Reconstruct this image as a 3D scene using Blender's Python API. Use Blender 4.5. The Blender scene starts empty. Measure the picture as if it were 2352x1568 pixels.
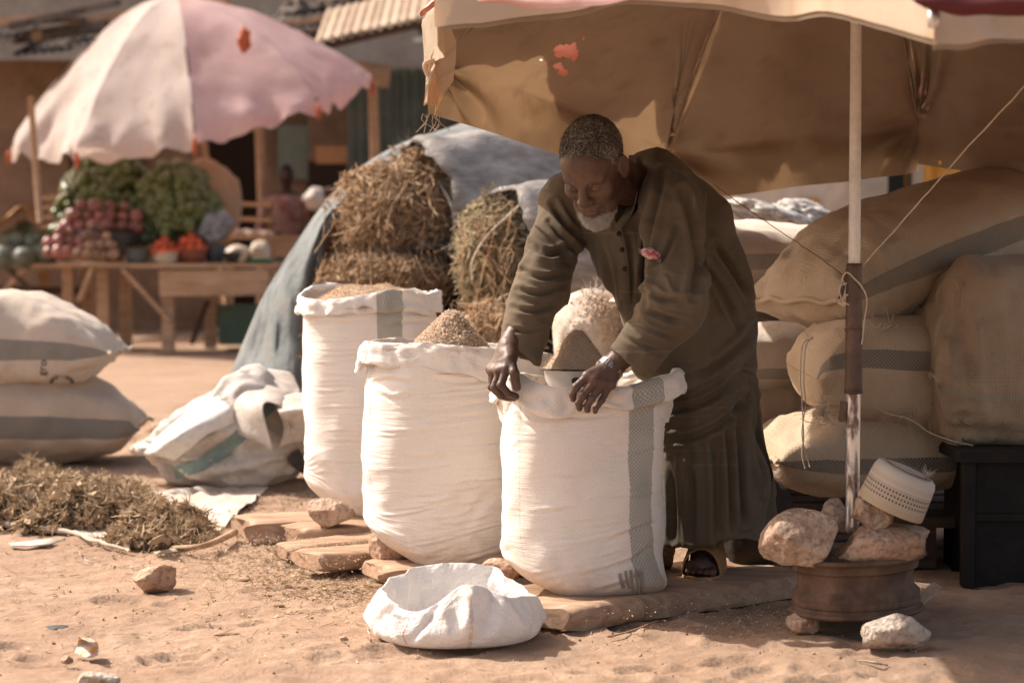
import bpy, math, random
import numpy as np
from mathutils import Vector, Matrix
try:
    import openvdb as vdb
except ImportError:
    import pyopenvdb as vdb

# ------------------------------------------------------------------ camera, sky, sun, exposure
SC = bpy.context.scene
COL = SC.collection
CAM_H, FPX, PITCH = 0.98, 4900.0, math.atan(234 / 4900.0)
cam_d = bpy.data.cameras.new('camera'); cam = bpy.data.objects.new('camera', cam_d); COL.objects.link(cam)
cam_d.sensor_width = 36.0; cam_d.lens = 36.0 * FPX / 2352.0
cam_d.clip_start = 0.1; cam_d.clip_end = 600.0
cam.location = (0, 0, CAM_H); cam.rotation_euler = (math.pi / 2 - PITCH, 0, 0)
cam_d.dof.use_dof = True; cam_d.dof.focus_distance = 5.72; cam_d.dof.aperture_fstop = 3.2
SC.camera = cam

SUN_AZ, SUN_EL = math.radians(64), math.radians(45)      # azimuth: from straight behind the scene towards the left
SUN_DIR = Vector((-math.sin(SUN_AZ) * math.cos(SUN_EL), math.cos(SUN_AZ) * math.cos(SUN_EL), math.sin(SUN_EL)))
world = bpy.data.worlds.new('World'); SC.world = world; world.use_nodes = True
wt = world.node_tree; wt.nodes.clear()
sky = wt.nodes.new('ShaderNodeTexSky'); sky.sky_type = 'NISHITA'; sky.sun_disc = False
sky.sun_elevation = SUN_EL; sky.sun_rotation = -SUN_AZ
sky.air_density = 1.0; sky.dust_density = 6.0; sky.ozone_density = 1.0; sky.altitude = 600
tint = wt.nodes.new('ShaderNodeMix'); tint.data_type = 'RGBA'; tint.blend_type = 'MULTIPLY'
tint.inputs[0].default_value = 1.0; tint.inputs[7].default_value = (1.20, 0.99, 0.80, 1)   # dusty dry-season air
bg = wt.nodes.new('ShaderNodeBackground'); bg.inputs[1].default_value = 0.14
wo = wt.nodes.new('ShaderNodeOutputWorld')
wt.links.new(sky.outputs[0], tint.inputs[6]); wt.links.new(tint.outputs[2], bg.inputs[0]); wt.links.new(bg.outputs[0], wo.inputs[0])
sun_d = bpy.data.lights.new('sun', 'SUN'); sun_d.energy = 3.6; sun_d.angle = math.radians(0.6); sun_d.color = (1.0, 0.93, 0.83)
sun = bpy.data.objects.new('sun', sun_d); COL.objects.link(sun); sun.location = (-6, 8, 8)
sun.rotation_mode = 'QUATERNION'; sun.rotation_quaternion = SUN_DIR.to_track_quat('Z', 'Y')
SC.view_settings.view_transform = 'Standard'; SC.view_settings.look = 'None'
SC.view_settings.exposure = 0.97; SC.view_settings.gamma = 1.0; SC.view_settings.use_curve_mapping = False

# ------------------------------------------------------------------ helpers
def at(u, v, Y):
    """world point seen at photo position (u, v) on a 2352 x 1568 picture, at distance Y in front of the camera"""
    x, y = (u - 1176) / FPX, -(v - 784) / FPX
    c, s = math.cos(PITCH), math.sin(PITCH)
    d = np.array([x, c + y * s, -s + y * c])
    return np.array([0, 0, CAM_H]) + d * (Y / d[1])
def gnd(u, v, z=0.0):
    d = at(u, v, 1.0) - np.array([0, 0, CAM_H])
    return np.array([0, 0, CAM_H]) + d * ((z - CAM_H) / d[2])
def proj(P):
    P = np.asarray(P, float); c, s = math.cos(PITCH), math.sin(PITCH)
    q = P - np.array([0, 0, CAM_H])
    f = q[..., 1] * c - q[..., 2] * s; up = q[..., 1] * s + q[..., 2] * c
    return 1176 + FPX * q[..., 0] / f, 784 - FPX * up / f, f
def lin(r, g, b):
    return tuple((c / 255 / 12.92 if c / 255 <= .04045 else ((c / 255 + .055) / 1.055) ** 2.4) for c in (r, g, b))

def _hash(ix, iy, iz, seed):
    n = (ix.astype(np.uint32) * np.uint32(374761393) + iy.astype(np.uint32) * np.uint32(668265263)
         + iz.astype(np.uint32) * np.uint32(2246822519) + np.uint32((seed * 3266489917) & 0xffffffff))
    n = (n ^ (n >> np.uint32(13))) * np.uint32(1274126177)
    n = (n ^ (n >> np.uint32(16))) * np.uint32(2654435761)
    return ((n ^ (n >> np.uint32(15))) & np.uint32(0xffffff)).astype(np.float32) / 8388607.5 - 1.0
def vnoise(P, scale=1.0, seed=0):
    p = np.asarray(P, np.float32) * np.asarray(scale, np.float32)
    i = np.floor(p); f = p - i; f = f * f * (3 - 2 * f); i = i.astype(np.int64)
    r = 0
    for dx in (0, 1):
        for dy in (0, 1):
            for dz in (0, 1):
                w = (f[..., 0] if dx else 1 - f[..., 0]) * (f[..., 1] if dy else 1 - f[..., 1]) * (f[..., 2] if dz else 1 - f[..., 2])
                r = r + w * _hash(i[..., 0] + dx, i[..., 1] + dy, i[..., 2] + dz, seed)
    return r
def fbm(P, scale=1.0, seed=0, octv=4, gain=.5):
    r = 0; a = 1.0; s = np.asarray(scale, np.float32)
    for k in range(octv):
        r = r + a * vnoise(P, s, seed + 17 * k); a *= gain; s = s * 2.03
    return r
def ridged(P, scale=1.0, seed=0, octv=3):
    r = 0; a = 1.0; s = np.asarray(scale, np.float32)
    for k in range(octv):
        r = r + a * (1 - 2 * np.abs(vnoise(P, s, seed + 31 * k))); a *= .5; s = s * 2.1
    return r
def sstep(a, b, x):
    t = np.clip((np.asarray(x, float) - a) / (b - a), 0, 1); return t * t * (3 - 2 * t)
def unit(v):
    v = np.asarray(v, float); return v / (np.linalg.norm(v, axis=-1, keepdims=True) + 1e-12)
def rotm(rx=0, ry=0, rz=0):
    return np.array((Matrix.Rotation(rz, 3, 'Z') @ Matrix.Rotation(ry, 3, 'Y') @ Matrix.Rotation(rx, 3, 'X')))
RNG = np.random.default_rng(7)

ORG = {}
def tag(o, label, cat=None, group=None, kind=None):
    o['label'] = label
    if cat: o['category'] = cat
    if group: o['group'] = group
    if kind: o['kind'] = kind
    return o
def thing(name, label, cat, loc, group=None):
    o = bpy.data.objects.new(name, None); o.empty_display_size = .05; COL.objects.link(o)
    o.location = loc; ORG[o.name] = np.array(loc, float)
    return tag(o, label, cat, group)
def mesh_data(name, V, F, uv=None, smooth=True, autosharp=None):
    V = np.asarray(V, np.float32).reshape(-1, 3)
    FL = [np.asarray(f, np.int32) for f in (F if isinstance(F, list) else [F]) if len(f)]
    me = bpy.data.meshes.new(name)
    me.vertices.add(len(V)); me.vertices.foreach_set('co', V.ravel())
    idx = np.concatenate([f.ravel() for f in FL]); tot = np.concatenate([np.full(len(f), f.shape[1], np.int32) for f in FL])
    st = np.concatenate([[0], np.cumsum(tot)[:-1]]).astype(np.int32)
    me.loops.add(len(idx)); me.loops.foreach_set('vertex_index', idx)
    me.polygons.add(len(tot)); me.polygons.foreach_set('loop_start', st); me.polygons.foreach_set('loop_total', tot)
    me.polygons.foreach_set('use_smooth', np.full(len(tot), bool(smooth)))
    if uv is not None:
        lay = me.uv_layers.new(name='UVMap'); uv = np.asarray(uv, np.float32)
        if len(uv) == len(V): uv = uv[idx]
        lay.data.foreach_set('uv', uv.ravel())
    me.update(calc_edges=True); me.validate()
    return me
def mk(name, V, F, mat, parent=None, smooth=True, uv=None, origin=None, sharp=None):
    V = np.asarray(V, float).reshape(-1, 3)
    if parent is not None: o0 = ORG[parent.name]
    elif origin is not None: o0 = np.asarray(origin, float)
    else: o0 = np.array([(V[:, 0].min() + V[:, 0].max()) / 2, (V[:, 1].min() + V[:, 1].max()) / 2, V[:, 2].min()])
    me = mesh_data(name, V - o0, F, uv, smooth)
    if sharp is not None: me.set_sharp_from_angle(angle=math.radians(sharp))
    o = bpy.data.objects.new(name, me); COL.objects.link(o)
    me.materials.append(mat)
    if parent is not None: o.parent = parent
    else: o.location = o0
    ORG[o.name] = o0
    return o
def clone(o, parent=None, loc=None, rot=None, scale=None):
    c = o.copy(); COL.objects.link(c); c.parent = parent
    if loc is not None: c.location = loc
    if rot is not None: c.rotation_euler = rot
    if scale is not None: c.scale = scale if np.ndim(scale) else (scale,) * 3
    ORG[c.name] = np.array(c.location)
    return c

def grid_faces(n, m, cu=False, cv=False):
    i = np.arange(n if cu else n - 1)[:, None]; j = np.arange(m if cv else m - 1)[None, :]
    i2, j2 = (i + 1) % n, (j + 1) % m
    return np.stack(np.broadcast_arrays(i * m + j, i2 * m + j, i2 * m + j2, i * m + j2), -1).reshape(-1, 4)
class MB:
    def __init__(s): s.V = []; s.F = []; s.n = 0; s.U = []
    def add(s, V, F, uv=None):
        V = np.asarray(V, float).reshape(-1, 3)
        for f in (F if isinstance(F, list) else [F]):
            if len(f): s.F.append(np.asarray(f, np.int32) + s.n)
        s.V.append(V); s.n += len(V)
        s.U.append(np.zeros((len(V), 2)) if uv is None else np.asarray(uv))
        return s
    def build(s, name, mat, parent=None, smooth=True, **k):
        return mk(name, np.concatenate(s.V), s.F, mat, parent, smooth, uv=np.concatenate(s.U), **k)
def tube(path, r, sides=8, caps=True):
    path = np.asarray(path, float); n = len(path); r = np.broadcast_to(np.asarray(r, float), (n,))
    t = np.gradient(path, axis=0); t = unit(t)
    a = np.array([0, 0, 1.0]) if abs(t[0][2]) < .9 else np.array([1.0, 0, 0])
    u = unit(np.cross(t[0], a)); R = []
    for k in range(n):
        u = unit(u - t[k] * np.dot(u, t[k])); w = np.cross(t[k], u)
        th = np.arange(sides) * 2 * math.pi / sides
        R.append(path[k] + r[k] * (np.cos(th)[:, None] * u + np.sin(th)[:, None] * w))
    V = np.concatenate(R); F = [grid_faces(n, sides, False, True)]
    if caps:
        V = np.concatenate([V, path[:1], path[-1:]]); j = np.arange(sides)
        F.append(np.stack([np.full(sides, n * sides), (j + 1) % sides, j], -1))
        F.append(np.stack([np.full(sides, n * sides + 1), (n - 1) * sides + j, (n - 1) * sides + (j + 1) % sides], -1))
    return V, F
def curve(pts, n=24):
    """Catmull-Rom through pts"""
    p = np.asarray(pts, float); p = np.concatenate([[2 * p[0] - p[1]], p, [2 * p[-1] - p[-2]]])
    out = []; m = len(p) - 3
    for s in np.linspace(0, m, n):
        k = min(int(s), m - 1); t = s - k; a, b, c, d = p[k:k + 4]
        out.append(.5 * (2 * b + (c - a) * t + (2 * a - 5 * b + 4 * c - d) * t * t + (3 * b - 3 * c + d - a) * t ** 3))
    return np.array(out)
def lathe(prof, center=(0, 0, 0), segs=32, R=None):
    prof = np.asarray(prof, float); th = np.arange(segs) * 2 * math.pi / segs
    V = np.stack([prof[:, None, 0] * np.cos(th), prof[:, None, 0] * np.sin(th), np.repeat(prof[:, None, 1], segs, 1)], -1).reshape(-1, 3)
    if R is not None: V = V @ np.asarray(R).T
    return V + np.asarray(center, float), grid_faces(len(prof), segs, False, True)[:, ::-1]
def box(c, s, R=None):
    x, y, z = np.asarray(s, float) / 2
    V = np.array([[-x, -y, -z], [x, -y, -z], [x, y, -z], [-x, y, -z], [-x, -y, z], [x, -y, z], [x, y, z], [-x, y, z]])
    if R is not None: V = V @ np.asarray(R).T
    F = np.array([[0, 3, 2, 1], [4, 5, 6, 7], [0, 1, 5, 4], [1, 2, 6, 5], [2, 3, 7, 6], [3, 0, 4, 7]])
    return V + np.asarray(c, float), F
def beam(a, b, w, h, up=(0, 0, 1)):
    a, b = np.asarray(a, float), np.asarray(b, float); d = b - a; L = np.linalg.norm(d); x = d / L
    up = np.asarray(up, float)
    if abs(np.dot(up, x)) > .95: up = np.array([0, 1.0, 0])
    y = unit(np.cross(up, x)); z = np.cross(x, y)
    return box((a + b) / 2, (L, w, h), np.stack([x, y, z], 1))
def ico(sub):
    t = (1 + 5 ** .5) / 2
    V = [(-1, t, 0), (1, t, 0), (-1, -t, 0), (1, -t, 0), (0, -1, t), (0, 1, t), (0, -1, -t), (0, 1, -t), (t, 0, -1), (t, 0, 1), (-t, 0, -1), (-t, 0, 1)]
    F = [(0, 11, 5), (0, 5, 1), (0, 1, 7), (0, 7, 10), (0, 10, 11), (1, 5, 9), (5, 11, 4), (11, 10, 2), (10, 7, 6), (7, 1, 8), (3, 9, 4), (3, 4, 2), (3, 2, 6), (3, 6, 8), (3, 8, 9), (4, 9, 5), (2, 4, 11), (6, 2, 10), (8, 6, 7), (9, 8, 1)]
    V = [tuple(unit(v)) for v in V]
    for _ in range(sub):
        c = {}; F2 = []
        def mid(a, b):
            k = (min(a, b), max(a, b))
            if k not in c:
                c[k] = len(V); V.append(tuple(unit((np.array(V[a]) + np.array(V[b])) / 2)))
            return c[k]
        for a, b, d in F:
            ab, bd, da = mid(a, b), mid(b, d), mid(d, a); F2 += [(a, ab, da), (b, bd, ab), (d, da, bd), (ab, bd, da)]
        F = F2
    return np.array(V), np.array(F)
ICO = {k: ico(k) for k in (1, 2, 3, 4)}
def stems(P, D, L, r, bend=.3, seg=2, sides=3, taper=.6):
    """many thin curved stalks as one mesh: roots P, unit directions D, lengths L, radii r"""
    P = np.asarray(P, float); n = len(P); D = unit(D); L = np.broadcast_to(L, (n,)); r = np.broadcast_to(r, (n,))
    a = unit(np.cross(D, RNG.normal(size=(n, 3)))); b = np.cross(D, a)
    V = []
    for k in range(seg + 1):
        t = k / seg
        c = P + D * (L * t)[:, None] + a * (L * np.broadcast_to(bend, (n,)) * t * t)[:, None]
        rr = r * (1 - (1 - taper) * t)
        for j in range(sides):
            th = 2 * math.pi * j / sides
            V.append(c + (a * math.cos(th) + b * math.sin(th)) * rr[:, None])
    V = np.stack(V, 1); m = (seg + 1) * sides
    f = grid_faces(seg + 1, sides, False, True)
    F = (np.arange(n)[:, None, None] * m + f[None]).reshape(-1, 4)
    return V.reshape(-1, 3), F
def flakes(P, N, size, aspect=.5, curl=.2):
    """many small bent leaf or chaff faces as one mesh"""
    P = np.asarray(P, float); n = len(P); N = unit(N); size = np.broadcast_to(size, (n,))[:, None]
    a = unit(np.cross(N, RNG.normal(size=(n, 3)))); b = np.cross(N, a) * aspect
    c = curl * RNG.uniform(-1, 1, (n, 1))
    V = np.stack([P - a * size / 2, P + b * size / 2 + N * size * c * .3, P + a * size / 2 + N * size * c, P - b * size / 2 + N * size * c * .3], 1)
    return V.reshape(-1, 3), np.arange(4 * n).reshape(-1, 4)

def creased(V, N, lines, soft=1.0):
    """displace along N by drawn creases: (photo polyline, width, depth), a valley with a soft ridge beside it"""
    u_, v_, f_ = proj(V); face = sstep(-.1, .3, (N * unit(np.array([0, 0, CAM_H]) - V)).sum(-1)); d_ = np.zeros(len(V))
    for pts, w, dp in lines:
        c = curve(np.array([(a, b, 0) for a, b in pts], float), 30)[:, :2]; m = (u_ > c[:, 0].min() - 4 * w) & (u_ < c[:, 0].max() + 4 * w) & (v_ > c[:, 1].min() - 4 * w) & (v_ < c[:, 1].max() + 4 * w)
        if not m.any(): continue
        du, dv = u_[m][:, None] - c[None, :, 0], v_[m][:, None] - c[None, :, 1]; dd = np.hypot(du, dv); k = dd.argmin(1); dist = dd.min(1); t = k / 29; sgn = np.sign(np.take_along_axis(dv, k[:, None], 1)[:, 0])
        d_[m] += dp * np.sin(math.pi * np.clip(t, .02, .98)) ** .7 * (-np.exp(-(dist / w) ** 2) + .8 * np.exp(-((dist * sgn + 1.9 * w) / (w * 1.2)) ** 2))
    return V + N * (d_ * face)[:, None]
# ---- signed-distance modelling (one continuous skin per body or garment)
class SDF:
    def __init__(s, lo, hi, vox):
        s.lo = np.array(lo, float); s.vox = vox; n = np.ceil((np.array(hi) - s.lo) / vox).astype(int) + 1
        ax = [(s.lo[k] + vox * np.arange(n[k])).astype(np.float32) for k in range(3)]
        s.X, s.Y, s.Z = np.meshgrid(*ax, indexing='ij', sparse=True); s.n = tuple(n)
        s.d = np.full(s.n, 1.0, np.float32)
    def P(s): return np.stack(np.broadcast_arrays(s.X, s.Y, s.Z), -1)
    def cone(s, a, b, ra, rb, sq=None):
        a, b = np.asarray(a, float), np.asarray(b, float); d = b - a; L2 = max(float(d @ d), 1e-9)
        t = np.clip(((s.X - a[0]) * d[0] + (s.Y - a[1]) * d[1] + (s.Z - a[2]) * d[2]) / L2, 0, 1)
        return np.sqrt((s.X - a[0] - t * d[0]) ** 2 + (s.Y - a[1] - t * d[1]) ** 2 + (s.Z - a[2] - t * d[2]) ** 2) - (ra + (rb - ra) * t)
    def ell(s, c, r, R=None):
        x, y, z = s.X - c[0], s.Y - c[1], s.Z - c[2]
        if R is not None:
            R = np.asarray(R); x, y, z = (x * R[0, k] + y * R[1, k] + z * R[2, k] for k in range(3))
        k0 = np.sqrt((x / r[0]) ** 2 + (y / r[1]) ** 2 + (z / r[2]) ** 2)
        return (k0 - 1) * min(r)
    def add(s, e, k=.0):
        if k <= 0: s.d[...] = np.minimum(s.d, e)
        else:
            h = np.clip(.5 + .5 * (e - s.d) / k, 0, 1); s.d[...] = e * (1 - h) + s.d * h - k * h * (1 - h)
        return s
    def sub(s, e, k=.0):
        if k <= 0: s.d[...] = np.maximum(s.d, -e)
        else:
            h = np.clip(.5 - .5 * (s.d + e) / k, 0, 1); s.d[...] = s.d * (1 - h) - e * h + k * h * (1 - h)
        return s
    def win(s, pts, pad):
        """a window on the same field, so that a small primitive is only evaluated near itself"""
        pts = np.asarray(pts, float).reshape(-1, 3); i0 = np.clip(((pts.min(0) - pad - s.lo) / s.vox).astype(int), 0, None); i1 = np.minimum(((pts.max(0) + pad - s.lo) / s.vox).astype(int) + 2, s.n)
        w = SDF.__new__(SDF); w.lo, w.vox = s.lo, s.vox; w.X, w.Y, w.Z = s.X[i0[0]:i1[0]], s.Y[:, i0[1]:i1[1]], s.Z[:, :, i0[2]:i1[2]]
        w.d = s.d[i0[0]:i1[0], i0[1]:i1[1], i0[2]:i1[2]]; w.n = w.d.shape; return w
    def frame(s, R, c):
        R = np.asarray(R, np.float32); x, y, z = s.X - np.float32(c[0]), s.Y - np.float32(c[1]), s.Z - np.float32(c[2]); s.X, s.Y, s.Z = (x * R[0, k] + y * R[1, k] + z * R[2, k] for k in range(3)); return s
    def addcone(s, a, b, ra, rb, k=0.0):
        w = s.win([a, b], max(ra, rb) + k + 6 * s.vox); w.add(w.cone(a, b, ra, rb), k)
    def plane(s, p, nrm): return (s.X - p[0]) * nrm[0] + (s.Y - p[1]) * nrm[1] + (s.Z - p[2]) * nrm[2]
    def mesh(s):
        g = vdb.FloatGrid(4.0 * s.vox)
        g.copyFromArray(np.clip(np.ascontiguousarray(s.d, np.float32), -4 * s.vox, 4 * s.vox))
        pts, q = g.convertToQuads(0.0)
        return np.asarray(pts, float) * s.vox + s.lo, np.asarray(q, np.int32)
def vnormals(V, F):
    n = np.zeros_like(V)
    fn = np.cross(V[F[:, 2]] - V[F[:, 0]], V[F[:, 3 if F.shape[1] > 3 else 1]] - V[F[:, 1]]) if F.shape[1] > 3 else np.cross(V[F[:, 1]] - V[F[:, 0]], V[F[:, 2]] - V[F[:, 0]])
    for k in range(F.shape[1]): np.add.at(n, F[:, k], fn)
    return unit(n)
def relax(V, F, it=2, w=.5):
    V = V.copy(); e = np.concatenate([F[:, [k, (k + 1) % F.shape[1]]] for k in range(F.shape[1])])
    e = np.concatenate([e, e[:, ::-1]]); cnt = np.bincount(e[:, 0], minlength=len(V))[:, None]
    for _ in range(it):
        s = np.stack([np.bincount(e[:, 0], V[e[:, 1], k], minlength=len(V)) for k in range(3)], 1)
        V += w * (s / np.maximum(cnt, 1) - V)
    return V
def surf_at(V, u, v, rad=6.0):
    """the front-most vertex of a mesh seen near photo position (u, v)"""
    pu, pv, f = proj(V); d = np.hypot(pu - u, pv - v); r = rad
    while not (d < r).any(): r *= 1.5
    k = np.where(d < r)[0]; return k[np.argmin(f[k] + d[k] * .0004)]
# ------------------------------------------------------------------ materials
class G:
    def __init__(s, name):
        s.m = bpy.data.materials.new(name); s.m.use_nodes = True; s.t = s.m.node_tree; s.t.nodes.clear()
        s.out = s.t.nodes.new('ShaderNodeOutputMaterial')
    def put(s, sock, v):
        if isinstance(v, bpy.types.NodeSocket): s.t.links.new(v, sock)
        elif hasattr(sock.default_value, '__len__') and not np.ndim(v): sock.default_value = (v,) * len(sock.default_value)
        elif hasattr(sock.default_value, '__len__'):
            v = tuple(v); n = len(sock.default_value); sock.default_value = v + (1.0,) * (n - len(v)) if len(v) < n else v[:n]
        else: sock.default_value = v
    def n(s, typ, ins=None, out=0, **props):
        nd = s.t.nodes.new('ShaderNode' + typ)
        for k, v in props.items(): setattr(nd, k, v)
        for k, v in (ins or {}).items(): s.put(nd.inputs[k], v)
        return nd.outputs[out]
    def coord(s, which='Object'): return s.n('TexCoord', out=['Generated', 'Normal', 'UV', 'Object'].index(which))
    def mapv(s, vec, scale=(1, 1, 1), rot=(0, 0, 0)):
        return s.n('Mapping', {'Vector': vec, 'Scale': scale, 'Rotation': rot})
    def noise(s, vec, scale, detail=4, rough=.55, dist=0.0):
        return s.n('TexNoise', {'Vector': vec, 'Scale': scale, 'Detail': detail, 'Roughness': rough, 'Distortion': dist})
    def vor(s, vec, scale, feat='F1', out=0):
        return s.n('TexVoronoi', {'Vector': vec, 'Scale': scale}, out=out, feature=feat)
    def math(s, op, a, b=0.0, c=None):
        i = {0: a, 1: b}
        if c is not None: i[2] = c
        return s.n('Math', i, operation=op)
    def mix(s, f, a, b, mode='MIX'):
        return s.n('Mix', {0: f, 6: a, 7: b}, out=2, data_type='RGBA', blend_type=mode)
    def ramp(s, f, stops):
        nd = s.t.nodes.new('ShaderNodeValToRGB'); s.put(nd.inputs[0], f); cr = nd.color_ramp
        while len(cr.elements) < len(stops): cr.elements.new(.5)
        for e, (p, c) in zip(cr.elements, stops): e.position = p; e.color = tuple(c) + (1,) if len(c) == 3 else c
        return nd.outputs[0]
    def sep(s, vec):
        nd = s.t.nodes.new('ShaderNodeSeparateXYZ'); s.put(nd.inputs[0], vec); return nd.outputs
    def bump(s, h, strength=.3, dist=.01, normal=None):
        i = {'Height': h, 'Strength': strength, 'Distance': dist}
        if normal is not None: i['Normal'] = normal
        return s.n('Bump', i)
    def bsdf(s, col, rough=.8, normal=None, spec=.3, metal=0.0, sheen=0.0, sss=0.0, transl=0.0, tcol=None):
        i = {'Base Color': col, 'Roughness': rough, 'Specular IOR Level': spec, 'Metallic': metal}
        if sheen: i['Sheen Weight'] = sheen
        if sss: i['Subsurface Weight'] = sss; i['Subsurface Radius'] = (.01, .004, .002); i['Subsurface Scale'] = .5
        if normal is not None: i['Normal'] = normal
        b = s.n('BsdfPrincipled', i)
        if transl:
            tr = s.n('BsdfTranslucent', {'Color': tcol if tcol is not None else col})
            b = s.n('MixShader', {0: transl, 1: b, 2: tr})
        s.t.links.new(b, s.out.inputs[0]); return s.m
def mottled(name, cols, nscale=6, rough=.85, bump=.25, bscale=60, bdist=.004, spec=.25, transl=0.0, detail=6, metal=0.0, tcol=None, stretch=(1, 1, 1), lo=.3, hi=.7):
    g = G(name); c = g.mapv(g.coord(), stretch)
    n1 = g.noise(c, nscale, detail, .6); k = len(cols)
    col = g.ramp(n1, [(lo + (hi - lo) * i / max(k - 1, 1), cols[i]) for i in range(k)])
    fine = g.noise(c, bscale, 3, .6)
    col = g.mix(.35, col, g.ramp(fine, [(.3, (.55, .55, .55)), (.7, (1, 1, 1))]), 'MULTIPLY')
    nb = g.bump(g.math('ADD', fine, g.math('MULTIPLY', n1, .6)), bump, bdist)
    return g.bsdf(col, rough, nb, spec, metal, transl=transl, tcol=tcol)
def sackcloth(name, base, base2, dirt=(.30, .20, .12), stripes=(), axis=1, lines=(), wr=.5, wr_scale=(1.5, 22, 1), wr_rot=0.0, weave=.0035, dirt_amt=.4, rough=.8, transl=0.0, spots=0.0, wdist=.006, wvb=.4, base_dirt=0.0, stripe_col=lin(120, 122, 108)):
    """woven sack: UV in metres (u round or along, v up or across); stripes are (centre, width) on that axis"""
    g = G(name); uv = g.coord('UV'); xyz = g.sep(uv); oc = g.coord()
    big = g.noise(oc, 3.5, 5, .6); mid = g.noise(oc, 14, 5, .65)
    col = g.mix(g.ramp(big, [(.35, (0, 0, 0)), (.68, (1, 1, 1))]), base, base2)
    wob = g.math('MULTIPLY', g.math('SUBTRACT', g.noise(uv, 9, 2), .5), .012)
    cc = g.math('ADD', xyz[axis], wob)
    chk = g.n('TexChecker', {'Vector': uv, 'Scale': 1 / weave, 'Color1': (1, 1, 1), 'Color2': (0, 0, 0)}, out=1)
    wx = g.math('SINE', g.math('MULTIPLY', xyz[0], 2 * math.pi / (weave * 1.3))); wy = g.math('SINE', g.math('MULTIPLY', xyz[1], 2 * math.pi / (weave * 1.1)))
    fr = g.noise(uv, 130, 2)
    for st in stripes:
        ce, wi = st[:2]; sc = st[2] if len(st) > 2 else stripe_col
        m = g.math('LESS_THAN', g.math('ABSOLUTE', g.math('SUBTRACT', cc, ce)), wi / 2)
        edge = g.math('MULTIPLY', m, g.math('SUBTRACT', 1.0, g.math('MULTIPLY', chk, .38)))
        edge = g.math('MULTIPLY', edge, g.ramp(g.noise(oc, 7, 4), [(.25, (.72,) * 3), (.6, (1,) * 3)]))
        col = g.mix(edge, col, sc)
    for ce, wi, lc in lines:
        m = g.math('LESS_THAN', g.math('ABSOLUTE', g.math('SUBTRACT', cc, ce)), wi / 2)
        m = g.math('MULTIPLY', m, g.math('GREATER_THAN', g.noise(uv, 90, 1), .43)); col = g.mix(g.math('MULTIPLY', m, .75), col, lc)
    dm = g.ramp(mid, [(.5, (0, 0, 0)), (.8, (1, 1, 1))])
    col = g.mix(g.math('MULTIPLY', dm, dirt_amt), col, dirt)
    if base_dirt:
        bd_ = g.ramp(g.math('ADD', xyz[1], g.math('MULTIPLY', g.math('SUBTRACT', g.noise(uv, 12, 5, .7), .5), .22)), [(.0, (1,) * 3), (.11, (0,) * 3)]); col = g.mix(g.math('MULTIPLY', bd_, base_dirt), col, (.42, .30, .21))
    if spots: 
        sp = g.ramp(g.noise(uv, 36, 2), [(.73, (0,) * 3), (.77, (1,) * 3)]); col = g.mix(g.math('MULTIPLY', sp, spots), col, (.16, .12, .09))
    wv = g.mapv(uv, wr_scale, (0, 0, wr_rot))
    wrk = g.noise(wv, 4.0, 4, .55, 2.6)
    h = g.math('ADD', g.math('MULTIPLY', wrk, 1.0), g.math('MULTIPLY', g.noise(wv, 9.0, 2), .4))
    nb = g.bump(h, wr, wdist)
    wh = g.math('ADD', g.math('ADD', wx, wy), g.math('MULTIPLY', fr, 3.0))
    nb = g.bump(wh, wvb, .001, nb); fz = g.noise(uv, 260, 3, .7); col = g.mix(.55, col, g.ramp(fz, [(.3, (.78,) * 3), (.52, (1.0,) * 3), (.75, (1.2,) * 3)]), 'MULTIPLY')
    return g.bsdf(col, rough, nb, .2, sheen=.15, transl=transl)
def woodmat(name, c1, c2, c3, scale=1.0, rough=.85, axis='X', bump=.5):
    g = G(name); oc = g.coord()
    st = {'X': (3, 40, 40), 'Y': (40, 3, 40), 'Z': (40, 40, 3)}[axis]
    gr = g.noise(g.mapv(oc, tuple(x * scale for x in st)), 1.0, 6, .65, .6); big = g.noise(oc, 4, 4)
    col = g.ramp(gr, [(.3, c1), (.5, c2), (.72, c3)])
    col = g.mix(g.ramp(big, [(.35, (0,) * 3), (.75, (.6,) * 3)]), col, tuple(x * .7 for x in c2))
    return g.bsdf(col, rough, g.bump(g.math('ADD', gr, g.math('MULTIPLY', g.noise(oc, 90, 3), .35)), bump, .004), .2)

def ground_mat():
    g = G('dry_red_earth'); oc = g.coord()
    a = g.noise(oc, 1.9, 8, .68); b = g.noise(oc, 17, 6, .65); c = g.noise(oc, 130, 4, .7)
    col = g.ramp(a, [(.3, (.26, .173, .12)), (.52, (.335, .235, .168)), (.72, (.40, .292, .218))])
    col = g.mix(g.ramp(b, [(.35, (.55,) * 3), (.62, (0,) * 3)]), col, (.25, .155, .105))
    col = g.mix(g.ramp(c, [(.60, (0,) * 3), (.72, (.55,) * 3)]), col, (.48, .37, .28))
    col = g.mix(g.ramp(g.noise(oc, 70, 3, .6), [(.66, (0,) * 3), (.72, (.7,) * 3)]), col, (.22, .13, .09))
    v = g.vor(oc, 55)
    h = g.math('ADD', g.math('ADD', g.math('MULTIPLY', b, 1.2), g.math('MULTIPLY', c, .35)), g.math('MULTIPLY', g.math('SUBTRACT', .5, v), .25))
    nb = g.bump(h, .55, .012)
    return g.bsdf(col, .95, nb, .1)
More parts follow.
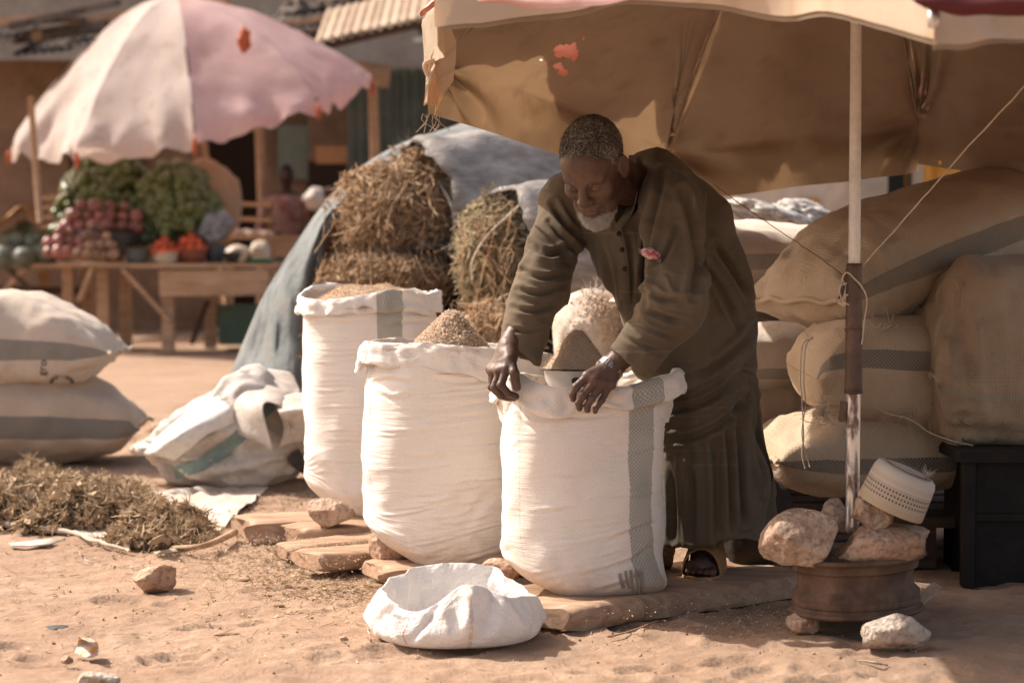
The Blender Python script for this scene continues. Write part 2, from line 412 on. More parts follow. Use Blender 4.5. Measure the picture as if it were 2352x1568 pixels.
def stone_mat(name, c1, c2, c3, seed):
    g = G(name); oc = g.mapv(g.coord(), (1, 1, 1), (seed, seed * 2, 0))
    a = g.noise(oc, 9, 6, .65); b = g.noise(oc, 55, 5, .7); v = g.vor(oc, 70)
    col = g.ramp(a, [(.32, c1), (.5, c2), (.68, c3)])
    col = g.mix(g.ramp(b, [(.34, (.8,) * 3), (.52, (0,) * 3)]), col, tuple(x * .4 for x in c2))
    h = g.math('ADD', g.math('MULTIPLY', b, 1.0), g.math('MULTIPLY', v, .6))
    return g.bsdf(col, .9, g.bump(h, 1.0, .009), .2)

M = {}
M['ground'] = ground_mat()
M['stone'] = [stone_mat('stone_%d' % k, *cs, k * 1.7) for k, cs in enumerate([
    ((.30, .19, .13), (.46, .33, .25), (.55, .43, .34)), ((.34, .20, .12), (.44, .28, .19), (.53, .40, .31)), ((.36, .27, .21), (.50, .41, .34), (.56, .48, .41))])]
M['plank'] = woodmat('weathered_plank', (.22, .135, .085), (.38, .25, .17), (.50, .36, .26))
M['plank_dark'] = woodmat('old_dark_plank', (.17, .10, .06), (.30, .19, .12), (.42, .29, .20))
M['timber'] = woodmat('stall_timber', (.25, .15, .09), (.42, .27, .17), (.55, .39, .27))
M['timber_dark'] = woodmat('dark_timber', (.05, .03, .022), (.09, .055, .038), (.14, .09, .06))
M['rust'] = mottled('rusty_steel', [(.055, .033, .024), (.115, .068, .046), (.18, .115, .078)], 14, .85, .5, 90, .003, .3)
M['white_pole'] = mottled('white_painted_pole', [(.62, .58, .53), (.74, .71, .66), (.78, .75, .71)], 9, .45, .1, 70, .002, .5)
M['brown_pole'] = mottled('brown_rusted_sleeve', [(.045, .026, .018), (.10, .055, .035), (.17, .10, .065)], 11, .55, .3, 70, .002, .5)
def chrome():
    g = G('worn_chrome_pole'); oc = g.coord(); a = g.noise(g.mapv(oc, (1, 1, .35)), 26, 5, .65)
    rs = g.ramp(a, [(.5, (0,) * 3), (.6, (1,) * 3)])
    col = g.mix(rs, (.62, .62, .63), (.20, .11, .07))
    return g.bsdf(col, g.math('ADD', .28, g.math('MULTIPLY', rs, .55)), g.bump(a, .25, .002), .5, g.math('SUBTRACT', .95, g.math('MULTIPLY', rs, .9)))
M['chrome'] = chrome()
M['twine'] = mottled('pale_twine', [(.50, .40, .30), (.66, .56, .45)], 60, .9, .2, 200)
M['redcord'] = mottled('red_cord', [(.28, .05, .05), (.36, .08, .07)], 40, .9, .1, 200)
M['hay'] = mottled('dry_hay_stalks', [(.24, .135, .07), (.47, .29, .16), (.62, .46, .30), (.66, .56, .40)], 38, .85, .1, 200, lo=.32, hi=.68, transl=.2)
M['hay_green'] = mottled('dry_greenish_leaf', [(.20, .14, .07), (.36, .28, .16), (.52, .43, .28), (.60, .52, .38)], 38, .85, .1, 200, lo=.32, hi=.68, transl=.2)
M['litter'] = mottled('dry_leaf_litter', [(.17, .115, .065), (.36, .25, .15), (.52, .385, .25), (.66, .53, .38)], 42, .85, .1, 200, lo=.32, hi=.68, transl=.15)
M['shade_core'] = mottled('hay_shade_core', [(.05, .03, .018), (.11, .068, .036)], 20, .95, .6, 60, .02)  # dark brown painted for depth, stands in for shade between the stalks
M['bran'] = mottled('bran', [(.48, .33, .23), (.64, .48, .35), (.74, .59, .46)], 160, .95, .8, 240, .004, .1, transl=.3)
M['bran_coarse'] = mottled('coarse_bran', [(.68, .52, .39), (.80, .66, .53), (.88, .78, .66)], 130, .95, .8, 220, .006, .1, transl=.4)
M['flour'] = mottled('fine_husk', [(.50, .38, .27), (.60, .47, .35), (.66, .53, .41)], 150, .95, .9, 260, .004, .1, transl=.2)
M['chaff'] = mottled('chaff', [(.40, .28, .19), (.60, .46, .33), (.74, .62, .48)], 90, .9, .1, 200, transl=.25)
M['canopy'] = None
M['tarp'] = mottled('faded_blue_tarp', [(.05, .058, .063), (.12, .135, .142), (.18, .20, .205), (.20, .17, .14)], 5.5, .8, .5, 24, .012, .15, lo=.28, hi=.72)
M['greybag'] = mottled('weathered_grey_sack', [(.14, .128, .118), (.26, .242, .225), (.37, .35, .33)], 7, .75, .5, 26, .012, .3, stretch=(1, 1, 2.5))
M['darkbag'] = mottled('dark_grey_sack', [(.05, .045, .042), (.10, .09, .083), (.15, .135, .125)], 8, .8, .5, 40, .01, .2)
M['enamel'] = mottled('white_enamel', [(.74, .74, .75), (.80, .80, .81)], 4, .25, .03, 40, .001, .5)
M['enamel_rim'] = mottled('chipped_dark_enamel', [(.03, .022, .02), (.10, .06, .05)], 30, .5, .2, 90, .001, .4)
M['paper'] = mottled('pale_scrap', [(.34, .26, .19), (.44, .35, .27)], 12, .85, .3, 60, .004)
M['whitesheet'] = mottled('dusty_white_sheet', [(.36, .28, .21), (.52, .45, .38), (.62, .56, .50)], 8, .8, .4, 40, .008)
def plain(name, c, rough=.7, var=.25, sc=20, **k):
    return mottled(name, [tuple(x * (1 - var) for x in c), c], sc, rough, .15, 90, .003, **k)
# ------------------------------------------------------------------ the ground
_q = np.random.default_rng(21); FOOT = [(_q.uniform(-1.3, .9), _q.uniform(4.75, 6.1), _q.uniform(-.9, .9) + (math.pi if _q.random() > .5 else 0)) for _ in range(34)] + [(_q.uniform(-1.8, -.2), _q.uniform(7.2, 11), _q.uniform(-.8, .8)) for _ in range(16)]
def ground_h(x, y):
    P = np.stack([x, y, np.zeros_like(x)], -1)
    near = np.exp(-((y - 6) / 9) ** 2)
    h = fbm(P, .9, 3, 3) * .012 + fbm(P, 5.5, 8, 4) * .008 * near + np.maximum(ridged(P, (1.6, 5.5, 1), 5, 3), 0) * .005 * near + fbm(P, 22, 12, 3) * .0035 * near
    for fx, fy, fa in FOOT:
        c, s = math.cos(fa), math.sin(fa); lx, ly = (x - fx) * c + (y - fy) * s, -(x - fx) * s + (y - fy) * c
        d = np.minimum(((lx - .055) / .075) ** 2 + (ly / .045) ** 2, ((lx + .085) / .045) ** 2 + (ly / .034) ** 2); h = h - .009 * sstep(1.25, .75, d) + .004 * np.exp(-((np.sqrt(d) - 1.3) / .25) ** 2)
    return h - .008
def nonuni(a, b, lo, hi, n_in, n_out):
    k = np.linspace(0, 1, n_out + 1)[1:] ** 2.2
    return np.concatenate([(lo - k * (lo - a))[::-1], np.linspace(lo, hi, n_in), hi + k * (b - hi)])
gx = nonuni(-150, 150, -2.0, 2.0, 330, 40); gy = nonuni(-20, 300, 4.4, 9.0, 380, 60)
XX, YY = np.meshgrid(gx, gy, indexing='ij')
o = mk('ground', np.stack([XX, YY, ground_h(XX, YY)], -1), grid_faces(len(gx), len(gy))[:, ::-1], M['ground'], origin=(0, 0, 0))
if o.data.polygons[0].normal.z < 0: o.data.flip_normals()
tag(o, 'dry reddish dusty earth of the market ground', kind='structure')

# ------------------------------------------------------------------ shops behind
M['mud'] = mottled('brown_mud_wall', [(.16, .095, .062), (.235, .15, .10), (.30, .20, .14)], 1.6, .95, .4, 14, .03, .1)
M['plaster'] = mottled('grey_plaster', [(.27, .23, .19), (.37, .32, .27), (.43, .38, .32)], 1.2, .9, .3, 14, .02, .1)
M['paleplaster'] = mottled('pale_beige_wall', [(.36, .27, .2), (.52, .43, .35), (.60, .52, .44)], 2.2, .9, .3, 14, .02, .1)
M['dark'] = plain('interior_shade', (.035, .022, .017), .95)  # near-black colour stands in for the shade inside doorway and box
M['greensheet'] = mottled('green_painted_sheet', [(.055, .068, .052), (.085, .10, .08), (.12, .12, .095)], 2.0, .6, .2, 20, .01, .3)
M['zinc'] = mottled('old_zinc_sheet', [(.30, .21, .145), (.42, .31, .225), (.50, .39, .30)], 2.2, .9, .25, 20, .01, .3)
M['thatch'] = mottled('dark_roof_clutter', [(.05, .038, .03), (.12, .095, .08), (.25, .21, .18)], 3.0, .95, .6, 12, .05, .1)
M['yellow'] = mottled('yellow_painted_sheet', [(.50, .22, .03), (.72, .36, .06), (.78, .44, .10)], 3, .6, .2, 20, .01, .3)
def corrugated(a, b, h0, h1, pitch, amp, nrm, along_up):
    """sheet from a to b, raised along along_up by h0..h1, ridges running that way"""
    a, b = np.asarray(a, float), np.asarray(b, float); L = np.linalg.norm(b - a); n = max(int(L / pitch * 6), 12)
    t = np.linspace(0, 1, n); w = np.sin(t * L / pitch * 2 * math.pi) * amp
    base = a + t[:, None] * (b - a) + w[:, None] * unit(nrm)
    P = np.stack([base + np.asarray(along_up) * h for h in (h0, h1)], 1)
    back = P - unit(nrm) * .006
    V = np.concatenate([P.reshape(-1, 3), back.reshape(-1, 3)]); f = grid_faces(n, 2)
    return V, np.concatenate([f, f[:, ::-1] + 2 * n])
YB = 23.0
shop = thing('mud_shop', 'low brown mud shop with dark doorway behind the pink umbrella', 'shop', tuple(gnd(400, 760)))
def wallbox(name, u0, u1, z0, z1, Y, mat, parent, d=.35):
    x0, x1 = (u0 - 1176) / FPX * Y, (u1 - 1176) / FPX * Y
    V, F = box(((x0 + x1) / 2, Y + d / 2, (z0 + z1) / 2), (x1 - x0, d, z1 - z0)); return mk(name, V, F, mat, parent, False)
wallbox('wall', -260, 470, -.05, 2.9, YB, M['mud'], shop); wallbox('wall', 606, 705, -.05, 2.9, YB - .02, M['mud'], shop); wallbox('wall', 712, 806, -.05, 2.75, YB - .2, M['mud'], shop)
wallbox('lintel', 470, 606, 2.15, 2.9, YB + .01, M['mud'], shop); wallbox('doorway', 468, 608, -.05, 2.2, YB + 1.2, M['dark'], shop, .1)  # the doorway panel is a dark sheet painted as shade in the opening
wallbox('shutter', 160, 330, .9, 2.1, YB - .05, M['timber_dark'], shop, .05)
wallbox('notice_board', 640, 712, 1.62, 2.2, YB - .12, plain('faded_green_notice', (.22, .25, .20)), shop, .03)
wallbox('parapet', -260, 1120, 2.4, 5.5, YB + 2.2, M['plaster'], shop)
roof = thing('shop_roof', 'sagging dark roof with clutter above the mud shop', 'roof', (-3.6, 22.0, 2.6))
for k, (u0, u1, z, dy) in enumerate([(-260, 70, 2.93, 0), (60, 190, 2.84, .1), (180, 330, 2.9, -.1), (320, 560, 2.99, 0), (555, 760, 3.05, .1)]):
    x0, x1 = (u0 - 1176) / FPX * 22.3, (u1 - 1176) / FPX * 22.3
    V, F = corrugated((x0, 21.6 + dy, z), (x1, 21.6 + dy, z + .05), 0, 1.6, .09, .015, (0, -.25, 1), unit((0, 1, .22))); mk('roof_sheet', V, F, M['thatch'], roof)
rr = np.random.default_rng(3)
for k in range(16):
    u = -60 + k * 56 + rr.uniform(-20, 20); x = (u - 1176) / FPX * 22; z0 = 2.88 + .2 * rr.random()
    V, F = beam((x - rr.uniform(.3, .8), 21.8 + rr.uniform(0, .5), z0 + .12), (x + rr.uniform(.3, .8), 21.9, z0 + rr.uniform(.05, .4)), .1, rr.uniform(.04, .14)); mk('roof_timber', V, F, M['timber'] if k % 4 == 1 else M['thatch'], roof, False)
for k, (u, w, h) in enumerate([(800, 120, .42), (905, 130, .34), (990, 110, .46), (690, 90, .3)]):
    p = at(u, 28 + 8 * (k % 2), 23.4); V0, F = ICO[3]; V = V0 * np.array([w / 2 / FPX * 23.4, .3, h / 2]); V = V + unit(V0) * (fbm(V0, 2.2, k, 4)[:, None] * .08) + p
    mk('roof_bundle', V, F, M['thatch'] if k != 1 else M['zinc'], roof)
# the side porch with its lit sheet roof, and the green shop front under it
porch = thing('porch_roof', 'pale ribbed sheet roof sloping above the green shop front', 'roof', (-1.4, 21, 2.6))
for k in range(5):
    u0, u1 = 722 + k * 66, 722 + (k + 1) * 66 + 3
    def pz(u): return 101 - (u - 722) * .235
    a, b = at(u0, pz(u0), 20.2), at(u1, pz(u1), 20.2)
    V, F = corrugated(a + [0, .0 + .02 * (k % 2), 0], b + [0, .02 * (k % 2), 0], 0, 1.5, .1, .018, (0, -.35, 1), unit((0, 1, .33))); mk('roof_sheet', V, F, M['zinc'], porch)
V, F = beam(at(722, 108, 20.3), at(1060, 30, 20.3), .08, .1); mk('roof_beam', V, F, M['timber_dark'], porch, False)
for u in (580, 873):
    a = gnd(u, 780 if u < 600 else 775); V, F = tube([(a[0], 20.6 if u > 600 else 21.6, 0), (a[0] + .02, 20.6 if u > 600 else 21.6, 1.3), (a[0] - .02, 20.6 if u > 600 else 21.6, 2.5)], [.055, .05, .045], 7)
    tag(mk('roof_post', V, F, M['timber']), 'thin rough post standing before the dark doorway' if u < 600 else 'thin rough post before the green shop front', 'post')
gshop = thing('green_shop_front', 'dark green ribbed metal shop front under the porch', 'shop front', (-1.0, 22, 0))
for k in range(7):
    u0 = 800 + k * 62; a, b = at(u0, 700, 22.2), at(u0 + 63, 700, 22.2); a[2] = b[2] = 0
    V, F = corrugated(a + [0, .03 * (k % 2), 0], b + [0, .03 * (k % 2), 0], 0, 2.75, .11, .02, (0, -1, 0), (0, 0, 1)); mk('metal_sheet', V, F, M['greensheet'], gshop)
V, F = beam(at(728, 96, 21.0) - [0, 0, .25], at(895, 130, 21.0) - [0, 0, .2], .12, .22); tag(mk('porch_lintel', V, F, M['timber']), 'short stained board under the porch roof edge', 'board')
V, F = tube([at(950, 92, 20.4), at(1010, 84, 20.4)], .022, 8); tag(mk('tube_lamp', V, F, M['enamel']), 'small white tube fixed under the porch roof', 'lamp')
# further shop at the right, seen in the gap under the big canopy
rshop = thing('pale_shop', 'pale plastered shop seen under the big canopy edge', 'shop', (2.6, 14.2, 0))
wallbox('wall', 1640, 2000, -.05, 2.6, 14.0, M['paleplaster'], rshop); wallbox('pilaster', 1960, 2037, -.05, 2.6, 13.85, M['plaster'], rshop, .2)
wallbox('door', 2036, 2074, -.05, 2.4, 14.05, plain('dark_green_door', (.022, .03, .026)), rshop); wallbox('door_post', 2094, 2118, -.05, 2.4, 13.95, M['plaster'], rshop)
for k, (u0, u1) in enumerate([(2072, 2096), (2116, 2180), (2180, 2236), (2236, 2300), (2300, 2420)]):
    a, b = at(u0, 600, 14.15), at(u1, 600, 14.15); a[2] = b[2] = 0
    V, F = corrugated(a + [0, .02 * (k % 2), 0], b + [0, .02 * (k % 2), 0], 0, 2.4, .09, .014, (0, -1, 0), (0, 0, 1)); mk('yellow_sheet', V, F, M['yellow'], rshop)
wallbox('painted_panel', 1836, 1880, 1.0, 1.25, 13.96, plain('orange_panel', (.55, .25, .05)), rshop, .03)

# ------------------------------------------------------------------ market tables and produce
YT = 18.6
def pt(u, v, Y=YT): return at(u, v, Y)
def stick(name, a, b, w, h, mat, parent=None): V, F = beam(a, b, w, h); return mk(name, V, F, mat, parent, False)
tb = thing('market_table', 'rough wooden market table with deep front board and crossed braces', 'table', tuple(pt(400, 800)))
zt = pt(400, 604)[2]
for k in range(4): stick('top_board', (pt(178, 0)[0], YT - .1 + k * .24, zt - .02 + .006 * (k % 2)), (pt(642, 0)[0], YT - .1 + k * .24, zt - .02 + .006 * (k % 2)), .23, .035, M['timber'], tb)
stick('front_board', pt(366, 652, YT - .22), pt(618, 648, YT - .22), .03, .22, M['timber'], tb)
for u, y in ((386, 0), (232, .1), (620, 0), (250, .8), (600, .8), (455, .75)): stick('leg', (pt(u, 0)[0], YT - .12 + y, 0), (pt(u, 0)[0], YT - .12 + y, zt - .04), .1, .1, M['timber'], tb)
stick('brace', pt(282, 618, YT - .2), pt(392, 738, YT - .2), .1, .035, M['timber'], tb); stick('brace', pt(214, 612, YT - .21), pt(183, 690, YT - .21), .15, .03, M['timber'], tb)
stick('brace', pt(478, 690, YT + .3), pt(440, 790, YT + .3), .04, .04, M['timber_dark'], tb)
tb2 = thing('plank_table', 'long low wooden table of thin boards at the left edge', 'table', tuple(pt(60, 790, 19.4)))
zt2 = pt(60, 604, 19.2)[2]
for k in range(4): stick('top_board', (pt(-160, 0, 19.3)[0], 19.0 + k * .22, zt2 - .02), (pt(196, 0, 19.3)[0], 19.0 + k * .22, zt2 - .02 + .005 * (k % 2)), .21, .035, M['timber'], tb2)
for u, y in ((-60, 0), (150, 0), (60, .6), (165, .6)): stick('leg', (pt(u, 0, 19)[0], 19 + y, 0), (pt(u, 0, 19)[0], 19 + y, zt2 - .04), .09, .09, M['timber'], tb2)
stick('brace', pt(-20, 700, 18.95), pt(60, 614, 18.95), .07, .04, M['timber'], tb2); stick('brace', pt(20, 618, 18.94), pt(105, 700, 18.94), .07, .04, M['timber_dark'], tb2); stick('rail', pt(-160, 662, 19.3), pt(190, 668, 19.3), .05, .07, M['timber_dark'], tb2)
rear = thing('rear_table', 'pale wooden table set further back beside the blue tarp', 'table', tuple(pt(580, 760, 20.4)))
zr = pt(580, 545, 20.4)[2]
for k in range(3): stick('top_board', (pt(495, 0, 20.4)[0], 20.2 + k * .26, zr), (pt(700, 0, 20.4)[0], 20.2 + k * .26, zr), .25, .035, M['timber'], rear)
for u in (520, 660): stick('leg', (pt(u, 0, 20.3)[0], 20.3, 0), (pt(u, 0, 20.3)[0], 20.3, zr), .09, .09, M['timber'], rear)
stick('front_board', pt(620, 570, 20.1), pt(700, 570, 20.1), .03, .16, M['timber'], rear)
rack = thing('wooden_rack', 'slatted wooden rack leaning behind the green vegetable heap', 'rack', tuple(pt(150, 600, 20.2)))
for k in range(4): stick('slat', pt(92, 455 + k * 22, 20.2), pt(158, 452 + k * 22, 20.2), .02, .05, M['timber'], rack)
for u in (98, 152): stick('upright', pt(u, 600, 20.24), pt(u, 446, 20.24), .05, .05, M['timber_dark'], rack)
V, F = tube([pt(70, 222, 17.6), pt(80, 360, 17.6), pt(92, 510, 17.7)], .028, 7); tag(mk('support_stick', V, F, M['timber']), 'upright bare stick left of the green heap', 'stick')
shelf = thing('shelf_stand', 'wooden shelf stand with open boxes behind the green heaps', 'shelf', tuple(pt(580, 620, 21)))
for v in (466, 500, 535): stick('shelf_board', pt(498, v, 21), pt(628, v + 6, 21), .4, .04, M['timber'], shelf)
for u in (505, 620): stick('upright', (pt(u, 0, 21.1)[0], 21.1, 0), pt(u, 462, 21.1), .06, .06, M['timber'], shelf)

# produce
M['leafgreen'] = mottled('pepper_green', [(.03, .045, .012), (.075, .10, .026), (.17, .20, .06)], 26, .35, .1, 60, .003, .6, lo=.3, hi=.7)
def per_piece(m, lo=.6, hi=1.35):
    t = m.node_tree; b = [n for n in t.nodes if n.type == 'BSDF_PRINCIPLED'][0]; src = b.inputs['Base Color'].links[0].from_socket; oi = t.nodes.new('ShaderNodeObjectInfo'); mr = t.nodes.new('ShaderNodeMapRange'); mr.inputs[3].default_value = lo; mr.inputs[4].default_value = hi
    mx = t.nodes.new('ShaderNodeMix'); mx.data_type = 'RGBA'; mx.blend_type = 'MULTIPLY'; mx.inputs[0].default_value = 1.0; t.links.new(oi.outputs['Random'], mr.inputs[0]); t.links.new(src, mx.inputs[6]); t.links.new(mr.outputs[0], mx.inputs[7]); t.links.new(mx.outputs[2], b.inputs['Base Color']); return m
M['onion'] = mottled('onion_skin', [(.15, .045, .04), (.24, .085, .07), (.34, .16, .13)], 14, .35, .1, 60, .003, .5)
M['tomato'] = mottled('tomato_skin', [(.50, .05, .018), (.62, .09, .03), (.66, .18, .03)], 9, .25, .02, 60, .001, .5)
M['pumpkin'] = mottled('grey_green_squash', [(.075, .085, .06), (.17, .185, .13), (.30, .31, .24)], 8, .5, .2, 40, .006, .4)
M['potato'] = mottled('dusty_root', [(.20, .12, .08), (.33, .21, .15)], 16, .85, .3, 60, .004)
M['burlap'] = sackcloth('brown_burlap', (.27, .17, .10), (.34, .22, .14), weave=.006)
for k_ in ('onion', 'tomato', 'pumpkin', 'potato'): per_piece(M[k_])
def heap(name, label, u, vb, vt, wu, Y, mat, n, size, seed, cat='vegetables', core=True, elong=1.8):
    c = pt(u, vb, Y); h = pt(u, vt, Y)[2] - c[2]; w = wu / FPX * Y / 2
    r = np.random.default_rng(seed); th = r.uniform(0, 2 * math.pi, n); q = np.sqrt(r.uniform(0, 1, n))
    ph = np.arccos(r.uniform(0, 1, n)); d = np.stack([np.sin(ph) * np.cos(th), np.sin(ph) * np.sin(th), np.cos(ph)], -1)
    P = c + d * np.array([w, w * .8, h]) * (1 + .05 * r.normal(size=(n, 1)))
    mb = MB(); V0, F0 = ICO[1]
    for k in range(n):
        R = np.linalg.qr(r.normal(size=(3, 3)))[0]; mb.add((V0 * np.array([size * elong, size, size]) * r.uniform(.7, 1.2)) @ R.T + P[k], F0)
    V1, F1 = ICO[3]; mb.add(np.maximum(V1, [-9, -9, 0]) * np.array([w, w * .8, h]) * .95 + c, F1)
    return tag(mb.build(name, mat), label, cat, kind='stuff')
heap('green_pepper_heap', 'tall heap of glossy green peppers left of the domed one', 252, 545, 356, 218, 19.2, M['leafgreen'], 520, .052, 1)
heap('green_pepper_heap', 'lower domed heap of green peppers spilling from a brown sack', 408, 530, 388, 180, 18.9, M['leafgreen'], 380, .05, 2)
c = pt(468, 470, 19.25); V0, F0 = ICO[3]; V = V0 * np.array([.34, .34, .4]); V += unit(V0) * (fbm(V0, 2.5, 5)[:, None] * .03); tag(mk('produce_sack', V + c, F0, M['burlap']), 'brown sack behind the domed green heap', 'sack')
def ball(name, mat, r, seed, squash=1.0, sub=2, bumpy=.04, ribs=0):
    V0, F = ICO[sub]; V = V0 * (1 + bumpy * fbm(V0, 2.0, seed, 2)[:, None])
    if ribs:
        a = np.arctan2(V0[:, 1], V0[:, 0]); V = V * (1 + .06 * np.cos(a * ribs)[:, None] * (1 - V0[:, 2:] ** 2))
    return V * np.array([r, r, r * squash]), F
def pile(name, label, group, cat, mat, spots, r, squash=1.0, ribs=0, jit=.28, stalk=None):
    V, F = ball(name, mat, r, 3, squash, 2, .05, ribs); me = mesh_data(name, V, F); me.materials.append(mat); q = np.random.default_rng(len(spots))
    if stalk is not None:
        SV, SF = tube([(0, 0, r * squash * .75), (0, 0, r * squash * 1.15)], [r * .12, r * .08], 5); sme = mesh_data('stalk', SV, SF); sme.materials.append(stalk)
    for p in spots:
        ob = bpy.data.objects.new(name, me); COL.objects.link(ob); ob.location = p; ob.rotation_euler = q.uniform(-.5, .5, 3) + [0, 0, q.uniform(0, 6)]
        ob.scale = (q.uniform(1 - jit, 1 + jit),) * 3; tag(ob, label, cat, group); ORG[ob.name] = np.array(p)
        if stalk is not None:
            so = bpy.data.objects.new('stalk', sme); COL.objects.link(so); so.parent = ob
def pyramid(u, v, Y, rows, r, w=1.0):
    """front rows of a stacked pile: rows from bottom, each (count)"""
    out = []; c = pt(u, v, Y)
    for k, n in enumerate(rows):
        for i in range(n): out.append((c[0] + (i - (n - 1) / 2) * 2 * r * w + RNG.normal() * r * .12, c[1] + k * r * .55 + RNG.normal() * r * .15, c[2] + r + k * r * 1.55 + RNG.normal() * r * .1))
    return out
stalk = plain('dry_stalk', (.16, .13, .06))
pile('onion', 'red onion in the tall stack left of centre', 'onions in the tall stack', 'onion', M['onion'], pyramid(200, 533, 18.5, [4, 3, 2], .058), .058, .95)
pile('onion', 'red onion in the stack nearest the tall green heap', 'onions in the right stack', 'onion', M['onion'], pyramid(268, 535, 18.55, [4, 4, 2], .056), .056, .95)
pile('onion', 'red onion in the bulging low pile by the squashes', 'onions in the low left pile', 'onion', M['onion'], pyramid(148, 592, 18.4, [4, 4, 2], .056, .8), .056, .95)
pile('squash', 'ribbed grey green squash heaped on the left table', 'squashes on the left table', 'squash', M['pumpkin'], [pt(14, 590, 19.0), pt(58, 592, 18.95), pt(98, 588, 19.1), pt(34, 555, 19.25), pt(78, 552, 19.2), pt(-25, 580, 19.1), pt(55, 528, 19.45), pt(110, 556, 19.4)], .125, .85, 8, stalk=stalk)
pile('root', 'dusty brown root in the pile below the onions', 'roots piled below the onions', 'root', M['potato'], pyramid(222, 596, 18.35, [5, 4, 3, 2], .05, .8), .05, .8)
pile('egg_plant', 'dark green garden egg beside the onion stacks', 'dark garden eggs', 'vegetable', plain('dark_garden_egg', (.045, .06, .03), .35), pyramid(330, 560, 18.6, [5, 4, 4, 3], .05, .9), .05, 1.1)
def bowl(name, label, u, vb, vt, wu, Y, mat, cat='bowl', flare=.7):
    c = pt(u, vb, Y); h = pt(u, vt, Y)[2] - c[2]; R = wu / FPX * Y / 2
    pr = [(0.001, 0), (R * flare * .8, 0), (R * flare, .01), (R * .9, h * .6), (R, h), (R * 1.02, h + .006), (R * .96, h), (R * .86, h * .6), (R * flare * .8, .015), (0.001, .012)]
    V, F = lathe(pr, c, 28); ob = tag(mk(name, V, F, mat), label, cat); return c, R, h
bw = plain('pale_bowl', (.52, .46, .38), .5); br = mottled('terracotta_plastic', [(.20, .07, .045), (.26, .09, .06)], 8, .5, .1, 60); bg_ = plain('slate_plastic', (.10, .12, .13), .5); bd = plain('dark_bowl', (.055, .05, .047), .5)
for lab, u, vb, vt, wu, dy, mt in [('pale striped bowl of tomatoes at the table front', 380, 608, 580, 62, 0, bw), ('round red brown bowl heaped with tomatoes', 440, 606, 572, 74, .1, br), ('slate grey bucket beside the red brown bowl', 494, 606, 560, 52, .25, bg_),
                                   ('small dark bowl below the brown roots', 262, 600, 574, 50, 0, bd), ('dark blue bowl left of the pale tomato bowl', 316, 605, 574, 60, 0, bg_), ('low dark dish right of the grey bucket', 533, 602, 580, 42, .1, bd)]:
    c, R, h = bowl('bowl', lab, u, vb, vt, wu, YT - .12 + dy, mt)
    if 'tomatoes' in lab:
        sp = []; n1 = 7
        for k, (nr, rr_, zz) in enumerate([(8, .72, .0), (5, .42, .055), (2, .12, .1)]):
            for i in range(nr):
                a = i * 2 * math.pi / nr + k; sp.append((c[0] + R * rr_ * math.cos(a), c[1] + R * rr_ * math.sin(a), c[2] + h + .01 + zz))
        pile('tomato', 'ripe tomato heaped in the pale striped bowl' if 'pale' in lab else 'ripe tomato heaped in the red brown bowl', 'tomatoes in the ' + ('pale' if 'pale' in lab else 'red brown') + ' bowl', 'tomato', M['tomato'], sp, .042, .9)
for lab, u, vb, vt, wu, col in [('blue grey basket holding the onion stack', 205, 560, 530, 62, (.12, .13, .17)), ('dark basket under the right onion stack', 275, 568, 535, 70, (.05, .05, .05))]:
    bowl('basket', lab, u, vb, vt, wu, 18.5, plain('basket_' + lab[:4].strip(), col, .6), 'basket', .85)
def crate(name, label, u0, u1, v0, v1, Y, mat, d=.32):
    a, b = pt(u0, v1, Y), pt(u1, v0, Y); t = .02
    th = thing(name, label, 'crate', ((a[0] + b[0]) / 2, Y, a[2]))
    cx, w, z0, h = (a[0] + b[0]) / 2, b[0] - a[0], a[2], b[2] - a[2]
    for nm, c, s in [('front_panel', (cx, Y, z0 + h / 2), (w, t, h)), ('back_panel', (cx, Y + d, z0 + h / 2), (w, t, h)), ('side_panel', (cx - w / 2, Y + d / 2, z0 + h / 2), (t, d - t, h)), ('side_panel', (cx + w / 2, Y + d / 2, z0 + h / 2), (t, d - t, h)), ('floor_panel', (cx, Y + d / 2, z0 + .01), (w - t, d - t, t)), ('rim', (cx, Y - .012, z0 + h), (w + .03, .02, .03))]:
        V, F = box(c, s); mk(nm, V, F, mat, th, False)
gc = mottled('green_plastic', [(.10, .21, .15), (.15, .28, .20)], 3, .55, .1, 40)
crate('plastic_crate', 'pale green plastic crate behind the tomatoes', 376, 448, 508, 560, 18.9, gc)
crate('plastic_crate', 'pale green plastic crate on the ground under the table', 505, 592, 702, 792, 19.2, mottled('dull_green_plastic', [(.09, .15, .11), (.13, .2, .15)], 3, .6, .1, 40), .4)
V, F = lathe([(.001, 0), (.11, 0), (.12, .03), (.1, .035), (.001, .03)], pt(596, 603, YT + .05), 24); tag(mk('plastic_tray', V, F, plain('bright_green_lid', (.02, .22, .12), .45)), 'flat bright green tray at the end of the table', 'tray')
def lumpy(name, label, cat, c, s, seed, mat, amp=.12, sub=4, sc=1.6, flat=None, R=None, ridge=0.0, reach=False):
    V0, F = ICO[sub]; d = 1 + amp * fbm(V0, sc, seed, 4) + ridge * ridged(V0, sc * 1.4, seed + 9, 3)
    V = V0 * d[:, None] * np.asarray(s, float)
    if R is not None: V = V @ np.asarray(R).T
    if flat is not None: V[:, 2] = np.maximum(V[:, 2], -flat + .004 * fbm(V0, 6, seed))
    if reach: V[:, 2] = np.where(V[:, 2] < 0, V[:, 2] * (c[2] - .004) / -V[:, 2].min(), V[:, 2])
    return tag(mk(name, V + np.asarray(c), F, mat), label, cat)
